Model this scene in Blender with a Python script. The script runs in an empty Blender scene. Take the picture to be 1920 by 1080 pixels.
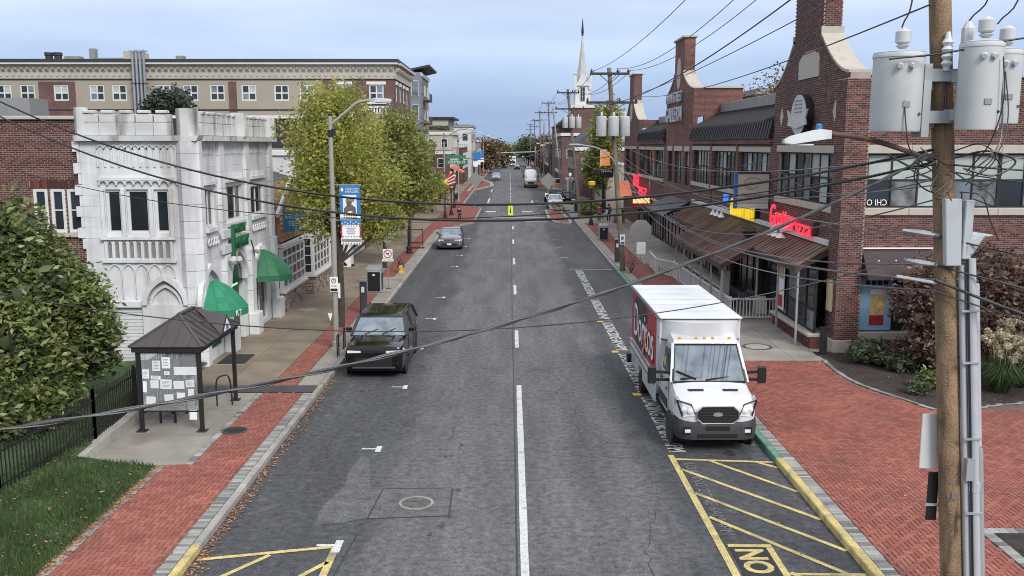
import bpy, bmesh, math, random
import numpy as np
from mathutils import Vector, Matrix
random.seed(7); rng = np.random.default_rng(7)
SC = bpy.context.scene
C = SC.collection
R = math.radians
PI = math.pi

# ------------------------------------------------------------------ camera
cam_d = bpy.data.cameras.new('camera'); cam = bpy.data.objects.new('camera', cam_d); C.objects.link(cam)
cam.location = (0, 0, 7.7)
cam.rotation_euler = (PI/2 - math.atan(270/1740), 0, -4/1740)
cam_d.sensor_width = 36; cam_d.lens = 1740/1920*36; cam_d.clip_end = 4000; cam_d.clip_start = .1
SC.camera = cam

# ------------------------------------------------------------------ sky, sun, exposure
SUN_EL, SUN_AZ = 38, 150            # degrees; azimuth measured from +Y clockwise
wd = bpy.data.worlds.new('World'); SC.world = wd; wd.use_nodes = True
nt = wd.node_tree; N = nt.nodes; Lk = nt.links
N.clear()
out = N.new('ShaderNodeOutputWorld'); bg = N.new('ShaderNodeBackground')
sky = N.new('ShaderNodeTexSky'); sky.sky_type = 'NISHITA'; sky.sun_disc = False
sky.sun_elevation = R(SUN_EL); sky.sun_rotation = R(SUN_AZ); sky.air_density = 1.0; sky.dust_density = 1.5
tc = N.new('ShaderNodeTexCoord'); mp = N.new('ShaderNodeMapping'); mp.inputs['Scale'].default_value = (1, 1, 6.5)
cn = N.new('ShaderNodeTexNoise'); cn.inputs['Scale'].default_value = 2.6; cn.inputs['Detail'].default_value = 5; cn.inputs['Roughness'].default_value = .5
rp = N.new('ShaderNodeValToRGB')
rp.color_ramp.elements[0].position = .36; rp.color_ramp.elements[0].color = (4.2, 4.75, 5.75, 1)
rp.color_ramp.elements[1].position = .64; rp.color_ramp.elements[1].color = (5.75, 6.1, 6.75, 1)
sx = N.new('ShaderNodeSeparateXYZ'); hr = N.new('ShaderNodeValToRGB')
hr.color_ramp.elements[0].position = 0.0; hr.color_ramp.elements[0].color = (.38, .50, .70, 1); _e = hr.color_ramp.elements.new(.09); _e.color = (.66, .76, .93, 1)
hr.color_ramp.elements[-1].position = .9; hr.color_ramp.elements[-1].color = (1.42, 1.36, 1.28, 1); _e = hr.color_ramp.elements.new(.24); _e.color = (1.06, 1.03, 1.0, 1)
mul = N.new('ShaderNodeMix'); mul.data_type = 'RGBA'; mul.blend_type = 'MULTIPLY'; mul.inputs[0].default_value = 1
mx = N.new('ShaderNodeMix'); mx.data_type = 'RGBA'; mx.inputs[0].default_value = .9
Lk.new(tc.outputs['Generated'], mp.inputs['Vector']); Lk.new(mp.outputs[0], cn.inputs['Vector'])
Lk.new(cn.outputs['Fac'], rp.inputs[0])
Lk.new(tc.outputs['Generated'], sx.inputs[0]); Lk.new(sx.outputs['Z'], hr.inputs[0])
Lk.new(rp.outputs[0], mul.inputs[6]); Lk.new(hr.outputs[0], mul.inputs[7])
Lk.new(sky.outputs[0], mx.inputs[6]); Lk.new(mul.outputs[2], mx.inputs[7])
Lk.new(mx.outputs[2], bg.inputs['Color']); bg.inputs['Strength'].default_value = .082
Lk.new(bg.outputs[0], out.inputs[0])

sd = bpy.data.lights.new('sun', 'SUN'); sd.energy = 1.5; sd.angle = R(22); sd.color = (1, .96, .9)
so = bpy.data.objects.new('sun', sd); C.objects.link(so)
_d = Vector((math.sin(R(SUN_AZ))*math.cos(R(SUN_EL)), math.cos(R(SUN_AZ))*math.cos(R(SUN_EL)), math.sin(R(SUN_EL))))
so.rotation_euler = _d.to_track_quat('Z', 'Y').to_euler()
so.location = (30, -30, 60)
vs = SC.view_settings; vs.view_transform = 'Standard'; vs.look = 'None'; vs.gamma = 1; vs.exposure = 1.05
vs.use_curve_mapping = False
SC.cycles.max_bounces = 6; SC.cycles.transparent_max_bounces = 8
SC.cycles.use_denoising = True; SC.cycles.filter_width = 1.0

# ------------------------------------------------------------------ helpers
def S(r, g, b):
    f = lambda c: (c/12.92 if c <= .04045 else ((c+.055)/1.055)**2.4)
    return (f(r/255), f(g/255), f(b/255))

MATS = {}
def mat(name, col, rough=.8, metal=0, var=.18, scale=1.2, bump=0, bscale=30, island=0, emit=0, spec=.5, coat=0,
        fine=0, stain=None, stain_amt=.5, stain_scale=.6, ramp=None, trans=0, streak=False):
    """procedural principled material: base colour broken by noise, per-piece variation, stains, bump"""
    if name in MATS: return MATS[name]
    m = bpy.data.materials.new(name); m.use_nodes = True; MATS[name] = m
    t = m.node_tree; n = t.nodes; l = t.links; b = n['Principled BSDF']
    b.inputs['Roughness'].default_value = rough; b.inputs['Metallic'].default_value = metal
    b.inputs['Specular IOR Level'].default_value = spec; b.inputs['Coat Weight'].default_value = coat
    c = n.new('ShaderNodeTexCoord'); geo = n.new('ShaderNodeNewGeometry')
    def noise(sc, det=4, vec=None):
        q = n.new('ShaderNodeTexNoise'); q.inputs['Scale'].default_value = sc; q.inputs['Detail'].default_value = det
        l.new(vec or geo.outputs['Position'], q.inputs['Vector']); return q
    def mix(mode, f, a, bb):
        q = n.new('ShaderNodeMix'); q.data_type = 'RGBA'; q.blend_type = mode
        if isinstance(f, (int, float)): q.inputs[0].default_value = f
        else: l.new(f, q.inputs[0])
        for i, x in ((6, a), (7, bb)):
            if isinstance(x, tuple): q.inputs[i].default_value = (*x[:3], 1)
            else: l.new(x, q.inputs[i])
        return q.outputs[2]
    def mr(v, a0, a1, b0, b1):
        q = n.new('ShaderNodeMapRange'); l.new(v, q.inputs[0])
        for i, x in enumerate((a0, a1, b0, b1)): q.inputs[i+1].default_value = x
        return q.outputs[0]
    cur = tuple(col)
    if ramp or island:
        oi = n.new('ShaderNodeObjectInfo'); ad = n.new('ShaderNodeMath'); ad.operation = 'ADD'
        l.new(geo.outputs['Random Per Island'], ad.inputs[0]); l.new(oi.outputs['Random'], ad.inputs[1])
        fr = n.new('ShaderNodeMath'); fr.operation = 'FRACT'; l.new(ad.outputs[0], fr.inputs[0])
        if ramp:
            q = n.new('ShaderNodeValToRGB'); e = q.color_ramp.elements
            while len(e) < len(ramp): e.new(.5)
            for i, k in enumerate(ramp): e[i].position = k[0]; e[i].color = (*k[1], 1)
            l.new(fr.outputs[0], q.inputs[0]); cur = q.outputs[0]
        else:
            v = mr(fr.outputs[0], 0, 1, 1-island, 1+island)
            q = n.new('ShaderNodeCombineColor')
            for i in range(3): l.new(v, q.inputs[i])
            cur = mix('MULTIPLY', 1, cur, q.outputs[0])
    if var:
        f = mr(noise(scale).outputs['Fac'], .3, .7, 1-var, 1+var)
        q = n.new('ShaderNodeCombineColor')
        for i in range(3): l.new(f, q.inputs[i])
        cur = mix('MULTIPLY', 1, cur, q.outputs[0])
    if fine:
        f = mr(noise(bscale*1.3, 3).outputs['Fac'], .35, .65, 1-fine, 1+fine)
        q = n.new('ShaderNodeCombineColor')
        for i in range(3): l.new(f, q.inputs[i])
        cur = mix('MULTIPLY', 1, cur, q.outputs[0])
    if stain:
        vec = None
        if streak:
            mp_ = n.new('ShaderNodeMapping'); mp_.inputs['Scale'].default_value = (1, 1, .12); l.new(geo.outputs['Position'], mp_.inputs['Vector']); vec = mp_.outputs[0]
        f = mr(noise(stain_scale, 6, vec).outputs['Fac'], .52, .72, 0, stain_amt)
        cur = mix('MIX', f, cur, tuple(stain))
    if isinstance(cur, tuple): b.inputs['Base Color'].default_value = (*cur, 1)
    else: l.new(cur, b.inputs['Base Color'])
    if bump:
        bp = n.new('ShaderNodeBump'); bp.inputs['Strength'].default_value = bump; bp.inputs['Distance'].default_value = .02
        l.new(noise(bscale, 3).outputs['Fac'], bp.inputs['Height']); l.new(bp.outputs[0], b.inputs['Normal'])
    if emit:
        b.inputs['Emission Color'].default_value = (*col, 1); b.inputs['Emission Strength'].default_value = emit
    if trans:
        tl = n.new('ShaderNodeBsdfTranslucent'); ms = n.new('ShaderNodeMixShader'); ms.inputs[0].default_value = trans
        if isinstance(cur, tuple): tl.inputs[0].default_value = (*cur, 1)
        else: l.new(cur, tl.inputs[0])
        l.new(b.outputs[0], ms.inputs[1]); l.new(tl.outputs[0], ms.inputs[2]); l.new(ms.outputs[0], n['Material Output'].inputs[0])
    return m

def brickmat(name, c1, c2, mortar, w=.21, h=.075):
    """far brickwork (too far to tell the pieces apart): brick texture on (x+y, z)"""
    if name in MATS: return MATS[name]
    m = bpy.data.materials.new(name); m.use_nodes = True; MATS[name] = m
    t = m.node_tree; n = t.nodes; l = t.links; b = n['Principled BSDF']; b.inputs['Roughness'].default_value = .9
    geo = n.new('ShaderNodeNewGeometry'); s = n.new('ShaderNodeSeparateXYZ'); a = n.new('ShaderNodeMath'); cb = n.new('ShaderNodeCombineXYZ')
    l.new(geo.outputs['Position'], s.inputs[0]); l.new(s.outputs[0], a.inputs[0]); l.new(s.outputs[1], a.inputs[1])
    l.new(a.outputs[0], cb.inputs[0]); l.new(s.outputs[2], cb.inputs[1])
    q = n.new('ShaderNodeTexBrick'); l.new(cb.outputs[0], q.inputs['Vector'])
    q.inputs['Scale'].default_value = 1; q.inputs['Brick Width'].default_value = w; q.inputs['Row Height'].default_value = h
    q.inputs['Mortar Size'].default_value = .006; q.inputs['Color1'].default_value = (*c1, 1); q.inputs['Color2'].default_value = (*c2, 1); q.inputs['Mortar'].default_value = (*mortar, 1)
    ns = n.new('ShaderNodeTexNoise'); ns.inputs['Scale'].default_value = .7; ns.inputs['Detail'].default_value = 6; l.new(geo.outputs['Position'], ns.inputs['Vector'])
    mr = n.new('ShaderNodeMapRange'); l.new(ns.outputs['Fac'], mr.inputs[0])
    for i, x in enumerate((.3, .7, .75, 1.2)): mr.inputs[i+1].default_value = x
    cc = n.new('ShaderNodeCombineColor')
    for i in range(3): l.new(mr.outputs[0], cc.inputs[i])
    mx = n.new('ShaderNodeMix'); mx.data_type = 'RGBA'; mx.blend_type = 'MULTIPLY'; mx.inputs[0].default_value = 1
    l.new(q.outputs['Color'], mx.inputs[6]); l.new(cc.outputs[0], mx.inputs[7]); l.new(mx.outputs[2], b.inputs['Base Color'])
    bp = n.new('ShaderNodeBump'); bp.inputs['Strength'].default_value = .5; bp.inputs['Distance'].default_value = .01; bp.invert = True
    l.new(q.outputs['Fac'], bp.inputs['Height']); l.new(bp.outputs[0], b.inputs['Normal'])
    return m

ORG = {}
def put(o, parent=None):
    C.objects.link(o)
    if parent is not None:
        o.parent = parent; ORG[o.name] = ORG.get(parent.name, Vector((0, 0, 0)))
    else: ORG[o.name] = Vector((0, 0, 0))
    return o
def tag(o, label=None, cat=None, group=None, kind=None):
    if label: o['label'] = label
    if cat: o['category'] = cat
    if group: o['group'] = group
    if kind: o['kind'] = kind
    return o
def thing(name, label, cat, loc=(0, 0, 0), group=None):
    """an Empty at the thing's base; children meshes are given in world coordinates"""
    o = bpy.data.objects.new(name, None); o.empty_display_size = .2; C.objects.link(o)
    o.location = loc; ORG[o.name] = Vector(loc)
    return tag(o, label, cat, group)
def structure(o): o['kind'] = 'structure'; return o
def dup(root, loc, rotz=0, label=None, group=None, scale=None):
    r = root.copy(); C.objects.link(r); r.location = loc; r.rotation_euler = (0, 0, rotz)
    if label: r['label'] = label
    if group: r['group'] = group
    if scale: r.scale = (scale,)*3
    for ch in root.children:
        c = ch.copy(); C.objects.link(c); c.parent = r
        for g in ch.children:
            d = g.copy(); C.objects.link(d); d.parent = c
    return r

HEXF = [(0, 1, 2, 3), (4, 5, 6, 7), (0, 1, 5, 4), (1, 2, 6, 5), (2, 3, 7, 6), (3, 0, 4, 7)]   # faces of any eight-cornered block
class Pl:
    """a wall plane: axis 'x' (u runs along Y) or 'y' (u runs along X); sgn = outward normal direction"""
    def __init__(s, axis, pos, sgn): s.a, s.p, s.s = axis, pos, sgn
    def pt(s, u, z, o=0):
        k = s.p + s.s*o
        return (k, u, z) if s.a == 'x' else (u, k, z)

class MB:
    def __init__(s): s.v = []; s.f = []
    def add(s, vs, fs):
        o = len(s.v); s.v += [tuple(p) for p in vs]; s.f += [tuple(i+o for i in f) for f in fs]; return s
    def box(s, x0, x1, y0, y1, z0, z1):
        x0, x1 = min(x0, x1), max(x0, x1); y0, y1 = min(y0, y1), max(y0, y1); z0, z1 = min(z0, z1), max(z0, z1)
        return s.add([(x0, y0, z0), (x1, y0, z0), (x1, y1, z0), (x0, y1, z0), (x0, y0, z1), (x1, y0, z1), (x1, y1, z1), (x0, y1, z1)],
              [(0, 3, 2, 1), (4, 5, 6, 7), (0, 1, 5, 4), (1, 2, 6, 5), (2, 3, 7, 6), (3, 0, 4, 7)])
    def pbox(s, pl, u0, u1, z0, z1, o0, o1):
        a = pl.pt(u0, z0, o0); b = pl.pt(u1, z1, o1); return s.box(a[0], b[0], a[1], b[1], a[2], b[2])
    def quad(s, a, b, c, d): return s.add([a, b, c, d], [(0, 1, 2, 3)])
    def tube(s, pts, r, n=8, cap=True):
        pts = [Vector(p) for p in pts]; m = len(pts)
        rs = r if isinstance(r, (list, tuple)) else [r]*m
        vs = []; fs = []; up = None
        for i, p in enumerate(pts):
            t = (pts[min(i+1, m-1)] - pts[max(i-1, 0)]).normalized()
            if up is None: up = t.orthogonal().normalized()
            up = (up - t*up.dot(t)); up = up.normalized() if up.length > 1e-6 else t.orthogonal().normalized()
            w = t.cross(up)
            for k in range(n):
                a = 2*PI*k/n; vs.append(p + (up*math.cos(a) + w*math.sin(a))*rs[i])
        for i in range(m-1):
            for k in range(n): fs.append((i*n+k, i*n+(k+1) % n, (i+1)*n+(k+1) % n, (i+1)*n+k))
        if cap: fs += [tuple(range(n-1, -1, -1)), tuple(range((m-1)*n, m*n))]
        return s.add(vs, fs)
    def beam(s, p, q, w, h=None):
        p = Vector(p); q = Vector(q); t = (q-p).normalized(); h = h or w
        up = Vector((0, 0, 1)) if abs(t.z) < .95 else Vector((0, 1, 0))
        a = t.cross(up).normalized()*w/2; b = a.cross(t).normalized()*h/2
        vs = [p-a-b, p+a-b, p+a+b, p-a+b, q-a-b, q+a-b, q+a+b, q-a+b]
        return s.add(vs, [(0, 3, 2, 1), (4, 5, 6, 7), (0, 1, 5, 4), (1, 2, 6, 5), (2, 3, 7, 6), (3, 0, 4, 7)])
    def lathe(s, prof, c=(0, 0, 0), n=16, axis='z'):
        vs = []; fs = []
        for (r, z) in prof:
            for k in range(n):
                a = 2*PI*k/n; x, y = r*math.cos(a), r*math.sin(a)
                v = (x, y, z) if axis == 'z' else ((z, x, y) if axis == 'x' else (x, z, y))
                vs.append((v[0]+c[0], v[1]+c[1], v[2]+c[2]))
        m = len(prof)
        for i in range(m-1):
            for k in range(n): fs.append((i*n+k, i*n+(k+1) % n, (i+1)*n+(k+1) % n, (i+1)*n+k))
        fs += [tuple(range(n-1, -1, -1)), tuple(range((m-1)*n, m*n))]
        return s.add(vs, fs)
    def prism(s, poly, pl, o0, o1):
        n = len(poly); vs = [pl.pt(u, z, o0) for u, z in poly] + [pl.pt(u, z, o1) for u, z in poly]
        fs = [tuple(range(n)), tuple(range(2*n-1, n-1, -1))] + [(i, (i+1) % n, n+(i+1) % n, n+i) for i in range(n)]
        return s.add(vs, fs)
    def slab(s, poly, z0, z1):
        n = len(poly); vs = [(x, y, z0) for x, y in poly] + [(x, y, z1) for x, y in poly]
        fs = [tuple(range(n-1, -1, -1)), tuple(range(n, 2*n))] + [(i, (i+1) % n, n+(i+1) % n, n+i) for i in range(n)]
        return s.add(vs, fs)
    def ring(s, rings, close=True, cap=True):
        n = len(rings[0]); vs = [p for r in rings for p in r]; fs = []
        for i in range(len(rings)-1):
            for k in range(n if close else n-1): fs.append((i*n+k, i*n+(k+1) % n, (i+1)*n+(k+1) % n, (i+1)*n+k))
        if cap: fs += [tuple(range(n-1, -1, -1)), tuple(range((len(rings)-1)*n, len(rings)*n))]
        return s.add(vs, fs)
    def build(s, name, m, parent=None, smooth=None, bevel=0, kind=None, label=None, raw=False):
        me = bpy.data.meshes.new(name)
        og = ORG.get(parent.name, None) if parent is not None else None
        vs = s.v
        if og is not None and og.length > 0: vs = [(x-og.x, y-og.y, z-og.z) for x, y, z in vs]
        me.from_pydata(vs, [], s.f)
        bm = bmesh.new(); bm.from_mesh(me)
        if not raw: bmesh.ops.recalc_face_normals(bm, faces=bm.faces)
        if bevel: bmesh.ops.bevel(bm, geom=list(bm.edges), offset=bevel, segments=1, affect='EDGES', clamp_overlap=True)
        bm.to_mesh(me); bm.free()
        me.materials.append(m)
        if smooth is not None:
            me.shade_smooth(); me.set_sharp_from_angle(angle=R(smooth))
        o = bpy.data.objects.new(name, me); put(o, parent)
        if kind: o['kind'] = kind
        if label: o['label'] = label
        return o

def part(name, m, parent, fn, **k):
    b = MB(); fn(b); return b.build(name, m, parent, **k)
def place(name, me, loc, parent, rotz=0):
    """one piece sharing mesh data; loc in world coordinates"""
    o = bpy.data.objects.new(name, me); C.objects.link(o); o.parent = parent
    og = ORG.get(parent.name, Vector((0, 0, 0))); ORG[o.name] = og
    o.location = Vector(loc) - og; o.rotation_euler = (0, 0, rotz); return o
def meshof(name, fn, m, bevel=0, smooth=None):
    b = MB(); fn(b); me = bpy.data.meshes.new(name); me.from_pydata(b.v, [], b.f)
    bm = bmesh.new(); bm.from_mesh(me); bmesh.ops.recalc_face_normals(bm, faces=bm.faces)
    if bevel: bmesh.ops.bevel(bm, geom=list(bm.edges), offset=bevel, segments=1, affect='EDGES')
    bm.to_mesh(me); bm.free(); me.materials.append(m)
    if smooth is not None: me.shade_smooth(); me.set_sharp_from_angle(angle=R(smooth))
    return me

def text(body, m, parent, c, right, up, w, h, ext=.01, name='lettering', spacing=1.0, label=None, shear=0, bold=0):
    cu = bpy.data.curves.new('t', 'FONT'); cu.body = body; cu.extrude = .5; cu.align_x = 'LEFT'; cu.space_character = spacing; cu.shear = shear
    cu.resolution_u = 3; cu.offset = bold
    ob = bpy.data.objects.new('t', cu); me = bpy.data.meshes.new_from_object(ob)
    bpy.data.objects.remove(ob); bpy.data.curves.remove(cu)
    a = np.array([v.co[:] for v in me.vertices]); lo = a.min(0); hi = a.max(0)
    right = Vector(right).normalized(); up = Vector(up).normalized(); nrm = right.cross(up)
    sx_ = w/(hi[0]-lo[0]); sy_ = h/(hi[1]-lo[1]); c = Vector(c)
    og = ORG.get(parent.name, Vector((0, 0, 0))) if parent is not None else Vector((0, 0, 0))
    for v, p in zip(me.vertices, a):
        v.co = c + right*((p[0]-(lo[0]+hi[0])/2)*sx_) + up*((p[1]-(lo[1]+hi[1])/2)*sy_) + nrm*(p[2]*2*ext) - og
    me.name = name; me.materials.clear(); me.materials.append(m); me.update()
    o = bpy.data.objects.new(name, me); put(o, parent)
    if label: o['label'] = label
    return o

def smoothpts(pts, k=6):
    """Catmull-Rom through points"""
    P = [Vector(p) for p in pts]; P = [P[0]*2-P[1]] + P + [P[-1]*2-P[-2]]; r = []
    for i in range(1, len(P)-2):
        for j in range(k):
            t = j/k; a, b, c, d = P[i-1:i+3]
            r.append(.5*((2*b) + (c-a)*t + (2*a-5*b+4*c-d)*t*t + (3*b-a-3*c+d)*t*t*t))
    return r + [P[-2]]

# ------------------------------------------------------------------ materials
M = {}
def asphalt(name):
    """worn carriageway: pale aggregate-rich running lanes, darker smoother kerb lanes, mottles, pits and pale scuffs"""
    m = bpy.data.materials.new(name); m.use_nodes = True; t = m.node_tree; n = t.nodes; l = t.links; b = n['Principled BSDF']
    b.inputs['Roughness'].default_value = .82; b.inputs['Specular IOR Level'].default_value = .35
    g = n.new('ShaderNodeNewGeometry'); P = g.outputs['Position']
    def nz(sc, det=4, rough=.55, vec=None):
        q = n.new('ShaderNodeTexNoise'); q.inputs['Scale'].default_value = sc; q.inputs['Detail'].default_value = det; q.inputs['Roughness'].default_value = rough; l.new(vec or P, q.inputs['Vector']); return q.outputs['Fac']
    def mr(v, a0, a1, b0, b1, sm=False):
        q = n.new('ShaderNodeMapRange'); l.new(v, q.inputs[0]); q.interpolation_type = 'SMOOTHSTEP' if sm else 'LINEAR'
        for i, x in enumerate((a0, a1, b0, b1)): q.inputs[i+1].default_value = x
        return q.outputs[0]
    def mth(op, a, c):
        q = n.new('ShaderNodeMath'); q.operation = op
        for i, x in enumerate((a, c)):
            if isinstance(x, (int, float)): q.inputs[i].default_value = x
            else: l.new(x, q.inputs[i])
        return q.outputs[0]
    def mix(f, a, c):
        q = n.new('ShaderNodeMix'); q.data_type = 'RGBA'; l.new(f, q.inputs[0])
        for i, x in ((6, a), (7, c)):
            if isinstance(x, tuple): q.inputs[i].default_value = (*x, 1)
            else: l.new(x, q.inputs[i])
        return q.outputs[2]
    sp = n.new('ShaderNodeSeparateXYZ'); l.new(P, sp.inputs[0])
    st = n.new('ShaderNodeMapping'); st.inputs['Scale'].default_value = (1, .12, 1); l.new(P, st.inputs['Vector'])
    ax = mth('ADD', mth('ABSOLUTE', mth('SUBTRACT', sp.outputs[0], .2), 0), mth('MULTIPLY', mth('SUBTRACT', nz(.55, 5), .5), 1.6))
    lane = mr(ax, 2.7, 3.5, 0, 1, True)
    trk = mr(nz(1.3, 3, .5, st.outputs[0]), .35, .65, .82, 1.16)              # long tyre-polished streaks
    base = mix(lane, (.114, .114, .118), (.064, .066, .072))
    base = mix(mr(nz(1.4, 6, .65), .56, .75, 0, .5), base, (.165, .165, .168))    # pale worn patches
    base = mix(mr(nz(.5, 6, .6), .55, .7, 0, .55), base, (.062, .064, .07))       # dark repairs
    agg = mr(nz(6, 4, .75), .34, .66, .6, 1.4); fin = mr(nz(30, 2, .6), .35, .65, .68, 1.32)
    k = mth('MULTIPLY', mth('MULTIPLY', agg, fin), trk)
    pit = mr(nz(5, 5, .8), .61, .66, 1, .42); k = mth('MULTIPLY', k, pit)
    cc = n.new('ShaderNodeCombineColor')
    for i in range(3): l.new(k, cc.inputs[i])
    q = n.new('ShaderNodeMix'); q.data_type = 'RGBA'; q.blend_type = 'MULTIPLY'; q.inputs[0].default_value = 1; l.new(base, q.inputs[6]); l.new(cc.outputs[0], q.inputs[7]); l.new(q.outputs[2], b.inputs['Base Color'])
    bp = n.new('ShaderNodeBump'); bp.inputs['Strength'].default_value = .4; bp.inputs['Distance'].default_value = .02; l.new(nz(24, 4, .7), bp.inputs['Height']); l.new(bp.outputs[0], b.inputs['Normal'])
    return m
M['asphalt'] = asphalt('asphalt')
M['asphalt_dark'] = mat('asphalt_dark', (.06, .062, .068), .9, var=.25, scale=1.2, bump=.3, bscale=60, fine=.35, spec=.3)
M['asphalt_patch'] = mat('asphalt_patch', (.108, .108, .11), .9, var=.25, scale=3, bump=.3, bscale=14, fine=.3, spec=.3)
M['white_paint'] = mat('white_paint', (.56, .56, .54), .7, var=.2, scale=3, fine=.2, stain=(.17, .17, .17), stain_amt=.95, stain_scale=3)
M['yellow_paint'] = mat('yellow_paint', (.52, .42, .17), .7, var=.2, scale=3, fine=.25, stain=(.2, .18, .12), stain_amt=.9, stain_scale=2.5)
M['orange_paint'] = mat('orange_paint', (.68, .4, .1), .7, var=.2, scale=3, fine=.18)
M['green_paint'] = mat('green_paint', (.1, .25, .17), .7, var=.25, scale=3, fine=.2, stain=(.22, .25, .22), stain_amt=.8, stain_scale=3)
M['black_paint'] = mat('black_paint', (.015, .015, .016), .5, var=.1)
M['concrete'] = mat('concrete', (.25, .23, .2), .9, var=.16, scale=1.0, bump=.2, bscale=40, fine=.12, island=.1, stain=(.15, .125, .1), stain_amt=.65, stain_scale=.9)
M['concrete_tan'] = mat('concrete_tan', (.205, .165, .12), .9, var=.2, scale=.8, bump=.2, bscale=40, fine=.12, island=.12, stain=(.12, .092, .065), stain_amt=.6, stain_scale=.6)
M['kerb'] = mat('kerb', (.29, .275, .25), .9, var=.2, scale=1.5, bump=.3, bscale=30, fine=.2, island=.1, stain=(.14, .13, .12), stain_amt=.8, stain_scale=2)
M['paver'] = mat('paver', S(176, 82, 66), .85, var=.16, scale=.8, bump=.2, bscale=60, fine=.12, ramp=[(0, S(126, 72, 62)), (.5, S(138, 81, 70)), (1, S(150, 94, 82))], stain=S(104, 74, 66), stain_amt=.4, stain_scale=.5)
M['paver_grey'] = mat('paver_grey', (.26, .25, .24), .9, var=.15, scale=2, fine=.2, ramp=[(0, (.12, .12, .125)), (.5, (.24, .235, .225)), (1, (.34, .33, .31))])
M['paver_bed'] = mat('paver_bed', (.14, .085, .07), .95, var=.2)
M['brick'] = mat('brick', S(120, 66, 58), .88, var=.12, scale=.7, bump=.2, bscale=50, fine=.12, ramp=[(0, S(54, 33, 34)), (.35, S(80, 46, 44)), (.75, S(98, 58, 52)), (1, S(118, 76, 66))], stain=S(40, 30, 30), stain_amt=.45, stain_scale=.35, streak=True)
M['brick_old'] = mat('brick_old', S(110, 52, 44), .9, var=.15, scale=.7, bump=.2, bscale=50, fine=.12, ramp=[(0, S(58, 32, 32)), (.5, S(84, 44, 40)), (1, S(108, 62, 54))], stain=S(30, 24, 24), stain_amt=.75, stain_scale=.5, streak=True)
M['mortar'] = mat('mortar', (.33, .28, .25), .95, var=.15, scale=2)
M['brick_far'] = brickmat('brick_far', S(74, 44, 43), S(98, 60, 55), (.24, .2, .18))
M['brick_far2'] = brickmat('brick_far2', S(88, 48, 43), S(112, 66, 57), (.25, .21, .19))
M['brick_dull'] = brickmat('brick_dull', S(86, 58, 56), S(100, 69, 65), (.2, .17, .16))
M['brick_tan'] = brickmat('brick_tan', S(120, 96, 86), S(134, 108, 96), (.3, .28, .26))
M['stone_white'] = mat('stone_white', (.58, .59, .605), .85, var=.1, scale=1.6, bump=.25, bscale=18, stain=(.22, .2, .17), stain_amt=.6, stain_scale=1.3, streak=True)
M['stone_worn'] = mat('stone_worn', (.5, .5, .495), .9, var=.15, scale=1.5, bump=.35, bscale=20, stain=(.09, .075, .06), stain_amt=1, stain_scale=2.2, streak=True)
M['limestone'] = mat('limestone', (.43, .395, .34), .9, var=.1, scale=2, bump=.15, bscale=30, stain=(.25, .22, .18), stain_amt=.5, stain_scale=2)
M['stucco'] = mat('stucco', S(150, 142, 129), .95, var=.06, scale=.4, stain=S(132, 124, 112), stain_amt=.4, stain_scale=.4)
M['stucco_lt'] = mat('stucco_lt', S(168, 162, 152), .95, var=.06, scale=.4)
M['white_trim'] = mat('white_trim', (.58, .58, .575), .6, var=.06, scale=2, stain=(.4, .39, .37), stain_amt=.4, stain_scale=2)
M['white_panel'] = mat('white_panel', (.5, .5, .495), .8, var=.08, scale=1)
M['dark_trim'] = mat('dark_trim', (.03, .028, .03), .6, var=.15)
M['glass'] = mat('glass', (.018, .022, .026), .06, var=.35, scale=.8, spec=.6)
M['glass_sky'] = mat('glass_sky', (.2, .23, .25), .06, var=.4, scale=1.3, spec=1, metal=.45)
M['blind'] = mat('blind', (.35, .41, .39), .35, var=.12, scale=1.5)
M['black_metal'] = mat('black_metal', (.018, .018, .02), .5, var=.2, scale=4, metal=.2)
M['grey_metal'] = mat('grey_metal', (.36, .38, .40), .5, var=.1, scale=2, metal=.3, stain=(.2, .19, .18), stain_amt=.4, stain_scale=3)
M['pole_metal'] = mat('pole_metal', (.30, .29, .26), .6, var=.12, scale=2, metal=.15, stain=(.16, .15, .13), stain_amt=.5, stain_scale=2)
M['sign_back'] = mat('sign_back', (.25, .25, .245), .55, var=.08, scale=2, metal=.3)
M['wood_pole'] = mat('wood_pole', (.22, .145, .085), .9, var=.35, scale=2.5, bump=.8, bscale=35, fine=.25, stain=(.05, .035, .028), stain_amt=.95, stain_scale=7, streak=True)
M['wood_pole_grey'] = mat('wood_pole_grey', (.17, .14, .11), .9, var=.3, scale=2.5, bump=.4, bscale=30, stain=(.05, .045, .04), stain_amt=.8, stain_scale=3, streak=True)
M['wire'] = mat('wire', (.02, .02, .022), .45, var=.1)
M['wire_grey'] = mat('wire_grey', (.045, .047, .05), .35, var=.15)
M['transformer'] = mat('transformer', (.47, .495, .5), .6, var=.06, scale=2, stain=(.24, .24, .23), stain_amt=.35, stain_scale=2, streak=True)
M['porcelain'] = mat('porcelain', (.5, .51, .52), .25, var=.1)
M['conduit'] = mat('conduit', (.4, .435, .46), .4, var=.08, scale=2, stain=(.3, .3, .3), stain_amt=.4, stain_scale=2)
M['soil'] = mat('soil', (.035, .025, .022), 1, var=.4, scale=3, bump=.8, bscale=25, fine=.4)
M['lawn'] = mat('lawn', (.045, .085, .028), 1, var=.35, scale=1.2, bump=.6, bscale=30, fine=.3)
M['grass'] = mat('grass', (.06, .12, .03), .7, var=.3, scale=1.1, ramp=[(0, (.03, .06, .02)), (.6, (.06, .11, .033)), (1, (.115, .15, .055))], trans=.25)
M['leaf_bush'] = mat('leaf_bush', (.06, .09, .03), .38, var=.25, scale=.7, ramp=[(0, (.05, .08, .026)), (.4, (.12, .165, .048)), (.8, (.23, .265, .085)), (1, (.36, .35, .15))], trans=.35)
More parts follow.
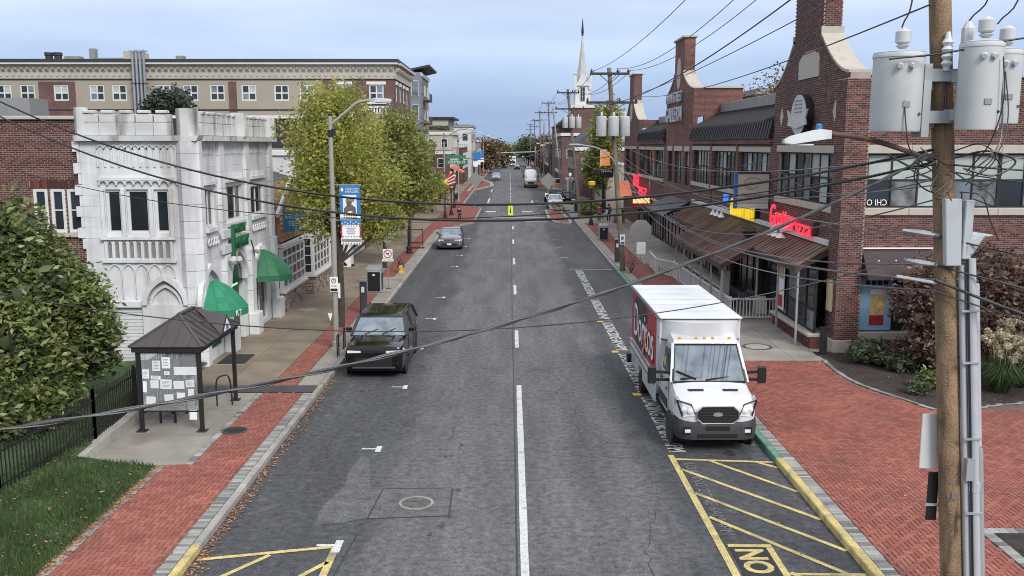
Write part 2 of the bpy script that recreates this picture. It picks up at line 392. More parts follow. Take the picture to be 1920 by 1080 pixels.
M['leaf_yellow'] = mat('leaf_yellow', (.15, .17, .04), .6, var=.25, scale=.45, ramp=[(0, (.17, .21, .058)), (.4, (.33, .375, .092)), (.75, (.49, .48, .118)), (1, (.68, .52, .15))], trans=.55)
M['leaf_green'] = mat('leaf_green', (.08, .12, .04), .6, var=.25, scale=.5, ramp=[(0, (.13, .175, .06)), (.55, (.27, .32, .09)), (1, (.5, .42, .12))], trans=.5)
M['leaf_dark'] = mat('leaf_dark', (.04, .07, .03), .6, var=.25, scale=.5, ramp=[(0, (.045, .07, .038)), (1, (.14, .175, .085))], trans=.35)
M['leaf_pine'] = mat('leaf_pine', (.035, .055, .035), .7, var=.25, scale=.5, ramp=[(0, (.02, .032, .024)), (1, (.065, .085, .055))], trans=.2)
M['leaf_maroon'] = mat('leaf_maroon', (.09, .05, .045), .65, var=.25, scale=.6, ramp=[(0, (.075, .045, .04)), (.5, (.165, .1, .085)), (.85, (.27, .17, .13)), (1, (.17, .18, .1))], trans=.35)
M['leaf_brown'] = mat('leaf_brown', (.14, .08, .05), .8, var=.25, scale=.4, ramp=[(0, (.07, .06, .03)), (.5, (.14, .09, .045)), (1, (.22, .13, .06))], trans=.3)
M['leaf_fallen'] = mat('leaf_fallen', (.35, .15, .06), .8, var=.2, ramp=[(0, (.16, .06, .03)), (.5, (.32, .13, .06)), (1, (.5, .26, .1))])
M['plume'] = mat('plume', (.5, .44, .3), .9, var=.15, ramp=[(0, (.36, .3, .19)), (1, (.62, .55, .4))], trans=.3)
M['bark'] = mat('bark', (.05, .04, .032), .95, var=.3, scale=4, bump=.5, bscale=25)
M['bark_grey'] = mat('bark_grey', (.12, .1, .085), .95, var=.3, scale=4, bump=.5, bscale=25)
M['roof_seam'] = mat('roof_seam', (.065, .055, .055), .5, var=.12, scale=1.2, metal=.2)
M['roof_black'] = mat('roof_black', (.03, .032, .036), .45, var=.15, scale=1, metal=.3)
M['awning_brown'] = mat('awning_brown', (.19, .115, .095), .7, var=.2, scale=1.0, island=.3, stain=(.27, .25, .14), stain_amt=.8, stain_scale=.35)
M['awning_green'] = mat('awning_green', (.02, .2, .105), .8, var=.12, scale=1.5, island=.12)
M['awning_green2'] = mat('awning_green2', (.018, .13, .06), .6, var=.12, scale=1.5, island=.12)
M['shingle'] = mat('shingle', (.06, .062, .07), .9, var=.2, scale=2, island=.3, bump=.3)
M['shake'] = mat('shake', (.25, .14, .08), .9, var=.2, scale=2, island=.25, bump=.3)
M['fieldstone'] = mat('fieldstone', (.25, .2, .17), .9, var=.2, scale=3, bump=.5, bscale=20, ramp=[(0, (.13, .105, .095)), (.5, (.24, .19, .16)), (1, (.36, .29, .23))])
M['red_sign'] = mat('red_sign', (.85, .025, .05), .4, var=0, emit=.9)
M['yellow_sign'] = mat('yellow_sign', (.85, .6, .02), .4, var=0, emit=.35)
M['neon_green'] = mat('neon_green', (.1, 1, .15), .4, var=0, emit=2.5)
M['blue'] = mat('blue', (.03, .16, .42), .6, var=.08)
M['blue_sign'] = mat('blue_sign', (.03, .19, .36), .5, var=.1)
M['white'] = mat('white', (.75, .75, .75), .5, var=.04)
M['black'] = mat('black', (.012, .012, .013), .4, var=.05)
M['red'] = mat('red', (.38, .03, .04), .5, var=.06)
M['green_letter'] = mat('green_letter', (.012, .11, .045), .5, var=.1)
M['cream'] = mat('cream', (.6, .5, .32), .7, var=.08)
M['beige'] = mat('beige', (.5, .46, .38), .6, var=.08)
M['paper'] = mat('paper', (.62, .66, .68), .8, var=.08, island=.12)
M['ink'] = mat('ink', (.08, .08, .1), .8, var=.1)
M['car_black'] = mat('car_black', (.004, .004, .005), .15, var=0, coat=.45, spec=.35)
M['car_white'] = mat('car_white', (.6, .61, .625), .3, var=.05, scale=1.2, coat=.5, stain=(.4, .39, .37), stain_amt=.45, stain_scale=1.3, streak=True)
M['car_grey'] = mat('car_grey', (.09, .095, .1), .2, var=0, coat=1)
M['car_silver'] = mat('car_silver', (.4, .41, .42), .25, var=0, coat=1, metal=.3)
M['car_red'] = mat('car_red', (.3, .03, .03), .2, var=0, coat=1)
M['windscreen'] = mat('windscreen', (.24, .28, .31), .04, var=.35, scale=2.2, spec=1, metal=.7)
M['plastic'] = mat('plastic', (.03, .031, .034), .6, var=.1)
M['rubber'] = mat('rubber', (.012, .012, .012), .8, var=.1)
M['alloy'] = mat('alloy', (.4, .4, .41), .3, var=.05, metal=.8)
M['chrome'] = mat('chrome', (.6, .6, .62), .15, var=0, metal=1)
M['lamp_glass'] = mat('lamp_glass', (.3, .31, .33), .08, var=.3, scale=14, spec=1)
M['lamp_white'] = mat('lamp_white', (.7, .7, .72), .1, var=0, spec=1)
M['amber'] = mat('amber', (.7, .3, .03), .3, var=0)
M['skin'] = mat('skin', (.4, .23, .16), .6, var=.05)
M['hair'] = mat('hair', (.03, .02, .015), .7, var=.1)
# ------------------------------------------------------------------ ground, road, pavements
TH = math.atan(270/1740); _c, _s = math.cos(TH), math.sin(TH)
def proj(x, y, z):                       # only used to rank which pieces show largest
    d = y*_c-(z-7.7)*_s; return 956+1740*x/d, 540+1740*(-y*_s-(z-7.7)*_c)/d
def inframe(x, y, z, m=10):
    a, b = proj(x, y, z); return -m < a < 1920+m and -m < b < 1080+m

def sheet(name, polys, z, m, parent=None):
    b = MB()
    for p in polys: b.add([(x, y, z) for x, y in p], [tuple(range(len(p)))])
    o = b.build(name, m, parent); 
    for f in o.data.polygons:
        if f.normal.z < 0: f.flip()
    return o
M['far_ground'] = mat('far_ground', (.09, .095, .07), 1, var=.4, scale=.05)
structure(sheet('ground', [[(-900, -60), (900, -60), (900, 1500), (-900, 1500)]], -.06, M['far_ground']))
road = structure(sheet('road', [[(-5.95, -10), (6.5, -10), (6.5, 84), (6.5, 700), (-5.95, 700)]], 0, M['asphalt']))
sheet('patch', [[(-2.95, 18.35), (-1.28, 18.5), (-1.3, 20.05), (-2.85, 20.0)]], .007, M['asphalt_patch'], road)
sheet('patch', [[(-4.0, 18.0), (-3.5, 18.1), (-2.98, 18.35), (-2.88, 19.98), (-3.15, 20.1), (-3.3, 20.9), (-3.45, 22.0), (-3.7, 22.3), (-3.85, 21.3), (-3.75, 20.2), (-4.05, 19.0)]], .0065, M['asphalt_patch'], road)
sheet('patch', [[(1.6, 22.3), (2.9, 22.1), (2.95, 23.6), (1.65, 23.7)]], .005, M['asphalt'], road)
M['tar'] = mat('tar', (.03, .03, .033), .6, var=.1)
for pts in ([(-2.97, 18.33), (-1.25, 18.48)], [(-2.96, 18.33), (-2.86, 20.02)], [(-1.28, 18.5), (-1.3, 20.06)], [(-2.86, 20.02), (-1.3, 20.06)],
            [(.14, 9), (.12, 30), (.1, 60), (.16, 92)], [(-3.1, 11), (-3.3, 14), (-3.05, 17.6)]):
    b = MB()
    for (x0, y0), (x1, y1) in zip(pts, pts[1:]):
        d = Vector((x1-x0, y1-y0)).normalized()*.016
        b.add([(x0+d.y, y0-d.x, .0105), (x1+d.y, y1-d.x, .0105), (x1-d.y, y1+d.x, .0105), (x0-d.y, y0+d.x, .0105)], [(0, 1, 2, 3)])
    b.build('tar_seam', M['tar'], road)

def crack(x, y, n, dy, w=.006):
    pts = [(x, y)]
    for i in range(n): x += random.gauss(0, .09); y += dy*random.uniform(.6, 1.3); pts.append((x, y))
    b = MB()
    for (x0, y0), (x1, y1) in zip(pts, pts[1:]):
        d = Vector((x1-x0, y1-y0)).normalized()*w*random.uniform(.5, 1.3); b.add([(x0+d.y, y0-d.x, .0108), (x1+d.y, y1-d.x, .0108), (x1-d.y, y1+d.x, .0108), (x0-d.y, y0+d.x, .0108)], [(0, 1, 2, 3)])
    b.build('crack', M['tar'], road)
for x, y, n, dy in ((-1.2, 21, 16, .35), (1.9, 24, 22, .4), (2.6, 15.5, 14, .3), (-.9, 33, 26, .45), (1.3, 44, 24, .5), (-2.3, 46, 26, .5), (-4.6, 22, 10, .3), (-2.9, 24.5, 12, .4)): crack(x, y, n, dy)
def blot(x, y, r, z=.0045, m='oil'):
    sheet('stain', [[(x+r*math.cos(a)*random.uniform(.6, 1.2), y+r*1.3*math.sin(a)*random.uniform(.6, 1.2)) for a in [2*PI*i/14 for i in range(14)]]], z, M[m], road)
M['oil'] = mat('oil', (.04, .04, .043), .5, var=.5, scale=6, fine=.3)
for k in range(16): blot(random.choice((-4.6, 5.3, 5.2))+random.gauss(0, .3), random.uniform(16, 48), random.uniform(.06, .22), .0035+k*.0001)
for k in range(14): blot(random.choice((-1.5, 1.9))+random.gauss(0, .35), random.uniform(16, 40), random.uniform(.04, .1), .0055+k*.0001)
def line(x0, y0, x1, y1, w, m, name='marking', z=.012):
    d = Vector((x1-x0, y1-y0)).normalized()*w/2; n = max(1, int(Vector((x1-x0, y1-y0)).length/1.5)); b = MB()
    pts = []
    for i in range(n+1):
        t = i/n; e = random.uniform(.92, 1.06); pts.append((x0+(x1-x0)*t+d.y*e, y0+(y1-y0)*t-d.x*e, z))
    for i in range(n, -1, -1):
        t = i/n; e = random.uniform(.92, 1.06); pts.append((x0+(x1-x0)*t-d.y*e, y0+(y1-y0)*t+d.x*e, z))
    return b.add(pts, [tuple(range(len(pts)))]).build(name, m, road)
WP, YP = M['white_paint'], M['yellow_paint']
line(.26, 8, .29, 29.1, .16, WP, 'lane_line')
for y0, y1 in ((34.7, 38.0), (47.4, 50.6), (59.5, 62.8), (72.1, 75.3), (84.6, 87.6)): line(.27, y0, .27, y1, .15, WP, 'lane_dash')
for k in range(34): line(.1, 112+k*4.2, .1, 113.8+k*4.2, .16, WP, 'lane_dash')
for y in (22.79, 28.89, 34.63, 40.64, 46.45, 58.46, 64.4, 70.2, 76.2):
    line(-3.78, y, -3.42, y, .09, WP, 'bay_tick'); line(-3.35, y-.24, -3.35, y+.22, .14, WP, 'bay_tick', .0125)
for y in (80.96, 75.03, 69.17, 63.22): line(3.45, y, 3.95, y, .12, WP, 'bay_tick')
line(3.7, 57.2, 6.3, 57.0, .11, WP, 'bay_line')
for y in (46.1, 40.0, 34.0, 28.0):
    line(3.95, y-.16, 3.95, y+.16, .26, M['orange_paint'], 'bay_tick'); line(4.1, y+.1, 4.5, y+.1, .07, YP, 'bay_tick', .0125)
for y0, y1 in ((56.6, 51.9), (51.5, 46.5), (45.7, 40.3), (39.7, 34.3), (33.6, 28.3), (27.6, 22.55)):
    text('LOADING ZONE 6AM-4PM', WP, road, (4.24, (y0+y1)/2, .012), (0, -1, 0), (1, 0, 0), y0-y1, .46, .0005, 'painted_words', bold=.018)
M['paint_faded'] = mat('paint_faded', (.17, .17, .17), .8, var=.2, stain=(.07, .07, .075), stain_amt=1, stain_scale=3)
text('LOADING ZONE 6AM-4PM', M['paint_faded'], road, (4.36, 19.6, .0085), (0, -1, 0), (1, 0, 0), 4.2, .26, .0005, 'painted_words')
# no parking zone, right
line(4.02, 22.3, 4.14, 10, .15, YP, 'zone_edge')
line(4.02, 22.0, 6.44, 21.75, .12, YP, 'zone_edge', .0125)
for a in ((4.09, 21.3, 6.44, 18.25), (4.12, 19.75, 6.44, 16.75), (4.16, 18.4, 6.44, 15.35), (4.9, 21.9, 6.44, 19.8), (6.0, 21.8, 6.44, 21.35), (5.1, 15.85, 6.44, 14.0)):
    line(*a, .11, YP, 'zone_stripe')
sheet('word_box', [[(4.23, 12.5), (4.93, 12.5), (4.93, 16.96), (4.23, 16.96)]], .0135, M['black_paint'], road)
line(4.22, 17.0, 5.06, 16.98, .13, YP, 'zone_edge', .0145); line(5.0, 16.9, 5.0, 12, .13, YP, 'zone_edge', .0145)
line(5.05, 15.78, 6.44, 15.75, .1, YP, 'zone_edge', .0155)
text('NO', YP, road, (4.58, 16.32, .0145), (0, -1, 0), (1, 0, 0), 1.02, .56, .0005, 'painted_words', bold=.035)
text('PARKING', YP, road, (4.58, 14.1, .0145), (0, -1, 0), (1, 0, 0), 2.6, .56, .0005, 'painted_words')
# left zone
line(-5.85, 16.4, -3.45, 16.95, .12, YP, 'zone_edge'); line(-3.36, 17.0, -3.42, 11, .15, YP, 'zone_edge')
line(-3.75, 17.02, -3.3, 17.02, .1, WP, 'bay_tick', .0135); line(-3.33, 16.7, -3.33, 17.25, .15, WP, 'bay_tick', .014)
for a in ((-5.7, 15.0, -4.55, 16.6), (-4.25, 15.0, -3.4, 16.3), (-5.85, 13.0, -3.5, 15.2)): line(*a, .11, YP, 'zone_stripe')
# crosswalk and beyond
line(-3.4, 93.4, 3.7, 93.4, .35, WP, 'crosswalk_line'); line(-3.4, 98.0, 3.7, 98.0, .35, WP, 'crosswalk_line')
for x in (-2.2, 2.0): line(x-.6, 106.8, x+.6, 106.8, 1.6, WP, 'stop_block')
for k in range(12): line(-3+k*.55, 103.4, -2.75+k*.55, 103.4, .3, WP, 'yield_mark')
for a in ((-2.9, 122, -2.9, 134), (-3.0, 150, -3.0, 160), (3.0, 118, 3.0, 128)): line(*a, .2, WP, 'turn_line')
for k in range(5): line(3.5, 108+k*5, 3.9, 108+k*5, .3, WP, 'bay_tick')

# manholes
def cover(name, label, c, r, z, m, ringm, parent=None):
    t = thing(name, label, 'manhole', (c[0], c[1], z))
    part('cover', m, t, lambda b: b.lathe([(r*.82, z), (r*.82, z+.012), (.01, z+.012)], (c[0], c[1], 0), 24))
    part('rim', ringm, t, lambda b: [b.lathe([(r*.84, z), (r, z), (r, z+.016), (r*.84, z+.016), (r*.84, z)], (c[0], c[1], 0), 24)])
    mb = MB()
    for i in range(-3, 4):
        w = math.sqrt(max(0, .75**2-(i*.2)**2))*r
        mb.box(c[0]-w, c[0]+w, c[1]+i*.2*r-.02, c[1]+i*.2*r+.02, z+.012, z+.018)
    mb.build('tread', m, t)
M['iron'] = mat('iron', (.075, .075, .078), .7, var=.2, scale=4, metal=.3); M['iron_rim'] = mat('iron_rim', (.13, .13, .13), .7, var=.2, scale=4)
M['iron_pale'] = mat('iron_pale', (.3, .29, .27), .8, var=.2, scale=4); M['iron_dark'] = mat('iron_dark', (.022, .022, .022), .7, var=.2, scale=4)
cover('manhole_cover', 'round iron manhole cover in the squarish patch of the roadway', (-2.03, 19.16), .38, .009, M['asphalt_patch'], M['kerb'])
cover('manhole_cover', 'dark oval grate in the red brick pavement near the shelter', (-7.35, 23.93), .34, .132, M['iron_dark'], M['iron'])
cover('manhole_cover', 'pale round cover in the tan pavement by the bay windows', (-9.27, 42.2), .5, .132, M['iron_pale'], M['concrete'])
cover('manhole_cover', 'pale round cover in the concrete beside the white truck', (9.34, 34.26), .55, .132, M['iron_pale'], M['iron'])

# ---- pavements: base sheets
sw_l = structure(MB().slab([(-40, 28.6), (-10.3, 28.6), (-10.3, 21.2), (-8.4, 21.2), (-8.4, -5), (-6.07, -5), (-6.07, 84), (-3.6, 91), (-3.5, 111), (-6, 119), (-6.07, 420), (-40, 420)], -.1, .105).build('sidewalk_left', M['paver_bed']))
sw_r = structure(MB().slab([(6.63, -5), (40, -5), (40, 420), (6.63, 420)], -.1, .105).build('sidewalk_right', M['paver_bed']))

def herring(region, x0, x1, y0, y1, top, m, parent, w=.105, gap=.009, keep=300, name='brick'):
    """herringbone pavers as real bricks: the ones that show largest are objects, the rest one stuff part"""
    L = 2*w; items = []
    for i in range(int((x1-x0)/w)):
        for j in range(int((y1-y0)/w)):
            k = (i-j) % 4
            if k == 0: cx, cy, hor = x0+(i+1)*w, y0+(j+.5)*w, True
            elif k == 2: cx, cy, hor = x0+(i+.5)*w, y0+j*w, False
            else: continue
            hx, hy = (L/2, w/2) if hor else (w/2, L/2)
            if region(cx, cy): items.append((cx, cy, hor))
    vis = sorted([t for t in items if inframe(t[0], t[1], top, -4)], key=lambda t: t[1]*t[1]+t[0]*t[0])[:keep]
    vs_ = set(vis)
    def bb(b, cx, cy, hor, z1):
        hx, hy = (w-gap/2, w/2-gap/2) if hor else (w/2-gap/2, w-gap/2); e = .006
        b.add([(cx-hx, cy-hy, z1-.03), (cx+hx, cy-hy, z1-.03), (cx+hx, cy+hy, z1-.03), (cx-hx, cy+hy, z1-.03),
               (cx-hx+e, cy-hy+e, z1), (cx+hx-e, cy-hy+e, z1), (cx+hx-e, cy+hy-e, z1), (cx-hx+e, cy+hy-e, z1)],
              [(4, 5, 6, 7), (0, 1, 5, 4), (1, 2, 6, 5), (2, 3, 7, 6), (3, 0, 4, 7)])
    mh = meshof(name, lambda b: bb(b, 0, 0, True, 0), m); mv = meshof(name, lambda b: bb(b, 0, 0, False, 0), m)
    for cx, cy, hor in vis: place(name, mh if hor else mv, (cx, cy, top+random.uniform(-.003, .002)), parent)
    b = MB()
    for t in items:
        if t not in vs_: bb(b, t[0], t[1], t[2], top+random.uniform(-.003, .002))
    if b.v: b.build(name+'_field', m, parent, raw=True, kind='stuff')

def soldier(pts, w, m, parent, top, along=.1, name='paver', cap=300):
    """row of pavers laid across a path of given width"""
    P = [Vector((*p, 0)) for p in pts]; n = 0; b = MB(); me = {}
    for a, c in zip(P, P[1:]):
        d = (c-a); L = d.length; d.normalize(); ang = math.atan2(d.y, d.x); k = max(1, int(L/along))
        st = L/k
        key = round(st, 3)
        if key not in me: me[key] = meshof(name, lambda q: q.box(-st/2+.005, st/2-.005, -w/2, w/2, -.03, 0), m)
        for i in range(k):
            p = a + d*(i+.5)*st; z = top+random.uniform(-.004, .003)
            if inframe(p.x, p.y, top) and n < cap: place(name, me[key], (p.x, p.y, z), parent, ang); n += 1
            elif inframe(p.x, p.y, top, 60):
                e = d*(st/2-.005); f = Vector((-d.y, d.x, 0))*w/2
                q = [p-e-f, p+e-f, p+e+f, p-e+f]
                b.add([(v.x, v.y, z-.03) for v in q] + [(v.x, v.y, z) for v in q], [(4, 5, 6, 7), (0, 1, 5, 4), (1, 2, 6, 5), (2, 3, 7, 6), (3, 0, 4, 7)])
    if b.v: b.build(name+'_row', m, parent, kind='stuff')

TOP = .13
# left: brick strip
def regL(x, y):
    if y < 21.3: return -8.2 < x < -6.36
    if y < 27.75: return -7.6 < x < -6.36
    return 28.75 < y < 47 and -7.55 < x < -6.78
herring(regL, -8.3, -6.3, 12.5, 40, TOP, M['paver'], sw_l)
soldier([(-6.22, 12.5), (-6.22, 27.75)], .25, M['paver_grey'], sw_l, TOP, .1)
soldier([(-7.69, 21.3), (-7.69, 27.75)], .16, M['paver_grey'], sw_l, TOP, .2, cap=60)
soldier([(-8.3, 12.5), (-8.3, 21.2)], .17, M['paver_grey'], sw_l, TOP, .2, cap=60)
# concrete slabs
def slabs(x0, x1, y0, y1, nx, ny, m, parent, top=TOP, skip=None, name='slab'):
    dx, dy = (x1-x0)/nx, (y1-y0)/ny
    me = meshof(name, lambda b: b.box(-dx/2+.008, dx/2-.008, -dy/2+.008, dy/2-.008, -.04, 0), m, bevel=.006)
    for i in range(nx):
        for j in range(ny):
            cx, cy = x0+(i+.5)*dx, y0+(j+.5)*dy
            if skip and skip(cx, cy): continue
            place(name, me, (cx, cy, top+random.uniform(-.004, .004)), parent)
slabs(-10.2, -7.78, 21.3, 27.75, 1, 3, M['concrete'], sw_l)
slabs(-10.5, -7.6, 28.75, 90, 2, 40, M['concrete_tan'], sw_l)
slabs(-6.76, -6.09, 28.75, 46.9, 1, 12, M['concrete'], sw_l)
slabs(-7.55, -6.09, 47, 53, 1, 4, M['concrete'], sw_l)
M['paver_far'] = mat('paver_far', S(124, 68, 60), .9, var=.15, scale=1.5, fine=.15)
slabs(-7.55, -6.8, 40, 47, 1, 3, M['paver_far'], sw_l, name='brick_panel')
slabs(-7.55, -6.7, 53, 84, 1, 12, M['paver_far'], sw_l, name='brick_panel'); slabs(-6.68, -6.09, 53, 83.5, 1, 20, M['concrete'], sw_l)
sheet('brick_panel', [[(-7.5, 84.2), (-6.1, 84.2), (-3.75, 91.2), (-3.65, 110.8), (-6.05, 118.5), (-7.5, 118.5)]], .125, M['paver_far'], sw_l)
slabs(-10.5, -7.6, 91, 235, 1, 40, M['concrete_tan'], sw_l)
sheet('brick_panel', [[(-7.5, 119), (-6.1, 119), (-6.1, 300), (-7.5, 300)]], .125, M['paver_far'], sw_l)
# dark strip (asphalt infill) across the left pavement, cellar hatch
sheet('asphalt_strip', [[(-9.6, 27.85), (-6.05, 27.85), (-6.05, 28.62), (-9.6, 28.62)]], .128, M['asphalt_dark'], sw_l)
t = thing('cellar_hatch', 'dark steel cellar hatch in the pavement beside the white stone building', 'hatch', (-9.9, 32.3, .13))
for x in (-10.2, -9.72): part('door', M['iron_dark'], t, lambda b: b.box(x, x+.46, 31.5, 33.0, .13, .15))
[part('edging', M['concrete'], t, lambda b: b.box(-10.3, -9.2, y, y+.1, .13, .146)) for y in (31.38, 33.02)]

# right plaza
BED = [(11.14, 32.1), (11.02, 30.6), (11.09, 29.14), (11.42, 27.9), (11.87, 26.93), (12.25, 25.95), (12.9, 25.8), (13.6, 26.1), (15.3, 26.65), (19, 27.3)]
BEDS = [(p.x, p.y) for p in smoothpts([(x, y, 0) for x, y in BED], 4)]
def bedx(y):
    if y < 25.8: return 99
    best = 99
    for (x0, y0), (x1, y1) in zip(BEDS, BEDS[1:]):
        if min(y0, y1) <= y <= max(y0, y1) and y0 != y1: best = min(best, x0+(x1-x0)*(y-y0)/(y1-y0))
    return best
def regR(x, y):
    if x > .62*y+.5 or x < 6.95: return False
    if x > 9.3 and y < 17.5: return False
    if y > 32: return x < 8.15 and y < 34
    return x < bedx(y)-.14
herring(regR, 6.95, 17.2, 12.6, 34, TOP, M['paver'], sw_r)
soldier([(6.8, 12.5), (6.8, 34)], .26, M['paver_grey'], sw_r, TOP, .1)
soldier(BEDS, .15, M['paver_grey'], sw_r, .15, .16, cap=140)
soldier([(9.4, 12.5), (9.4, 17.4)], .22, M['paver_grey'], sw_r, .14, .18, cap=60); soldier([(9.3, 17.4), (11.5, 17.4)], .22, M['paver_grey'], sw_r, .14, .18, cap=60)
slabs(8.2, 12, 32.05, 40, 2, 4, M['concrete'], sw_r)
slabs(6.7, 7.25, 45, 90, 1, 22, M['concrete'], sw_r)
slabs(6.97, 8.17, 34.05, 44.9, 1, 4, M['paver_far'], sw_r, name='brick_panel')
slabs(7.28, 9.3, 45, 59, 1, 6, M['paver_far'], sw_r, name='brick_panel')
slabs(8.2, 12, 40.05, 44.9, 2, 2, M['concrete'], sw_r); slabs(9.35, 12, 45, 59, 1, 8, M['concrete'], sw_r)
slabs(8.6, 12, 59.05, 90, 1, 16, M['concrete'], sw_r); slabs(7.28, 8.55, 59.05, 90, 1, 10, M['paver_far'], sw_r, name='brick_panel')
slabs(6.7, 12, 90.1, 240, 1, 40, M['concrete'], sw_r)
# planting beds
bed = structure(MB().slab([(x+.06, y) for x, y in BEDS] + [(19, 33.3), (11.2, 33.3)], .0, .15).build('planting_bed', M['soil']))
structure(MB().slab([(9.52, 8), (13, 8), (13, 17.28), (9.52, 17.28)], .0, .135).build('planting_bed', M['soil']))
# kerbs: separate stones
def kerb(name, x0, x1, ys, mats_, top=.15):
    root = structure(part(name, M['paver_bed'], None, lambda b: b.box(x0+.01, x1-.01, ys[0], ys[-1], -.1, -.02)))
    k = 0
    while True:
        y0 = ys[0]+k*3.05
        if y0 >= ys[-1]: break
        m = [mm for lim, mm in mats_ if y0 < lim][0]
        part('kerb_stone', m, root, lambda b: b.box(x0, x1, y0+.008, min(y0+3.042, ys[-1]), -.1, top+random.uniform(-.006, .004)), bevel=.02); k += 1
kerb('kerb_left', -6.08, -5.92, (4.6, 84), ((16, YP), (999, M['kerb'])))
kerb('kerb_right', 6.47, 6.66, (9.5, 90), ((21.6, YP), (56, M['green_paint']), (999, M['kerb'])))
for pts, nm in (([(-5.98, 84), (-3.55, 91), (-3.45, 111), (-5.98, 119), (-5.98, 300)], 'kerb_left_bulb'), ([(6.56, 90), (6.56, 300)], 'kerb_right_far')):
    b = MB()
    for (x0, y0), (x1, y1) in zip(pts, pts[1:]): b.beam((x0, y0, .07), (x1, y1, .07), .18, .17)
    structure(b.build(nm, M['kerb']))
# traffic islands on the right
for poly in ([(4.05, 108), (3.9, 95), (4.4, 91.4), (6.0, 90.2), (6.15, 92), (5.9, 108)], [(4.9, 185), (4.6, 166), (5.3, 161), (6.4, 160.5), (6.4, 185)]):
    isl = structure(MB().slab(poly, -.05, .14).build('traffic_island', M['kerb']))
    cx = sum(p[0] for p in poly)/len(poly); cy = sum(p[1] for p in poly)/len(poly)
    sheet('brick_panel', [[(cx+(x-cx)*.75, cy+(y-cy)*.93) for x, y in poly]], .15, M['paver_far'], isl)
# left corner island further on
isl = structure(MB().slab([(-7, 150), (-5.4, 158), (-2.9, 172), (-3.4, 186), (-6, 205), (-7, 205)], -.05, .14).build('traffic_island', M['kerb']))
sheet('brick_panel', [[(-6.6, 153), (-5.4, 161), (-3.6, 172), (-4, 185), (-6, 200), (-6.6, 200)]], .15, M['paver_far'], isl)

# lawn bank behind the left pavement
def zl(x, y): return .13 + max(0, min(1, (-8.38-x)/2.4))*.24 + .05*math.sin(x*1.7+y*.9)*min(1, max(0, (-8.5-x)))
lawn = MB()
def grid(b, x0, x1, y0, y1, nx, ny):
    vs = [(x0+(x1-x0)*i/nx, y0+(y1-y0)*j/ny) for j in range(ny+1) for i in range(nx+1)]
    b.add([(x, y, zl(x, y)) for x, y in vs], [(j*(nx+1)+i, j*(nx+1)+i+1, (j+1)*(nx+1)+i+1, (j+1)*(nx+1)+i) for j in range(ny) for i in range(nx)])
grid(lawn, -40, -8.385, 5, 21.2, 60, 34); grid(lawn, -40, -10.36, 21.2, 31.1, 60, 20)
structure(lawn.build('lawn', M['lawn'], smooth=60))
n = 34000
bx = np.where(rng.random(n) < .8, rng.uniform(-11.4, -8.42, n), rng.uniform(-14, -10.45, n)); by = np.where(bx > -10.4, rng.uniform(14.5, 21.15, n), rng.uniform(15, 31, n))
bz = np.array([zl(x, y) for x, y in zip(bx, by)]); a = rng.uniform(0, 2*PI, n); h = rng.uniform(.05, .14, n)*(1+.5*np.sin(bx*3)*np.sin(by*2.3)); w = rng.uniform(.008, .016, n)
lx, ly = rng.normal(0, .04, n), rng.normal(0, .04, n)
V = np.empty((n, 3, 3)); V[:, 0] = np.stack([bx-np.cos(a)*w, by-np.sin(a)*w, bz-.01], 1); V[:, 1] = np.stack([bx+np.cos(a)*w, by+np.sin(a)*w, bz-.01], 1); V[:, 2] = np.stack([bx+lx, by+ly, bz+h], 1)
me = bpy.data.meshes.new('grass'); me.from_pydata(V.reshape(-1, 3).tolist(), [], np.arange(3*n).reshape(-1, 3).tolist()); me.materials.append(M['grass'])
tag(put(bpy.data.objects.new('grass', me)), 'short green grass on the bank behind the iron fence', 'grass', kind='stuff')
# low retaining wall of the shelter pad
w_ = thing('retaining_wall', 'low weathered concrete wall between the shelter pad and the iron fence', 'wall', (-10.3, 24.5, .1))
for y0, y1, h0 in ((21.3, 23.4, .42), (23.4, 25.6, .5), (25.6, 28.55, .55)):
    part('wall_block', M['kerb'], w_, lambda b: b.add([(-10.2, y0+.01, .1), (-10.2, y1-.01, .1), (-10.46, y1-.01, .1), (-10.46, y0+.01, .1), (-10.22, y0+.01, h0-.1), (-10.22, y1-.01, h0), (-10.46, y1-.01, h0), (-10.46, y0+.01, h0-.1)],
        HEXF), bevel=.015)
# fallen leaves along the left gutter
def scatter(name, label, n, fx, fy, fz, s0, s1, m, cat):
    V = []; F = []
    for i in range(n):
        y = fy(); x = fx(y); z = fz(x, y); s = random.uniform(s0, s1); a = random.uniform(0, 6.28); q = [(math.cos(a+k*PI/2)*s*(1 if k % 2 else .6), math.sin(a+k*PI/2)*s*(1 if k % 2 else .6)) for k in range(4)]
        o = len(V); V += [(x+u, y+v, z+random.uniform(.004, .02)) for u, v in q]; F.append((o, o+1, o+2, o+3))
    me = bpy.data.meshes.new(name); me.from_pydata(V, [], F); me.materials.append(m)
    return tag(put(bpy.data.objects.new(name, me)), label, cat, kind='stuff')
scatter('fallen_leaves', 'rusty fallen leaves gathered along the left kerb', 1000, lambda y: -5.9+abs(random.gauss(0, .13))+.02, lambda: 15.2+random.betavariate(1, 2.2)*26, lambda x, y: .014, .015, .045, M['leaf_fallen'], 'leaves')
scatter('fallen_leaves', 'few fallen leaves scattered over the brick plaza and hatched zone', 220, lambda y: random.uniform(5.5, 11), lambda: random.uniform(14, 30), lambda x, y: .132 if x > 6.7 else (.016 if x < 6.45 else .155), .02, .045, M['leaf_fallen'], 'leaves')
scatter('fallen_leaves', 'leaf litter along the grass edge of the left brick pavement', 900, lambda y: -8.36+random.gauss(0, .09), lambda: random.uniform(14.5, 21.2), lambda x, y: max(.134, zl(x, y)), .015, .04, M['leaf_fallen'], 'leaves')
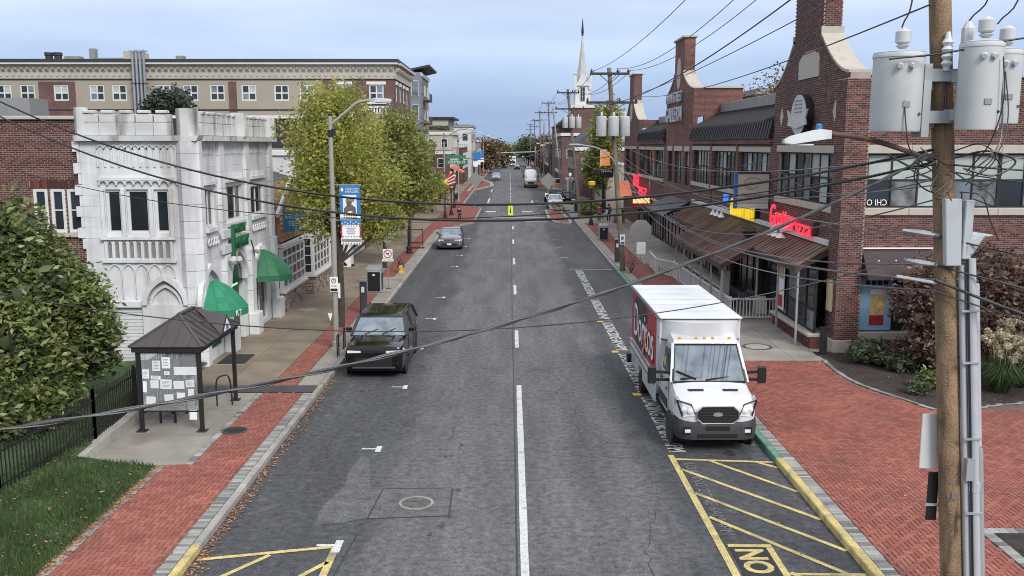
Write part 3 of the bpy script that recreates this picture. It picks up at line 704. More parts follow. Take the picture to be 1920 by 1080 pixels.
scatter('fallen_leaves', 'few dry leaves lying on the grass bank', 160, lambda y: random.uniform(-10.8, -8.5), lambda: random.uniform(14.5, 21), lambda x, y: zl(x, y)+.07, .02, .045, M['leaf_fallen'], 'leaves')
scatter('road_litter', 'tiny pale specks of grit scattered over the roadway', 700, lambda y: random.uniform(-5.5, 5.5), lambda: 15+random.betavariate(1, 1.6)*45, lambda x, y: .01, .006, .016, M['sign_back'], 'litter')
# ------------------------------------------------------------------ building helpers
def wall(b, pl, u0, u1, z0, z1, holes, th=.3):
    """wall slab with rectangular holes, cut into boxes"""
    us = sorted({u0, u1, *[h[0] for h in holes], *[h[1] for h in holes]}); us = [u for u in us if u0 <= u <= u1]
    for a, c in zip(us, us[1:]):
        mid = (a+c)/2; hz = sorted([(h[2], h[3]) for h in holes if h[0] < mid < h[1]]); z = z0
        for p, q in hz:
            if p > z: b.pbox(pl, a, c, z, p, -th, 0)
            z = max(z, q)
        if z < z1: b.pbox(pl, a, c, z, z1, -th, 0)
    return b
def bricks(pl, regions, parent, m, keep=300, holes=(), clip=None, L=.215, Hh=.075, gap=.017, proud=.009, name='brick'):
    """running-bond bricks standing proud of the mortar; the ones that show largest are objects, the rest one stuff part"""
    full = []; rest = MB()
    def add(b, u0, u1, z0, z1, o=proud):
        p = [pl.pt(u0, z0, 0), pl.pt(u1, z0, 0), pl.pt(u1, z1, 0), pl.pt(u0, z1, 0)]; q = [pl.pt(u0, z0, o), pl.pt(u1, z0, o), pl.pt(u1, z1, o), pl.pt(u0, z1, o)]
        b.add(p+q, [(4, 5, 6, 7), (0, 1, 5, 4), (1, 2, 6, 5), (2, 3, 7, 6), (3, 0, 4, 7)])
    for (u0, u1, z0, z1) in regions:
        nz = int(round((z1-z0)/Hh))
        for j in range(nz):
            za, zb = z0+j*Hh+gap/2, z0+(j+1)*Hh-gap/2; off = (j % 2)*L/2; zm = (za+zb)/2
            k = math.floor((u0-off)/L)
            while k*L+off < u1:
                a, c = max(u0, k*L+off)+gap/2, min(u1, (k+1)*L+off)-gap/2; k += 1
                segs = [(a, c)]
                for h in holes:
                    if h[2] < zm < h[3]:
                        segs = [s for (p, q) in segs for s in ((p, min(q, h[0]-gap/2)), (max(p, h[1]+gap/2), q)) if s[1]-s[0] > .03]
                for p, q in segs:
                    if q-p < .03: continue
                    if clip and not clip((p+q)/2, zm): continue
                    if abs(q-p-(L-gap)) < .002: full.append(((p+q)/2, zm))
                    else: add(rest, p, q, za, zb, proud+random.uniform(-.002, .003))
    vis = []
    for i, (u, z) in enumerate(full):
        w = pl.pt(u, z, proud)
        if inframe(*w, -5): vis.append((w[0]**2+w[1]**2+(w[2]-7.7)**2, i))
    vis = {i for _, i in sorted(vis)[:keep]}
    o0 = Pl(pl.a, 0, pl.s); sv = pl; h = (L-gap)/2; hz = (Hh-gap)/2
    pl = o0; me = meshof(name, lambda b: add(b, -h, h, -hz, hz), m); pl = sv
    for i, (u, z) in enumerate(full):
        if i in vis: place(name, me, pl.pt(u, z, random.uniform(-.002, .003)), parent)
        else: add(rest, u-h, u+h, z-hz, z+hz, proud+random.uniform(-.002, .003))
    rest.build(name+'_field', m, parent, kind='stuff')

def window(pl, u0, u1, z0, z1, parent, fm, gm, us=(), zs=(), rec=.12, fw=.06, name='window', mw=.04, gms=None):
    """framed window: frame with mullions, one pane object per light"""
    b = MB(); U = [u0]+list(us)+[u1]; Z = [z0]+list(zs)+[z1]
    b.pbox(pl, u0, u0+fw, z0, z1, -rec-.05, -rec+.03); b.pbox(pl, u1-fw, u1, z0, z1, -rec-.05, -rec+.03)
    b.pbox(pl, u0+fw, u1-fw, z0, z0+fw, -rec-.05, -rec+.03); b.pbox(pl, u0+fw, u1-fw, z1-fw, z1, -rec-.05, -rec+.03)
    for u in us: b.pbox(pl, u-mw/2, u+mw/2, z0+fw, z1-fw, -rec-.04, -rec+.025)
    for z in zs: b.pbox(pl, u0+fw, u1-fw, z-mw/2, z+mw/2, -rec-.035, -rec+.02)
    f = b.build(name, fm, parent)
    for i in range(len(U)-1):
        for j in range(len(Z)-1):
            g = gm if not gms else gms[(i*7+j*3+random.randint(0, 3)) % len(gms)] if callable(gms) is False else gms(i, j)
            q = MB().add([pl.pt(U[i]+.01, Z[j]+.01, -rec-.01-.0007*(i+j)), pl.pt(U[i+1]-.01, Z[j]+.01, -rec-.01-.0007*(i+j)), pl.pt(U[i+1]-.01, Z[j+1]-.01, -rec-.012-.0007*(i+j)), pl.pt(U[i]+.01, Z[j+1]-.01, -rec-.012-.0007*(i+j))], [(0, 1, 2, 3)])
            q.build('pane', g, f)
    return f
def frange(a, b, n): return [a+(b-a)*i/n for i in range(1, n)]

# ------------------------------------------------------------------ brick building on the right, with gables
gb = thing('brick_building', 'long red brick building with tall chimney gables and black metal roofs', 'building', (12, 60, .1))
PX_ = Pl('x', 12.0, -1); PY_ = Pl('y', 33.4, -1)
LS, WT, DT = M['limestone'], M['white_trim'], M['dark_trim']
# camera side wall
fh = [(12.8, 17.6, 5.43, 7.36), (12.8, 16.2, .9, 3.5), (17.6, 30, 5.43, 7.36)]
part('wall', M['mortar'], gb, lambda b: wall(b, PY_, 12.31, 30, .1, 10.0, fh))
bricks(PY_, [(12.7, 20.5, .55, 10.0)], gb, M['brick'], holes=fh+[(12.6, 20.5, 5.16, 5.43), (12.6, 20.5, 7.36, 7.66), (12.6, 16.4, .6, .9), (20.4, 20.6, 0, 11)])
part('coping', LS, gb, lambda b: b.box(12.75, 30, 33.3, 33.85, 10.0, 10.13), bevel=.02)
for x in range(6):
    part('lintel', LS, gb, lambda b: b.box(12.72+x*1.6, 12.71+(x+1)*1.6, 33.33, 33.55, 7.37, 7.65), bevel=.008)
    part('sill', LS, gb, lambda b: b.box(12.72+x*1.6, 12.71+(x+1)*1.6, 33.28, 33.55, 5.17, 5.42), bevel=.015)
gmix = lambda i, j: M['blind'] if j == 1 else [M['glass'], M['window_lit'], M['blind'], M['glass_sky'], M['window_lit']][i % 5]
M['window_lit'] = mat('window_lit', (.13, .14, .145), .15, var=.8, scale=2.2)
window(PY_, 12.82, 17.6, 5.43, 7.36, gb, M['black_metal'], M['glass'], us=(13.72, 14.67, 15.68, 16.65), zs=(6.42,), rec=.16, mw=.06, gms=gmix)
window(PY_, 17.6, 22.4, 5.43, 7.36, gb, M['black_metal'], M['glass'], us=(18.5, 19.5, 20.5, 21.4), zs=(6.42,), rec=.165, mw=.06, gms=gmix)
text('CHI O', M['white'], gb, (13.22, 33.49, 5.62), (-1, 0, 0), (0, 0, 1), .72, .22, .004)
# ground floor poster window and dark canopy
part('poster', mat('poster_blue', (.25, .45, .6), .5, var=.12, scale=1), gb, lambda b: b.box(12.84, 14.0, 33.5, 33.54, .93, 2.9))
part('poster_picture', mat('poster_food', (.62, .45, .2), .5, var=.35, scale=7), gb, lambda b: b.box(13.2, 13.72, 33.485, 33.499, 1.5, 2.25))
part('poster_picture', M['red'], gb, lambda b: b.box(13.2, 13.72, 33.485, 33.499, 1.12, 1.48))
part('poster_picture', M['white'], gb, lambda b: b.box(13.2, 13.72, 33.487, 33.4985, 2.26, 2.45))
part('poster_strip', M['black'], gb, lambda b: [b.box(13.0+k*.22, 13.16+k*.22, 33.487, 33.499, 2.62, 2.8) for k in range(4)])
window(PY_, 14.02, 16.18, .92, 3.5, gb, M['black_metal'], M['glass'], us=(15.1,), zs=(2.8,), rec=.16)
part('base_course', LS, gb, lambda b: b.box(12.75, 16.4, 33.28, 33.55, .6, .88), bevel=.015)
part('canopy', mat('canopy_maroon', (.045, .028, .03), .7, var=.2), gb, lambda b: b.prism([(33.4, 3.95), (32.7, 3.05), (32.7, 2.9), (33.4, 2.9)], Pl('x', 0, 1), 12.76, 15.6))
part('canopy_edge', M['white'], gb, lambda b: b.box(12.76, 15.6, 33.3, 33.39, 3.95, 4.0))
part('canopy_logo', M['white'], gb, lambda b: b.tube([(13.55+.32*math.cos(a), 33.06-.28*math.sin(a)*.62, 3.5+.32*math.sin(a)*.75) for a in [PI*.9+PI*1.2*i/14 for i in range(15)]], .03, 6))
# corner pier
PyP = Pl('y', 33.25, -1); PxP = Pl('x', 11.86, -1)
part('pier', M['mortar'], gb, lambda b: b.box(11.86, 12.72, 33.25, 34.3, .6, 10.0))
bricks(PyP, [(11.86, 12.72, .6, 10.0)], gb, M['brick'], keep=200); bricks(PxP, [(33.25, 34.3, .6, 10.0)], gb, M['brick'], keep=200)
part('pier_base', LS, gb, lambda b: b.box(11.8, 12.78, 33.19, 34.36, .1, .6), bevel=.02)
part('notice_board', M['cream'], gb, lambda b: b.box(11.78, 11.85, 33.55, 34.1, 1.6, 2.75), bevel=.01)
# street side: gable bay one
wh1 = [(34.6, 41.75, 5.4, 7.35)]
part('wall', M['mortar'], gb, lambda b: wall(b, PX_, 34.3, 42.7, 3.6, 9.2, wh1))
def gable_curve(ya, yb, c0, c1, zs_, zc):
    """ogee shoulder from (ya, zs_) up to the chimney edge (c0, zc)"""
    pts = []
    for i in range(9):
        t = i/8; pts.append((ya+(c0-ya)*t, zs_+(zc-zs_)*(t**1.7)))
    return pts
def gable(y0, y1, c0, c1, zsh, zc, ztop, zbase, brickm, real):
    L_ = gable_curve(y0, y1, c0, c1, zsh, zc); R_ = [(y1-(p[0]-y0)*(y1-c1)/(c0-y0), p[1]) for p in L_]
    poly = [(y0, zbase)] + L_ + [(c0, ztop), (c1, ztop)] + R_[::-1] + [(y1, zbase)]
    part('gable', M['mortar'] if real else brickm, gb, lambda b: b.prism(poly, PX_, -.72, 0))
    for q, nm in ((L_, 0), (R_, 1)):
        mb = MB()
        for (a0, b0), (a1, b1) in zip(q, q[1:]):
            mb.add([(11.93, a0, b0+.005), (11.93, a1, b1+.005), (12.78, a1, b1+.005), (12.78, a0, b0+.005), (11.93, a0, b0+.1), (11.93, a1, b1+.1), (12.78, a1, b1+.1), (12.78, a0, b0+.1)],
                   HEXF)
        mb.build('gable_coping', LS, gb)
        e = (c0-.07, c0) if nm == 0 else (c1, c1+.07)
        part('kneeler', LS, gb, lambda b: b.box(11.92, 12.79, e[0], e[1], zc-.1, zc+.3))
    part('chimney_cap', LS, gb, lambda b: b.box(11.86, 12.86, c0-.12, c1+.12, ztop, ztop+.16), bevel=.03)
    if real:
        def inside(u, z):
            if z > zc: return c0 < u < c1 and z < ztop
            t = (u-y0)/(c0-y0) if u < c0 else ((y1-u)/(y1-c1) if u > c1 else 1)
            return z < zsh+(zc-zsh)*max(0, t)**1.7-.03
        hl = [(36.75, 39.3, 10.3, 10.95), (36.95, 39.1, 10.95, 11.2), (37.4, 38.65, 11.2, 11.35)]
        bricks(PX_, [(34.3, 42.7, 3.6, 9.2), ], gb, brickm, holes=wh1+[(34.3, 42.1, 5.15, 5.4), (34.3, 42.1, 7.35, 7.62)], keep=300)
        bricks(PX_, [(y0, y1, 9.2, ztop)], gb, brickm, holes=hl, clip=inside, keep=100)
        bricks(Pl('y', c0, -1), [(12.0, 12.72, zc+.3, ztop)], gb, brickm, keep=60)
gable(33.4, 42.7, 36.6, 40.1, 10.2, 11.85, 14.2, 9.2, M['brick'], True)
# arched panel, emblem, diamonds
ap = [(36.75, 10.3), (39.3, 10.3), (39.3, 10.9)] + [(38.02+1.28*math.cos(a), 10.9+.45*math.sin(a)) for a in [PI*i/12 for i in range(1, 12)]] + [(36.75, 10.9)]
part('arched_panel', LS, gb, lambda b: b.prism(ap, PX_, 0, .05))
def emblem(y, z, s, parent):
    part('emblem_back', M['black_metal'], parent, lambda b: b.prism([(y+.95*s*math.cos(a), z+.82*s*math.sin(a)) for a in [2*PI*i/28 for i in range(28)]], PX_, .02, .32))
    part('emblem_disc', M['white_panel'], parent, lambda b: b.prism([(y+.93*s*math.cos(a), z+.8*s*math.sin(a)) for a in [2*PI*i/28 for i in range(28)]], PX_, .32, .36))
    part('emblem_scroll', M['white_panel'], parent, lambda b: b.prism([(y-1.35*s, z+.22*s), (y-1.0*s, z+.12*s), (y-.9*s, z-.1*s), (y, z-.22*s), (y+.9*s, z-.1*s), (y+1.0*s, z+.12*s), (y+1.35*s, z+.22*s), (y+1.1*s, z-.15*s), (y+1.2*s, z-.4*s), (y+.8*s, z-.45*s), (y, z-.55*s), (y-.8*s, z-.45*s), (y-1.2*s, z-.4*s), (y-1.1*s, z-.15*s)], PX_, .36, .42))
    for k in range(4): part('emblem_line', M['sign_back'], parent, lambda b: b.pbox(PX_, y-.5*s, y+.5*s, z+(.1+k*.15)*s, z+(.14+k*.15)*s, .36, .375))
emblem(38.1, 8.86, 1.0, gb)
for y, z in ((34.7, 8.9), (41.5, 8.85), (50, 4.6), (80, 4.3)):
    part('diamond', LS, gb, lambda b: b.prism([(y-.26, z), (y, z-.4), (y+.26, z), (y, z+.4)], PX_, 0, .04))
M['window_dark'] = mat('window_dark', (.03, .036, .04), .12, var=.6, scale=1.2, spec=.6)
gm2 = lambda i, j: random.choice((M['glass'], M['window_dark'], M['glass_sky'], M['glass_sky'], M['window_lit'], M['blind']))
def street_window(u0, u1, z0, z1, n, far=False):
    window(PX_, u0, u1, z0, z1, gb, M['black_metal'], M['glass'], us=frange(u0, u1, n), zs=(z0+(z1-z0)*.52,), rec=.16, mw=.07, gms=gm2)
    part('lintel', LS, gb, lambda b: b.pbox(PX_, u0-.25, u1+.25, z1+.01, z1+.27, -.2, .05), bevel=.01)
    part('sill', LS, gb, lambda b: b.pbox(PX_, u0-.25, u1+.25, z0-.25, z0-.01, -.2, .09), bevel=.01)
street_window(34.6, 41.75, 5.4, 7.35, 7)
# lower range one (between the gables)
w2 = [(43.3, 48.8, 5.3, 7.3), (49.7, 55.2, 5.3, 7.3), (56.1, 61.2, 5.3, 7.3)]
part('wall', M['brick_far'], gb, lambda b: wall(b, PX_, 42.7, 61.7, 3.4, 8.2, w2))
for h in w2: street_window(*h, 6)
for y in (49.25, 55.65):
    part('pilaster', M['brick_far2'], gb, lambda b: b.pbox(PX_, y-.25, y+.25, 4.1, 8.1, 0, .07))
# gable two with the sign, lower range two, gable three
w3 = [(62.6, 64.2, 4.9, 7.2), (65.2, 68.2, 4.9, 7.2), (69.2, 71, 4.9, 7.2)]
part('wall', M['brick_far2'], gb, lambda b: wall(b, PX_, 61.7, 72.2, .1, 9.5, w3))
for h in w3: window(PX_, *h, gb, M['black_metal'], M['glass'], us=frange(h[0], h[1], 2), zs=(6.2,), rec=.16, gms=gm2); part('lintel', LS, gb, lambda b: b.pbox(PX_, h[0]-.1, h[1]+.1, 7.21, 7.55, -.1, .06))
gable(61.7, 72.2, 65.3, 69.0, 11.3, 12.4, 14.9, 9.5, M['brick_far2'], False)
part('return_wall', M['brick_far2'], gb, lambda b: b.box(12.73, 15.2, 61.7, 62.1, 6, 11.3))
part('return_coping', LS, gb, lambda b: b.box(12.7, 15.3, 61.6, 62.2, 11.3, 11.42))
part('oval_panel', LS, gb, lambda b: b.prism([(67.2+.75*math.cos(a), 12.6+1.1*math.sin(a)) for a in [2*PI*i/20 for i in range(20)]], PX_, 0, .05))
M['sign_pale'] = mat('sign_pale', (.5, .54, .58), .5, var=.05)
text('MAIN STREET', M['sign_pale'], gb, (11.85, 68.3, 11.0), (0, -1, 0), (0, 0, 1), 6.3, .72, .04, spacing=1.15)
text('GALLERIA', M['sign_pale'], gb, (11.85, 68.3, 9.8), (0, -1, 0), (0, 0, 1), 6.5, 1.05, .04, spacing=1.15)
w4 = [(73, 77.2, 5.0, 7.2), (78, 82.2, 5.0, 7.2), (83, 86.6, 5.0, 7.2)]
part('wall', M['brick_far'], gb, lambda b: wall(b, PX_, 72.2, 87.2, 3.2, 8.0, w4))
for h in w4: street_window(*h, 5)
w5 = [(89, 92, 4.9, 7.2), (93, 97, 4.9, 7.2)]
part('wall', M['brick_far'], gb, lambda b: wall(b, PX_, 87.2, 98.2, .1, 9.2, w5))
for h in w5: street_window(*h, 4)
gable(87.2, 98.2, 91.2, 94.6, 9.9, 11.6, 14.3, 9.2, M['brick_far'], False)
part('oval_panel', LS, gb, lambda b: b.prism([(92.9+.7*math.cos(a), 10.8+.95*math.sin(a)) for a in [2*PI*i/20 for i in range(20)]], PX_, 0, .05))
part('return_wall', M['brick_far'], gb, lambda b: b.box(12.73, 15, 87.2, 87.6, 6, 9.9)); part('end_wall', M['brick_far'], gb, lambda b: b.box(12.31, 22, 97.8, 98.2, .1, 8))
part('core', M['brick_far'], gb, lambda b: b.box(15.4, 30, 34.2, 97.6, .1, 8.3)); part('roof_deck', M['roof_black'], gb, lambda b: b.box(12.75, 30, 33.75, 97.6, 8.31, 8.5))
part('party_wall', M['brick_far'], gb, lambda b: [b.box(12.31, 15, 42.4, 42.69, 6, 10.05)])
# mansard roofs with standing seams
def mansard(y0, y1, zt):
    prof = [(11.78, 7.95), (11.78, 8.0), (11.95, 8.75), (13.9, zt), (13.9, zt-.2), (12.3, 8.2)]
    part('roof', M['roof_black'], gb, lambda b: b.prism([(p[0], p[1]) for p in prof], Pl('y', 0, 1), y0+.02, y1-.02))
    mb = MB(); n = int((y1-y0)/.45)
    for i in range(n+1):
        y = y0+.06+(y1-y0-.12)*i/n
        mb.beam((11.77, y, 8.0), (11.93, y, 8.76), .05, .09); mb.beam((11.93, y, 8.77), (13.88, y, zt+.02), .05, .09)
    mb.build('roof_seam', M['dark_trim'], gb)
    part('ridge_cap', M['sign_back'], gb, lambda b: b.box(13.75, 14.3, y0+.03, y1-.03, zt-.02, zt+.55), bevel=.02)
    part('eave_trim', M['brick_far2'], gb, lambda b: b.box(11.85, 12.1, y0+.02, y1-.02, 7.72, 7.94))
mansard(42.75, 61.65, 9.75); mansard(72.25, 87.15, 9.6)

# ground floor of the street side: storefront under the awning
part('storefront_back', M['black'], gb, lambda b: b.box(12.35, 12.5, 34.4, 61.6, .1, 3.6))
for y0, y1, n in ((34.45, 39.4, 4), (40.2, 44.0, 3), (44.6, 49.4, 4), (50, 55, 4), (55.6, 60.8, 4)):
    window(PX_, y0, y1, .65 if y0 < 40 else .2, 3.1, gb, M['black_metal'], M['glass'], us=frange(y0, y1, n), zs=(2.3,), rec=.12, mw=.08, name='shop_window', gms=lambda i, j: [M['glass'], M['glass_sky'], M['window_dark']][(i+j) % 3])
for y in (39.8, 44.3, 49.7, 55.3, 61.3): part('pier', M['brick_far'], gb, lambda b: b.box(11.9, 12.34, y-.28, y+.28, .1, 3.5))
part('soffit', M['black_metal'], gb, lambda b: b.box(12.0, 12.34, 34.4, 61.6, 3.35, 3.58))
# projecting low window bay next to the pier
part('bay_plinth', M['brick'], gb, lambda b: b.box(11.2, 11.84, 33.95, 38.9, .1, .55)); part('bay_cap', LS, gb, lambda b: b.box(11.1, 11.88, 33.9, 39.0, .56, .7), bevel=.03)
bricks(Pl('x', 11.19, -1), [(33.95, 38.9, .12, .55)], gb, M['brick'], keep=80)
window(Pl('x', 11.35, -1), 34.0, 38.8, .72, 3.1, gb, M['black_metal'], M['glass_sky'], us=(35.1, 36.2, 37.5), zs=(1.55,), rec=.02, mw=.09, name='shop_window', gms=lambda i, j: [M['glass_sky'], M['glass'], M['window_dark']][(i+j) % 3])
part('bay_poster', M['white'], gb, lambda b: b.box(11.29, 11.31, 37.75, 38.6, .9, 2.95)); part('bay_poster_print', M['red'], gb, lambda b: b.box(11.275, 11.289, 37.9, 38.45, 1.0, 1.5)); part('bay_poster_print', mat('food', (.45, .3, .18), .5, var=.4, scale=8), gb, lambda b: b.box(11.275, 11.289, 37.85, 38.5, 2.2, 2.8))
# awning of brown standing seam metal
def awn(y0, y1, xe, z_w=3.92, sl=.58, nm='awning_panel'):
    n = int((y1-y0)/.42); ze = z_w-(11.98-xe)*sl
    me = None
    for i in range(n):
        a, c = y0+(y1-y0)*i/n, y0+(y1-y0)*(i+1)/n
        part('awning_panel', M['awning_brown'], gb, lambda b: b.add([(11.98, a+.02, z_w), (11.98, c-.02, z_w), (xe, c-.02, ze), (xe, a+.02, ze), (11.98, a+.02, z_w-.05), (11.98, c-.02, z_w-.05), (xe, c-.02, ze-.05), (xe, a+.02, ze-.05)],
            HEXF))
        part('awning_seam', M['awning_brown'], gb, lambda b: b.beam((11.97, a, z_w+.015), (xe-.02, a, ze+.015), .05, .09))
    part('awning_fascia', mat('fascia_brown', (.07, .042, .035), .7), gb, lambda b: b.box(xe-.04, xe+.02, y0, y1, ze-.26, ze-.055))
    for yy in (y0+.01, y1-.04): part('awning_end', MATS['fascia_brown'], gb, lambda b: b.prism([(xe+.03, ze-.24), (xe+.03, ze-.06), (11.97, z_w-.06), (11.97, z_w-.3)], Pl('y', 0, 1), yy, yy+.03))
awn(34.45, 40.7, 10.75); awn(40.75, 52.6, 9.35, 3.92, .55); awn(52.7, 60.5, 10.6)
part('awning_trim', WT, gb, lambda b: b.box(11.82, 11.985, 34.4, 60.6, 3.94, 4.14), bevel=.01)
# porch posts, low wall
for y in (40.9, 43.2, 45.5, 47.8, 50.1, 52.4): part('porch_post', M['grey_metal'], gb, lambda b: b.box(9.42, 9.5, y, y+.08, .12, 2.4))
for y in (34.6, 37.2, 40.4): part('porch_post', M['grey_metal'], gb, lambda b: b.box(10.84, 10.91, y, y+.07, .12, 3.1))
part('porch_wall', M['brick_far'], gb, lambda b: b.box(9.9, 10.15, 43.0, 52.3, .1, .95)); part('porch_wall_cap', LS, gb, lambda b: b.box(9.84, 10.21, 42.9, 52.4, .96, 1.1), bevel=.02)
part('porch_wall_end', LS, gb, lambda b: b.box(9.84, 10.2, 42.6, 42.88, .1, 1.9))
# entrance past the porch
part('kiosk_roof', M['black_metal'], gb, lambda b: b.prism([(10.2, 3.0), (11.98, 3.9), (11.98, 3.7), (10.2, 2.8)], Pl('y', 0, 1), 62, 70))
for y0, y1 in ((73, 79), (80, 86.5), (88, 97)):
    window(PX_, y0, y1, .3, 3.0, gb, M['black_metal'], M['glass'], us=frange(y0, y1, 5), zs=(2.3,), rec=.05, mw=.1, name='shop_window'); part('shop_band', LS, gb, lambda b: b.pbox(PX_, y0-.3, y1+.3, 3.02, 3.2, -.2, .05))
window(PX_, 62.4, 71.4, .3, 3.0, gb, M['black_metal'], M['glass'], us=frange(62.4, 71.4, 6), zs=(2.3,), rec=-.03, mw=.1, name='shop_window')

# signs on that facade (separate things)
def wallsign(name, label, parts, loc):
    t = thing(name, label, 'sign', loc)
    for p in parts: p(t)
    return t
wallsign('shop_sign', 'glowing red script pizza sign above the brown awning', [
    lambda t: part('sign_box', mat('maroon_box', (.1, .03, .03), .5), t, lambda b: b.box(11.76, 11.99, 35.95, 38.4, 4.18, 4.68), bevel=.02),
    lambda t: text('Pizza', M['red_sign'], t, (11.68, 37.2, 4.42), (0, -1, 0), (0, 0, 1), 2.5, .62, .03),
    lambda t: text('Grotto', M['red_sign'], t, (11.68, 40.1, 4.6), (0, -1, 0), (0, 0, 1), 3.0, .95, .03, shear=.15),
    lambda t: part('sign_box', MATS['maroon_box'], t, lambda b: b.box(11.8, 11.99, 38.9, 41.3, 4.3, 4.55), bevel=.02)], (11.9, 38.7, 4.1))
wallsign('shop_sign', 'yellow capital letter sign between the projecting sign and red pizza sign', [
    lambda t: text('CLOUDY DEN', M['yellow_sign'], t, (11.7, 46.9, 4.45), (0, -1, 0), (0, 0, 1), 4.6, .85, .05),
    lambda t: part('sign_box', M['black'], t, lambda b: b.box(11.78, 11.99, 44.55, 49.3, 4.15, 4.8))], (11.9, 46.9, 4.1))
wallsign('shop_sign', 'small blue lit letters beside the projecting blue sign', [
    lambda t: text('ALE', mat('blue_lit', (.04, .2, .8), .4, var=0, emit=.5), t, (11.75, 50.6, 4.75), (0, -1, 0), (0, 0, 1), 1.2, .5, .04)], (11.9, 50.2, 4.5))
wallsign('shop_sign', 'red glowing stacked letter sign over the far shop windows', [
    lambda t: text('DEL', M['red_sign'], t, (11.7, 86.2, 4.35), (0, -1, 0), (0, 0, 1), 4.2, 1.1, .05), lambda t: text('PEZ', M['red_sign'], t, (11.7, 82, 3.5), (0, -1, 0), (0, 0, 1), 4.6, .8, .05)], (11.9, 84, 3.4))
wallsign('shop_sign', 'hanging red and orange panel sign under the red letters', [
    lambda t: part('panel', M['red'], t, lambda b: b.box(10.3, 11.9, 78.6, 78.8, 2.3, 3.4)), lambda t: part('panel_print', mat('orange_lit', (.95, .55, .2), .5, var=.2, emit=.6), t, lambda b: b.box(10.4, 11.8, 78.56, 78.6, 2.75, 3.2))], (11, 78.7, 2.3))
ps = thing('projecting_sign', 'large beige and blue framed sign projecting over the awning', 'sign', (11.2, 43, 4.8))
part('panel', M['beige'], ps, lambda b: b.box(10.5, 11.93, 42.95, 43.15, 4.98, 6.35)); part('edge', M['blue'], ps, lambda b: b.box(10.36, 10.49, 42.92, 43.18, 4.75, 6.45)); part('edge', M['black_metal'], ps, lambda b: b.box(10.5, 11.95, 42.92, 43.18, 6.355, 6.42))
part('lower_panel', M['paper'], ps, lambda b: [b.box(10.5, 11.93, 42.96, 43.14, 4.75, 4.85), b.box(10.5, 11.93, 42.96, 43.14, 4.87, 4.97)])
part('motif', mat('motif', (.3, .26, .2), .7), ps, lambda b: [b.tube([(11.2+.42*math.cos(a), 42.94, 5.9+.28*math.sin(a)) for a in [.3+4.6*i/16 for i in range(17)]], .02, 6), b.tube([(11.2+.22*math.cos(a), 42.94, 5.85+.16*math.sin(a)) for a in [2+4.4*i/12 for i in range(13)]], .02, 6)])
text('Cappuccino', M['ink'], ps, (11.2, 42.935, 5.36), (1, 0, 0), (0, 0, 1), 1.05, .2, .004, shear=.2)
# gooseneck lamps over the signs
def goose(y, label):
    t = thing('gooseneck_lamp', label, 'lamp', (11.98, y, 4.0), group='gooseneck lamps on the brick facade')
    part('arm', M['white'], t, lambda b: b.tube(smoothpts([(11.98, y, 4.2), (11.7, y, 4.32), (11.4, y, 4.2), (11.3, y, 4.0)], 4), .025, 6))
    part('shade', M['white'], t, lambda b: b.lathe([(.03, .2), (.06, .12), (.09, .05), (.2, -.08), (.19, -.1)], (11.3, y, 3.92), 14))
for i, y in enumerate((38.6, 39.3, 40.0)): goose(y, ['gooseneck lamp nearest the corner, below the red pizza sign', 'middle gooseneck lamp below the red pizza sign', 'gooseneck lamp farthest from the corner below the red pizza sign'][i])
for i, y in enumerate((49.6, 50.6, 51.6)): goose(y, ['gooseneck lamp below the yellow letters, nearest of three', 'gooseneck lamp below the yellow letters, middle of three', 'gooseneck lamp below the yellow letters, farthest of three'][i])
# black waste bin at the pier
t = thing('standing_ashtray', 'slim black post standing at the brick corner pier', 'ashtray', (11.35, 33.0, .13))
part('post', M['black_metal'], t, lambda b: b.box(11.28, 11.5, 32.9, 33.12, .16, 1.1), bevel=.015); part('base', M['black_metal'], t, lambda b: b.box(11.12, 11.66, 32.75, 33.28, .13, .16), bevel=.01); part('cap', M['black_metal'], t, lambda b: b.box(11.25, 11.53, 32.87, 33.15, 1.1, 1.14))

# white patio railing
def railing(label, pts, z0=.13, h=.95):
    t = thing('railing', label, 'railing', (pts[0][0], pts[0][1], z0), group='white patio railings')
    bal = meshof('baluster', lambda b: b.box(-.018, .018, -.018, .018, .12, h-.09), WT)
    for (x0, y0), (x1, y1) in zip(pts, pts[1:]):
        part('top_rail', WT, t, lambda b: b.beam((x0, y0, z0+h-.05), (x1, y1, z0+h-.05), .09, .07)); part('bottom_rail', WT, t, lambda b: b.beam((x0, y0, z0+.1), (x1, y1, z0+.1), .06, .05))
        L = math.hypot(x1-x0, y1-y0); n = int(L/.14)
        for i in range(1, n): place('baluster', bal, (x0+(x1-x0)*i/n, y0+(y1-y0)*i/n, z0), t)
        m = max(1, int(L/1.8))
        for i in range(m+1):
            if (x0, y0) != pts[0] and i == 0: continue
            px_, py_ = x0+(x1-x0)*i/m, y0+(y1-y0)*i/m; part('post', WT, t, lambda b: b.box(px_-.05, px_+.05, py_-.05, py_+.05, z0-.02, z0+h+.05))
railing('white patio railing along the porch, running back from beside the truck', [(11.6, 39.8), (9.62, 39.9), (9.4, 50.7)])
railing('white patio railing by the ramp beyond the porch', [(9.35, 51.2), (9.4, 52.6), (8.6, 54.2), (8.75, 57.5)])
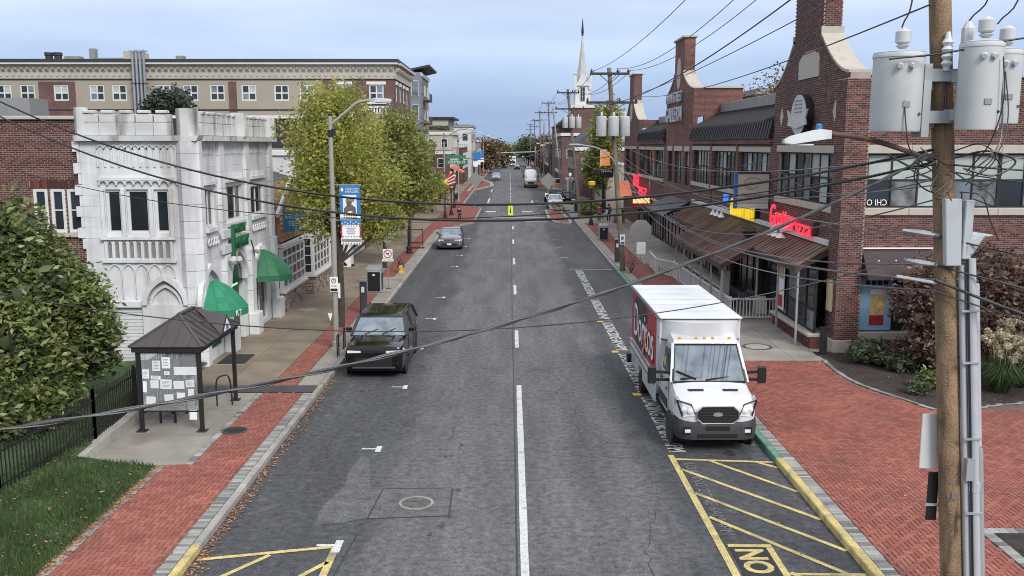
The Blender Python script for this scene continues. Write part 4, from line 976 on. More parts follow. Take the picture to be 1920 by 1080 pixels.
# white picket screen under porch and patio chairs/tables
M['chair_metal'] = mat('chair_metal', (.2, .2, .2), .5, metal=.4)
def patio_chair(x, y, rz, label):
    t = thing('patio_chair', label, 'chair', (0, 0, 0), group='patio chairs under the awning')
    part('seat', M['chair_metal'], t, lambda b: b.box(-.22, .22, -.22, .22, .43, .46)); part('backrest', M['chair_metal'], t, lambda b: [b.box(-.22+k*.1, -.19+k*.1, .2, .23, .5, .86) for k in range(5)] + [b.box(-.22, .22, .2, .23, .86, .9)])
    for sx_ in (-.2, .2):
        for sy_ in (-.2, .2): part('leg', M['chair_metal'], t, lambda b: b.box(sx_-.015, sx_+.015, sy_-.015, sy_+.015, 0, .43))
    t.location = (x, y, .13); t.rotation_euler = (0, 0, rz)
patio_chair(10.7, 41.6, .5, 'metal patio chair nearest the white railing, under the porch'); patio_chair(11.2, 42.4, 2.6, 'metal patio chair by the shop door under the porch'); patio_chair(10.9, 46.2, 1.6, 'metal patio chair deep under the middle of the porch')
t = thing('menu_board', 'pale folding menu board under the porch', 'sign', (11.3, 41.0, .13))
part('board', M['beige'], t, lambda b: b.add([(11.0, 41.0, .15), (11.5, 40.9, .15), (11.5, 41.1, .95), (11.0, 41.2, .95), (11.0, 41.05, .15), (11.5, 40.95, .15), (11.5, 41.15, .95), (11.0, 41.25, .95)], HEXF)); part('leg', M['wood_pole'], t, lambda b: b.beam((11.25, 41.35, .14), (11.25, 41.22, .9), .05))
t = thing('hanging_basket', 'dark round hanging basket under the gooseneck lamps', 'basket', (11.2, 42.6, 3.6))
part('bowl', M['black'], t, lambda b: b.lathe([(.02, -.3), (.2, -.25), (.33, -.05), (.33, 0), (.05, .02)], (11.0, 42.6, 3.75), 14)); part('foliage', M['leaf_dark'], t, lambda b: [b.quad(*[(11.0+u+random.uniform(-.05, .05), 42.6+v+random.uniform(-.05, .05), 3.75+w+random.uniform(-.06, .06)) for _ in range(4)]) for u, v, w in [(random.uniform(-.32, .32), random.uniform(-.32, .32), random.uniform(-.1, .3)) for _ in range(120)]], raw=True); part('hook', M['black_metal'], t, lambda b: b.tube([(11.0, 42.6, 3.75), (11.0, 42.6, 4.3), (11.9, 42.6, 4.35)], .015, 5))
# ------------------------------------------------------------------ white stone castle-like building on the left
cb_ = thing('stone_building', 'white painted stone building with battlements and green dome awnings', 'building', (-10.5, 36, .1))
SW, SO = M['stone_white'], M['stone_worn']
CY = Pl('y', 31.2, -1); CX_ = Pl('x', -10.5, 1)
def arch_poly(u0, u1, z0, zs_, zt, n=8):
    """pointed arch outline"""
    w_ = u1-u0; p = [(u0, z0), (u1, z0)]; f = lambda t: (w_*math.cos(t*PI/3), (zt-zs_)*math.sin(t*PI/3)/math.sin(PI/3))
    p += [(u0+f(i/n)[0], zs_+f(i/n)[1]) for i in range(n+1)] + [(u1-f(i/n)[0], zs_+f(i/n)[1]) for i in range(n-1, -1, -1)]
    return p
def arch_strip(b, pl, u0, u1, zs_, zt, w, o0, o1, z0=None):
    """moulding following a pointed arch"""
    A = arch_poly(u0, u1, z0 if z0 is not None else zs_, zs_, zt)[2:]; B = arch_poly(u0-w, u1+w, 0, zs_, zt+w*1.3)[2:]
    if z0 is not None: A = [(u1, z0)]+A+[(u0, z0)]; B = [(u1+w, z0)]+B+[(u0-w, z0)]
    for (a, c), (p, q) in zip(zip(A, A[1:]), zip(B, B[1:])): b.prism([a, c, q, p], pl, o0, o1)
    return b
# side wall facing the camera: stone face blocks
sw_h = [(-13.55, -13.02, 4.72, 6.2), (-12.86, -12.1, 4.72, 6.2), (-11.93, -11.42, 4.72, 6.2)]
part('wall', SW, cb_, lambda b: wall(b, CY, -14.3, -10.9, .1, 7.8, sw_h))
for h in sw_h: window(CY, *h, cb_, WT, M['glass'], rec=.12, fw=.09)
# quoins stepping into the brick
for k in range(10): part('quoin', SW, cb_, lambda b: b.box(-14.3-(.22 if k % 2 else .08), -14.29, 31.15, 31.4, 4.2+k*.36+.01, 4.2+(k+1)*.36-.01))
bricks(CY, [(-14.28, -10.95, 4.55, 7.79)], cb_, SW, holes=[(a-.1, c+.1, z0-.1, z1+.1) for a, c, z0, z1 in sw_h], keep=90, L=.62, Hh=.36, gap=.01, proud=.006, name='stone_block')
part('window_sill', SW, cb_, lambda b: b.pbox(CY, -13.75, -11.25, 4.5, 4.62, 0, .14), bevel=.015)
part('window_surround', SW, cb_, lambda b: [b.pbox(CY, u-.06, u+.06, 4.63, 6.22, 0, .08) for u in (-13.63, -12.94, -12.02, -11.34)])
mb = MB()
for k in range(9): mb.add(*[(lambda q: (q.v, q.f))(MB().tube([(-13.7+k*.29+.145+.15*math.cos(a), 31.12, 6.36+.14*math.sin(a)) for a in [PI*i/6 for i in range(7)]], .035, 5))][0])
mb.pbox(CY, -13.72, -11.2, 6.5, 6.6, 0, .12); mb.build('drip_moulding', SW, cb_)
# upper fluting
for k in range(12):
    u = -13.7+k*.235; part('rib', SW, cb_, lambda b: b.pbox(CY, u-.03, u+.03, 6.95, 7.62, 0, .06))
part('arch_frieze', SW, cb_, lambda b: [arch_strip(b, CY, -13.68+k*.235, -13.5+k*.235, 7.5, 7.66, .03, 0, .06) for k in range(11)])
# lancet tracery under the windows
part('tracery_panel', M['sign_back'], cb_, lambda b: b.pbox(CY, -13.6, -11.4, 3.9, 4.46, 0, .012))
for k in range(10):
    u = -13.6+k*.244; part('mullion', SW, cb_, lambda b: b.pbox(CY, u-.045, u+.045, 3.85, 4.48, 0, .08))
part('lancet_heads', SW, cb_, lambda b: [arch_strip(b, CY, -13.555+k*.244, -13.4+k*.244, 4.32, 4.44, .03, .013, .06) for k in range(9)])
part('ledge', SW, cb_, lambda b: [b.pbox(CY, -13.75, -11.25, 3.74, 3.85, 0, .1)])
part('lower_arcade', SW, cb_, lambda b: [arch_strip(b, CY, -13.55+k*.45, -13.17+k*.45, 3.4, 3.66, .04, 0, .05, z0=2.5 if k < 3 else 3.2) for k in range(5)])
part('string_course', SW, cb_, lambda b: b.pbox(CY, -14.3, -12.5, 2.2, 2.44, 0, .16), bevel=.02)
# painted brick base: courses
for k in range(14): part('base_course', SW, cb_, lambda b: b.pbox(CY, -14.25, -12.5, .45+k*.122, .45+k*.122+.105, 0, .03))
# blind pointed arch by the corner
part('arch_block', SW, cb_, lambda b: b.pbox(CY, -12.48, -10.95, .1, 2.3, 0, .13))
part('arch_hood', SW, cb_, lambda b: arch_strip(b, CY, -12.3, -11.05, 2.3, 3.15, .16, 0, .22)); part('arch_inner', SW, cb_, lambda b: arch_strip(b, CY, -12.15, -11.2, 2.3, 2.9, .08, .0, .12))
# octagonal corner tower
oct_ = lambda cx, cy, r: [(cx+r*math.cos(PI/8+k*PI/4), cy+r*math.sin(PI/8+k*PI/4)) for k in range(8)]
def pier(cx, cy, r, z0, z1, m=SW, nm='buttress'): return MB().slab(oct_(cx, cy, r), z0, z1).build(nm, m, cb_)
zz = [.1]+[.1+.56*k for k in range(1, 14)]+[7.8]
for a, c in zip(zz, zz[1:]): pier(-10.72, 31.35, .42+random.uniform(-.004, .004), a+.006, c-.006, nm='tower_block')
# street front
fr_h = [(32.1, 33.05, 4.85, 6.15), (34.2, 36.5, 4.85, 6.15), (37.75, 39.7, 4.85, 6.0), (34.0, 36.3, .1, 2.5), (31.9, 33.3, .5, 2.2), (37.7, 39.6, .3, 2.4)]
part('wall', SW, cb_, lambda b: wall(b, CX_, 31.5, 41.0, .1, 7.8, fr_h))
bricks(CX_, [(31.52, 40.98, 2.6, 7.78)], cb_, SW, holes=[(a-.08, c+.08, z0-.08, z1+.08) for a, c, z0, z1 in fr_h]+[(33.9, 36.4, 0, 3.8), (31.1, 33.3, 0, 3.5), (37.5, 39.8, 0, 3.5)], keep=120, L=.62, Hh=.36, gap=.01, proud=.006, name='stone_block')
window(CX_, 32.1, 33.05, 4.85, 6.15, cb_, WT, M['glass'], us=(32.58,), rec=.1); window(CX_, 34.2, 36.5, 4.85, 6.15, cb_, WT, M['glass'], us=(34.85, 35.8), rec=.1); window(CX_, 37.75, 39.7, 4.85, 6.0, cb_, WT, M['glass'], us=(38.7,), rec=.1)
for u0, u1 in ((31.95, 33.2), (34.05, 36.65), (37.6, 39.85)):
    part('label_mould', SW, cb_, lambda b: [b.pbox(CX_, u0, u1, 6.3, 6.42, 0, .12)] + [b.pbox(CX_, u0+.02+k*.2, u0+.1+k*.2, 6.42, 6.62, 0, .06) for k in range(int((u1-u0)/.2))])
    part('sill', SW, cb_, lambda b: b.pbox(CX_, u0, u1, 4.66, 4.8, 0, .12))
    part('quatrefoil_band', SW, cb_, lambda b: [b.tube([(-10.44, u0+.2+k*.3+.12*math.cos(a), 4.3+.12*math.sin(a)) for a in [2*PI*i/8 for i in range(9)]], .035, 5, cap=False) for k in range(int((u1-u0)/.3))])
    part('frieze', SW, cb_, lambda b: [b.pbox(CX_, u0+k*.16, u0+.07+k*.16, 7.35, 7.62, 0, .04) for k in range(int((u1-u0)/.16))])
for y in (33.75, 37.0, 40.65):
    zz = [.1]+[.1+.6*k for k in range(1, 13)]+[7.8]
    for a, c in zip(zz, zz[1:]): part('pilaster_block', SW, cb_, lambda b: b.pbox(CX_, y-.26, y+.26, a+.005, c-.005, 0, .22 if a < 3.4 else .14), bevel=.012)
    part('pilaster_foot', SW, cb_, lambda b: b.pbox(CX_, y-.36, y+.36, .1, 1.0, .02, .42), bevel=.03)
# cornice and battlements
part('cornice', SO, cb_, lambda b: [b.prism([(-14.4, 7.8), (-10.35, 7.8), (-10.25, 7.98), (-14.4, 7.98)], Pl('y', 0, 1), 31.0, 31.55), b.box(-10.55, -10.22, 31.56, 41.25, 7.8, 7.97)])
def parapet(pl, u0, u1, m):
    n = max(1, round((u1-u0)/.62)); d = (u1-u0)/n
    for i in range(n):
        part('parapet_block', m, cb_, lambda b: b.pbox(pl, u0+i*d+.006, u0+(i+1)*d-.006, 7.985, 8.4, -.2, .04), bevel=.012)
        part('parapet_block', m, cb_, lambda b: b.pbox(pl, u0+i*d+.03, u0+(i+1)*d-.01, 8.41, 8.68+random.uniform(-.02, .02), -.18, .03), bevel=.015)
        part('merlon_cap', m, cb_, lambda b: b.pbox(pl, u0+i*d+d*.18, u0+(i+1)*d-d*.18, 8.7, 8.8, -.2, .08), bevel=.02)
parapet(CY, -14.2, -11.2, SO); parapet(CX_, 31.9, 36.0, SO); parapet(CX_, 36.6, 40.8, SO)
for c, h in (((-10.72, 31.35), 8.86), ((-10.5, 36.3), 8.88), ((-10.5, 40.75), 8.8), ((-14.22, 31.32), 8.9)): MB().slab(oct_(*c, .36 if c[0] > -14 else .22), 7.98, h).build('turret', SO, cb_)
part('core', SW, cb_, lambda b: b.box(-24, -10.82, 31.52, 40.9, .1, 7.75)); part('roof_deck', M['shingle'], cb_, lambda b: b.box(-24, -10.8, 31.6, 40.9, 7.76, 7.9))
part('far_wall', SW, cb_, lambda b: b.box(-24, -10.75, 40.92, 41.2, .1, 7.7))
# entrance: pointed arch with recessed door and green neon
part('arch', SW, cb_, lambda b: arch_strip(b, CX_, 34.1, 36.2, 2.5, 3.7, .18, 0, .2)); part('arch', SW, cb_, lambda b: arch_strip(b, CX_, 34.25, 36.05, 2.5, 3.45, .1, .0, .08))
part('arch_fill', M['glass'], cb_, lambda b: b.prism(arch_poly(34.25, 36.05, 2.45, 2.5, 3.45), CX_, .002, .012))
part('door', M['black'], cb_, lambda b: b.pbox(CX_, 34.1, 36.2, .1, 2.48, -.25, -.2)); part('door_neon', M['neon_green'], cb_, lambda b: [b.pbox(CX_, 34.3, 35.9, 2.3, 2.36, -.19, -.15), b.pbox(CX_, 34.3, 34.36, .6, 2.3, -.19, -.15)])
window(CX_, 31.9, 33.3, .5, 2.2, cb_, M['green_letter'], M['glass'], rec=.1); window(CX_, 37.7, 39.6, .3, 2.4, cb_, WT, M['glass'], us=(38.65,), rec=.1)
part('window_neon', M['neon_green'], cb_, lambda b: b.pbox(CX_, 31.98, 33.2, 1.85, 1.9, -.09, -.06))
for y in (31.95, 38.65): part('arch', SW, cb_, lambda b: arch_strip(b, CX_, y-1.05, y+1.05, 2.3, 3.4, .16, 0, .16))
# carved grotesques
for y, z in ((33.75, 3.45), (37.0, 3.5)): part('carving', SO, cb_, lambda b: [b.lathe([(.02, -.14), (.15, -.08), (.2, .05), (.12, .16), (.02, .2)], (-10.1, y, z), 9), b.lathe([(.02, -.1), (.12, 0), (.1, .12), (.02, .16)], (-9.88, y-.08, z+.05), 8)], smooth=50)
# green dome awnings
def dome(yc, r, x0, z0, z1, m, label):
    """half-cone canvas awning: ribs fall from the arch head at the wall to a round valance"""
    t = thing('awning', label, 'awning', (x0, yc, z0), group='green dome awnings'); n = 8
    P = lambda a, s: (x0+1.2*math.sin(a)*s**.9, yc-r*math.cos(a)*(.12+.88*s**.8), z1-(z1-z0)*s**1.65)
    for k in range(n):
        a0, a1 = PI*k/n, PI*(k+1)/n; mb = MB()
        g = [[P(a, s/6) for a in (a0, a1)] for s in range(7)]; g.append([(p[0]*1.0, p[1], p[2]-.24) for p in g[-1]])
        for i in range(7): mb.quad(g[i][0], g[i][1], g[i+1][1], g[i+1][0])
        mb.build('gore', m, t); part('seam', m, t, lambda b: b.tube([P(a1, s/6) for s in range(7)], .014, 5))
    return t
d1 = dome(31.9, 1.0, -10.34, 2.1, 3.0, M['awning_green'], 'bright green dome awning nearest the bus shelter')
text('KT', M['white'], d1, (-9.27, 31.3, 2.0), (.45, 1, 0), (0, 0, 1), .3, .2, .004)
d2 = dome(38.65, 1.05, -10.34, 2.35, 3.3, M['awning_green2'], 'dark green dome awning beside the bay window shop')
# stacked sign over the door
t = thing('pub_sign', 'green and white lettered sign above the pointed arch door', 'sign', (-10.3, 35.4, 3.8))
part('back_panel', M['white_panel'], t, lambda b: b.box(-10.35, -10.26, 34.0, 35.0, 4.5, 4.8)); part('back_panel', M['white_panel'], t, lambda b: b.box(-10.35, -10.26, 34.05, 35.0, 3.95, 4.25)); part('post', M['green_letter'], t, lambda b: b.box(-10.25, -10.15, 34.85, 35.05, 3.7, 4.95))
text('IRON', M['green_letter'], t, (-10.16, 35.75, 4.78), (0, 1, 0), (0, 0, 1), 1.1, .34, .04); text('NELLY', M['green_letter'], t, (-10.16, 35.95, 4.25), (0, 1, 0), (0, 0, 1), 1.6, .42, .05); part('plaque', M['white_panel'], t, lambda b: b.box(-10.26, -10.22, 35.1, 36.8, 4.0, 4.52))
part('bracket', M['black_metal'], t, lambda b: b.beam((-10.05, 36.7, 4.2), (-10.2, 37.6, 3.7), .04)); t.location.y -= .8; t.location.z -= .18
# ------------------------------------------------------------------ old brick building joined to it
ob = thing('brick_building', 'dark red brick wall with three tall white windows behind the big bush', 'building', (-18, 31.3, .1))
OY = Pl('y', 31.3, -1); oh = [(-16.0, -15.52, 4.75, 6.22), (-15.42, -14.94, 4.75, 6.22), (-14.86, -14.36, 4.75, 6.22)]
part('wall', M['mortar'], ob, lambda b: wall(b, OY, -22, -14.32, .1, 8.5, oh, .2)); bricks(OY, [(-19, -14.35, 3.4, 8.5)], ob, M['brick_old'], holes=oh+[(-16.1, -14.3, 6.24, 6.5)], L=.21, Hh=.07)
for h in oh: window(OY, *h, ob, WT, M['glass'], rec=.03, fw=.1, zs=(5.5,))
part('lintel', M['brick_old'], ob, lambda b: [b.pbox(OY, -16.08+k*.08, -16.01+k*.08, 6.25, 6.49, 0, .015) for k in range(22)]); part('sill', LS, ob, lambda b: b.pbox(OY, -16.1, -14.35, 4.6, 4.74, 0, .1))
part('coping', LS, ob, lambda b: b.box(-22, -14.4, 31.15, 31.6, 8.5, 8.62), bevel=.02); part('core', M['brick_far2'], ob, lambda b: b.box(-22, -14.5, 31.6, 31.75, .1, 8.4))
part('roof_box', M['sign_back'], ob, lambda b: b.box(-17.9, -16.35, 32.2, 33.5, 8.3, 9.25))

# ------------------------------------------------------------------ shop with gable, shake panel and bay windows
sh = thing('shop_building', 'white shop with mullioned bay windows, stone plinth and brown shake gable', 'building', (-10.4, 47, .1))
GX = Pl('x', -10.55, 1)
part('core', M['white_panel'], sh, lambda b: b.box(-22, -10.98, 41.25, 56.6, .1, 5.0))
part('roof', M['shingle'], sh, lambda b: b.prism([(-10.6, 4.85), (-14.7, 6.1), (-22, 5.0), (-22, 4.85)], Pl('y', 0, 1), 41.3, 56.6))
for r_ in range(8):
    for k in range(15):
        x0 = -10.55-r_*.5; z0 = 4.88+r_*.1525; y0 = 41.3+k*1.02+(r_ % 2)*.3
        part('shingle', M['shingle'], sh, lambda b: b.add([(x0, y0, z0), (x0, y0+1.0, z0), (x0-.56, y0+1.0, z0+.171), (x0-.56, y0, z0+.171), (x0, y0, z0+.04), (x0, y0+1.0, z0+.04), (x0-.56, y0+1.0, z0+.19), (x0-.56, y0, z0+.19)], HEXF))
gp = [(41.35, 3.25), (46.4, 3.25), (46.4, 4.6), (43.9, 6.0), (41.35, 4.6)]
part('gable', M['shake'], sh, lambda b: b.prism(gp, Pl('x', -10.4, 1), -.6, 0)); 
for j in range(12):
    z = 3.3+j*.22; hw = 2.5 if z < 4.6 else 2.5*(5.95-z)/1.35; n = max(1, int(hw*2/.42))
    for k in range(n): part('shake', M['shake'], sh, lambda b: b.add([(-10.39, 43.88-hw+k*2*hw/n+.01, z), (-10.39, 43.88-hw+(k+1)*2*hw/n-.01, z), (-10.39, 43.88-hw+(k+1)*2*hw/n-.01, z+.215), (-10.39, 43.88-hw+k*2*hw/n+.01, z+.215), (-10.355, 43.88-hw+k*2*hw/n+.01, z), (-10.355, 43.88-hw+(k+1)*2*hw/n-.01, z), (-10.38, 43.88-hw+(k+1)*2*hw/n-.01, z+.215), (-10.38, 43.88-hw+k*2*hw/n+.01, z+.215)], HEXF))
part('bargeboard', WT, sh, lambda b: [b.beam((-10.33, 41.2, 4.55), (-10.33, 43.9, 6.06), .12, .2), b.beam((-10.33, 43.9, 6.06), (-10.33, 46.6, 4.55), .12, .2), b.box(-10.4, -10.28, 41.3, 46.5, 3.1, 3.25)])
part('siding', M['white_panel'], sh, lambda b: [b.box(-10.95, -10.42, 46.5, 56.6, 3.2+k*.2, 3.39+k*.2) for k in range(5)])
# bays
def bay(y0, y1, xw, z0, z1, n):
    pl = Pl('x', xw, 1)
    part('bay_wall', WT, sh, lambda b: b.box(-10.99, xw-.2, y0, y1, .1, z1+.2))
    window(pl, y0, y1, z0, z1, sh, WT, M['window_dark'], us=frange(y0, y1, n), zs=frange(z0, z1, 4), rec=-.0, fw=.12, name='bay_window', mw=.07)
    window(Pl('y', y0, -1), -10.95, xw-.03, z0, z1, sh, WT, M['window_dark'], us=(), zs=frange(z0, z1, 4), rec=-.06, fw=.1, name='bay_window')
    part('bay_sill', WT, sh, lambda b: b.box(-10.99, xw+.14, y0-.1, y1+.1, z0-.16, z0-.005), bevel=.02); part('bay_head', WT, sh, lambda b: b.box(-10.99, xw+.1, y0-.06, y1+.06, z1+.005, z1+.2), bevel=.02)
    # fieldstone plinth
    part('plinth_core', M['mortar'], sh, lambda b: b.box(-10.99, xw+.0, y0, y1, .1, z0-.17))
    zz = .12; r = 0
    while zz < z0-.25:
        h = random.uniform(.14, .22); h = min(h, z0-.18-zz); y = y0
        while y < y1-.08:
            w = random.uniform(.18, .42); w = min(w, y1-y); part('stone', M['fieldstone'], sh, lambda b: b.box(xw-.02, xw+random.uniform(.03, .07), y+.012, y+w-.012, zz+.01, zz+h-.01), bevel=.015); y += w
        x = -10.95
        while x < xw-.06:
            w = min(random.uniform(.18, .34), xw-x); part('stone', M['fieldstone'], sh, lambda b: b.box(x+.01, x+w-.01, y0-random.uniform(.03, .06), y0+.02, zz+.01, zz+h-.01), bevel=.015); x += w
        zz += h
bay(41.5, 46.0, -10.25, 1.15, 3.05, 5); bay(47.0, 51.2, -10.0, 1.15, 3.05, 5); bay(52.4, 56.4, -10.2, 1.1, 2.9, 4)
t = thing('hanging_sign', 'blue hanging shop sign with white letters on the brown shake gable', 'sign', (-9.7, 43.2, 3.6))
part('board', M['blue_sign'], t, lambda b: b.add([(-9.9, 42.55, 3.72), (-8.95, 42.75, 3.72), (-8.95, 42.75, 4.6), (-9.9, 42.55, 4.75), (-9.9, 42.62, 3.72), (-8.95, 42.82, 3.72), (-8.95, 42.82, 4.6), (-9.9, 42.62, 4.75)], HEXF))
text('RELAX', M['white'], t, (-9.42, 42.64, 4.42), (.95, .2, 0), (0, 0, 1), .8, .2, .004); text('TEES', M['white'], t, (-9.4, 42.645, 4.08), (.95, .2, 0), (0, 0, 1), .6, .22, .004)
part('white_board', M['white_panel'], t, lambda b: b.box(-9.93, -9.87, 41.9, 42.4, 3.9, 4.7)); part('bracket', M['black_metal'], t, lambda b: b.prism([(-9.6, 4.7), (-9.3, 4.7), (-9.45, 4.95)], Pl('y', 0, 1), 42.6, 42.64))
t.location.x -= .5
# white building behind the shop roof, and the grey roof storey above
wb = thing('white_building', 'plain white building half hidden by the yellow tree', 'building', (-11, 62, .1))
part('wall', M['white_panel'], wb, lambda b: b.box(-24, -10.7, 56.8, 68, .1, 7.0)); part('cornice', WT, wb, lambda b: b.box(-24.1, -10.55, 56.65, 68.1, 7.0, 7.35), bevel=.03); part('roof', M['concrete'], wb, lambda b: b.box(-24, -10.7, 56.8, 68, 7.36, 7.45))
part('attic', M['roof_black'], wb, lambda b: b.box(-24, -12.2, 60, 67, 7.46, 9.3)); part('attic_band', WT, wb, lambda b: b.box(-24, -12.1, 59.9, 67, 9.31, 9.5))
window(Pl('x', -10.7, 1), 57.5, 60.5, .6, 2.8, wb, WT, M['glass'], us=(58.5, 59.5), rec=-.06); window(Pl('x', -10.7, 1), 61.5, 66.5, .6, 2.8, wb, WT, M['glass'], us=(63, 64.7), rec=-.06)
part('downpipe', M['black'], wb, lambda b: b.tube(smoothpts([(-10.6, 57.0, 3.2), (-10.5, 57.0, 1.0), (-10.2, 57.2, .3), (-9.8, 57.8, .2)], 4), .08, 7)); part('utility_box', M['white'], wb, lambda b: b.box(-10.7, -9.9, 57.2, 58.4, .12, 1.6), bevel=.03)
lb = thing('low_shop', 'low red brick shop row behind the street trees', 'building', (-11, 78, .1))
part('wall', M['brick_far2'], lb, lambda b: b.box(-22, -10.7, 68.2, 92, .1, 5.2)); part('cornice', WT, lb, lambda b: b.box(-22.1, -10.5, 68.1, 92.1, 5.2, 5.5))
for k in range(5): window(Pl('x', -10.7, 1), 69+k*4.6, 72.6+k*4.6, .5, 3.0, lb, M['black_metal'], M['glass'], us=(70.8+k*4.6,), rec=-.06, name='shop_window')

# ------------------------------------------------------------------ large apartment block across the background
ab = thing('apartment_building', 'long four storey cream and brick apartment block with bracketed cornice', 'building', (-30, 93, .1))
AY = Pl('y', 93.0, -1); AX = Pl('x', -11.35, 1)
part('core', M['brick_dull'], ab, lambda b: b.box(-70, -11.7, 93.3, 108, .1, 14.9))
wins = []
def awin(u, z, w=1.45, h=1.55, trim=False):
    wins.append((u-w/2, u+w/2, z, z+h)); return (u-w/2, u+w/2, z, z+h)
top_z, mid_z, low_z = 11.9, 8.8, 5.7
# measured window centres (world X) on the two upper rows
UT = [-49.6, -47.3, -44.0, -40.5, -38.3, -34.0, -31.3, -28.7, -25.6, -22.4, -19.9, -16.4, -13.1]
ah = [awin(u, z) for u in UT for z in (top_z, mid_z, low_z)]
part('wall', M['stucco'], ab, lambda b: wall(b, AY, -70, -18.4, .1, 14.0, ah)); part('wall', M['brick_dull'], ab, lambda b: wall(b, AY, -18.4, -11.4, .1, 14.0, ah))
gm3 = lambda i, j: random.choice((M['window_dark'], M['glass'], M['glass_sky'], M['window_dark'], M['blind']) if j else (M['window_dark'], M['glass'], M['glass_sky']))
for h in ah: window(AY, *h, ab, WT, M['window_dark'], us=((h[0]+h[1])/2,), zs=(h[2]+.75,), rec=.08, fw=.13, mw=.12, gms=gm3)
for u0, u1 in ((-46.2, -42.6), (-36.9, -35.9), (-27.6, -26.8)): 
    hh = [h for h in ah if h[0] < u1 and h[1] > u0]
    part('brick_panel', M['brick_dull'], ab, lambda b: wall(b, Pl('y', 92.97, -1), u0, u1, .1, 13.75, hh, .028))
for u in (-16.4, -13.1):
    for z in (top_z, mid_z): part('window_head', WT, ab, lambda b: b.pbox(AY, u-.95, u+.95, z+1.56, z+1.85, 0, .1)); part('window_sill', WT, ab, lambda b: b.pbox(AY, u-.95, u+.95, z-.3, z-.02, 0, .12))
part('balconet', WT, ab, lambda b: [b.pbox(AY, -14.3, -11.9, 11.2, 11.35, 0, .5), b.pbox(AY, -14.3, -11.9, 10.6, 10.75, 0, .5)] + [b.pbox(AY, -14.2+k*.28, -14.05+k*.28, 10.75, 11.2, .1, .4) for k in range(8)])
for z in (10.95,): part('string_course', M['dark_trim'], ab, lambda b: b.pbox(AY, -70, -18.5, z, z+.14, 0, .06))
part('frieze', M['stucco_lt'], ab, lambda b: [b.box(-70.1, -11.3, 92.85, 93.2, 14.02, 15.35), b.box(-11.55, -11.2, 93.21, 108, 14.02, 15.35)])
br = meshof('bracket', lambda b: b.add([(-.12, 0, 0), (.12, 0, 0), (.12, -.3, .3), (-.12, -.3, .3), (-.12, 0, .45), (.12, 0, .45), (.12, -.36, .45), (-.12, -.36, .45)], HEXF), M['stucco_lt'])
for k in range(96): place('bracket', br, (-69.5+k*.61, 92.84, 14.62), ab)
for k in range(24): place('bracket', br, (-11.19, 93.5+k*.61, 14.62), ab, PI/2)
dn = meshof('dentil', lambda b: b.box(-.11, .11, -.06, 0, 0, .2), M['stucco_lt'])
for k in range(96): place('dentil', dn, (-69.2+k*.61, 92.84, 14.25), ab)
part('cornice', M['white_panel'], ab, lambda b: [b.box(-70.3, -10.9, 92.4, 93.6, 15.36, 15.55), b.box(-11.6, -10.7, 93.61, 108.3, 15.36, 15.55)]); part('roof_edge', M['dark_trim'], ab, lambda b: [b.box(-70.3, -10.85, 92.35, 108, 15.56, 15.86)])
sh_ = [(95+k*3.2-.6, 95+k*3.2+.6, z, z+1.6) for k in range(4) for z in (top_z, mid_z, low_z)]
part('side_wall', M['brick_dull'], ab, lambda b: wall(b, AX, 93.31, 108, .1, 14.0, sh_))
for h in sh_: window(AX, *h, ab, WT, M['window_dark'], us=((h[0]+h[1])/2,), zs=(h[2]+.8,), rec=.08, fw=.12, mw=.1); part('window_head', WT, ab, lambda b: b.pbox(AX, h[0]-.2, h[1]+.2, h[3]+.01, h[3]+.35, 0, .1))
# metal flues up the facade and roof plant
for k in range(4): part('flue', M['alloy'], ab, lambda b: b.tube([(-36.55+k*.36, 92.3, 10.3), (-36.55+k*.36, 92.3, 16.6+.1*(k % 2))], .15, 9), smooth=40)
part('flue_cap', M['alloy'], ab, lambda b: [b.box(-36.8, -35.1, 92.1, 92.5, 16.5, 16.62)])
part('flue_band', M['dark_trim'], ab, lambda b: b.box(-36.8, -35.2, 92.1, 92.6, 13.5, 13.56))
for x in (-45.9, -45.0): part('roof_fan', M['dark_trim'], ab, lambda b: b.lathe([(.35, 15.9), (.35, 16.35), (.42, 16.4), (.42, 16.7)], (x, 95, 0), 12))
part('roof_unit', M['sign_back'], ab, lambda b: [b.box(-44.4, -42.9, 95, 96, 15.9, 16.35), b.box(-41.9, -41.3, 95, 95.6, 15.9, 17.1), b.box(-41.2, -38.2, 95, 96, 15.9, 16.2)]); part('penthouse', M['stucco_lt'], ab, lambda b: b.box(-38.1, -36.7, 94, 97, 15.87, 16.75)); part('roof_unit', M['sign_back'], ab, lambda b: b.box(-33.3, -32.6, 95, 96, 15.9, 16.4))
part('string_course', M['dark_trim'], ab, lambda b: b.pbox(AY, -70, -18.5, 13.88, 14.0, 0, .05))
# ------------------------------------------------------------------ trees and plants
def leafmesh(name, pts, size, m, parent, flat=.0, long=1.6):
    """one leaf-shaped face per point, random attitude"""
    n = len(pts); pts = np.asarray(pts)
    a = rng.normal(size=(n, 3)); a[:, 2] *= .6; a /= np.linalg.norm(a, axis=1)[:, None]
    b = rng.normal(size=(n, 3)); b -= a*(a*b).sum(1)[:, None]; b /= np.linalg.norm(b, axis=1)[:, None]
    s = size*rng.uniform(.6, 1.35, n)[:, None]
    V = np.stack([pts-a*s*long*.5, pts+b*s*.42, pts+a*s*long*.5, pts-b*s*.42], 1).reshape(-1, 3)
    me = bpy.data.meshes.new(name)
    if parent is not None:
        og = ORG.get(parent.name, Vector((0, 0, 0))); V = V-np.array(og[:])
    me.from_pydata(V.tolist(), [], np.arange(4*n).reshape(-1, 4).tolist()); me.materials.append(m)
    return put(bpy.data.objects.new(name, me), parent)
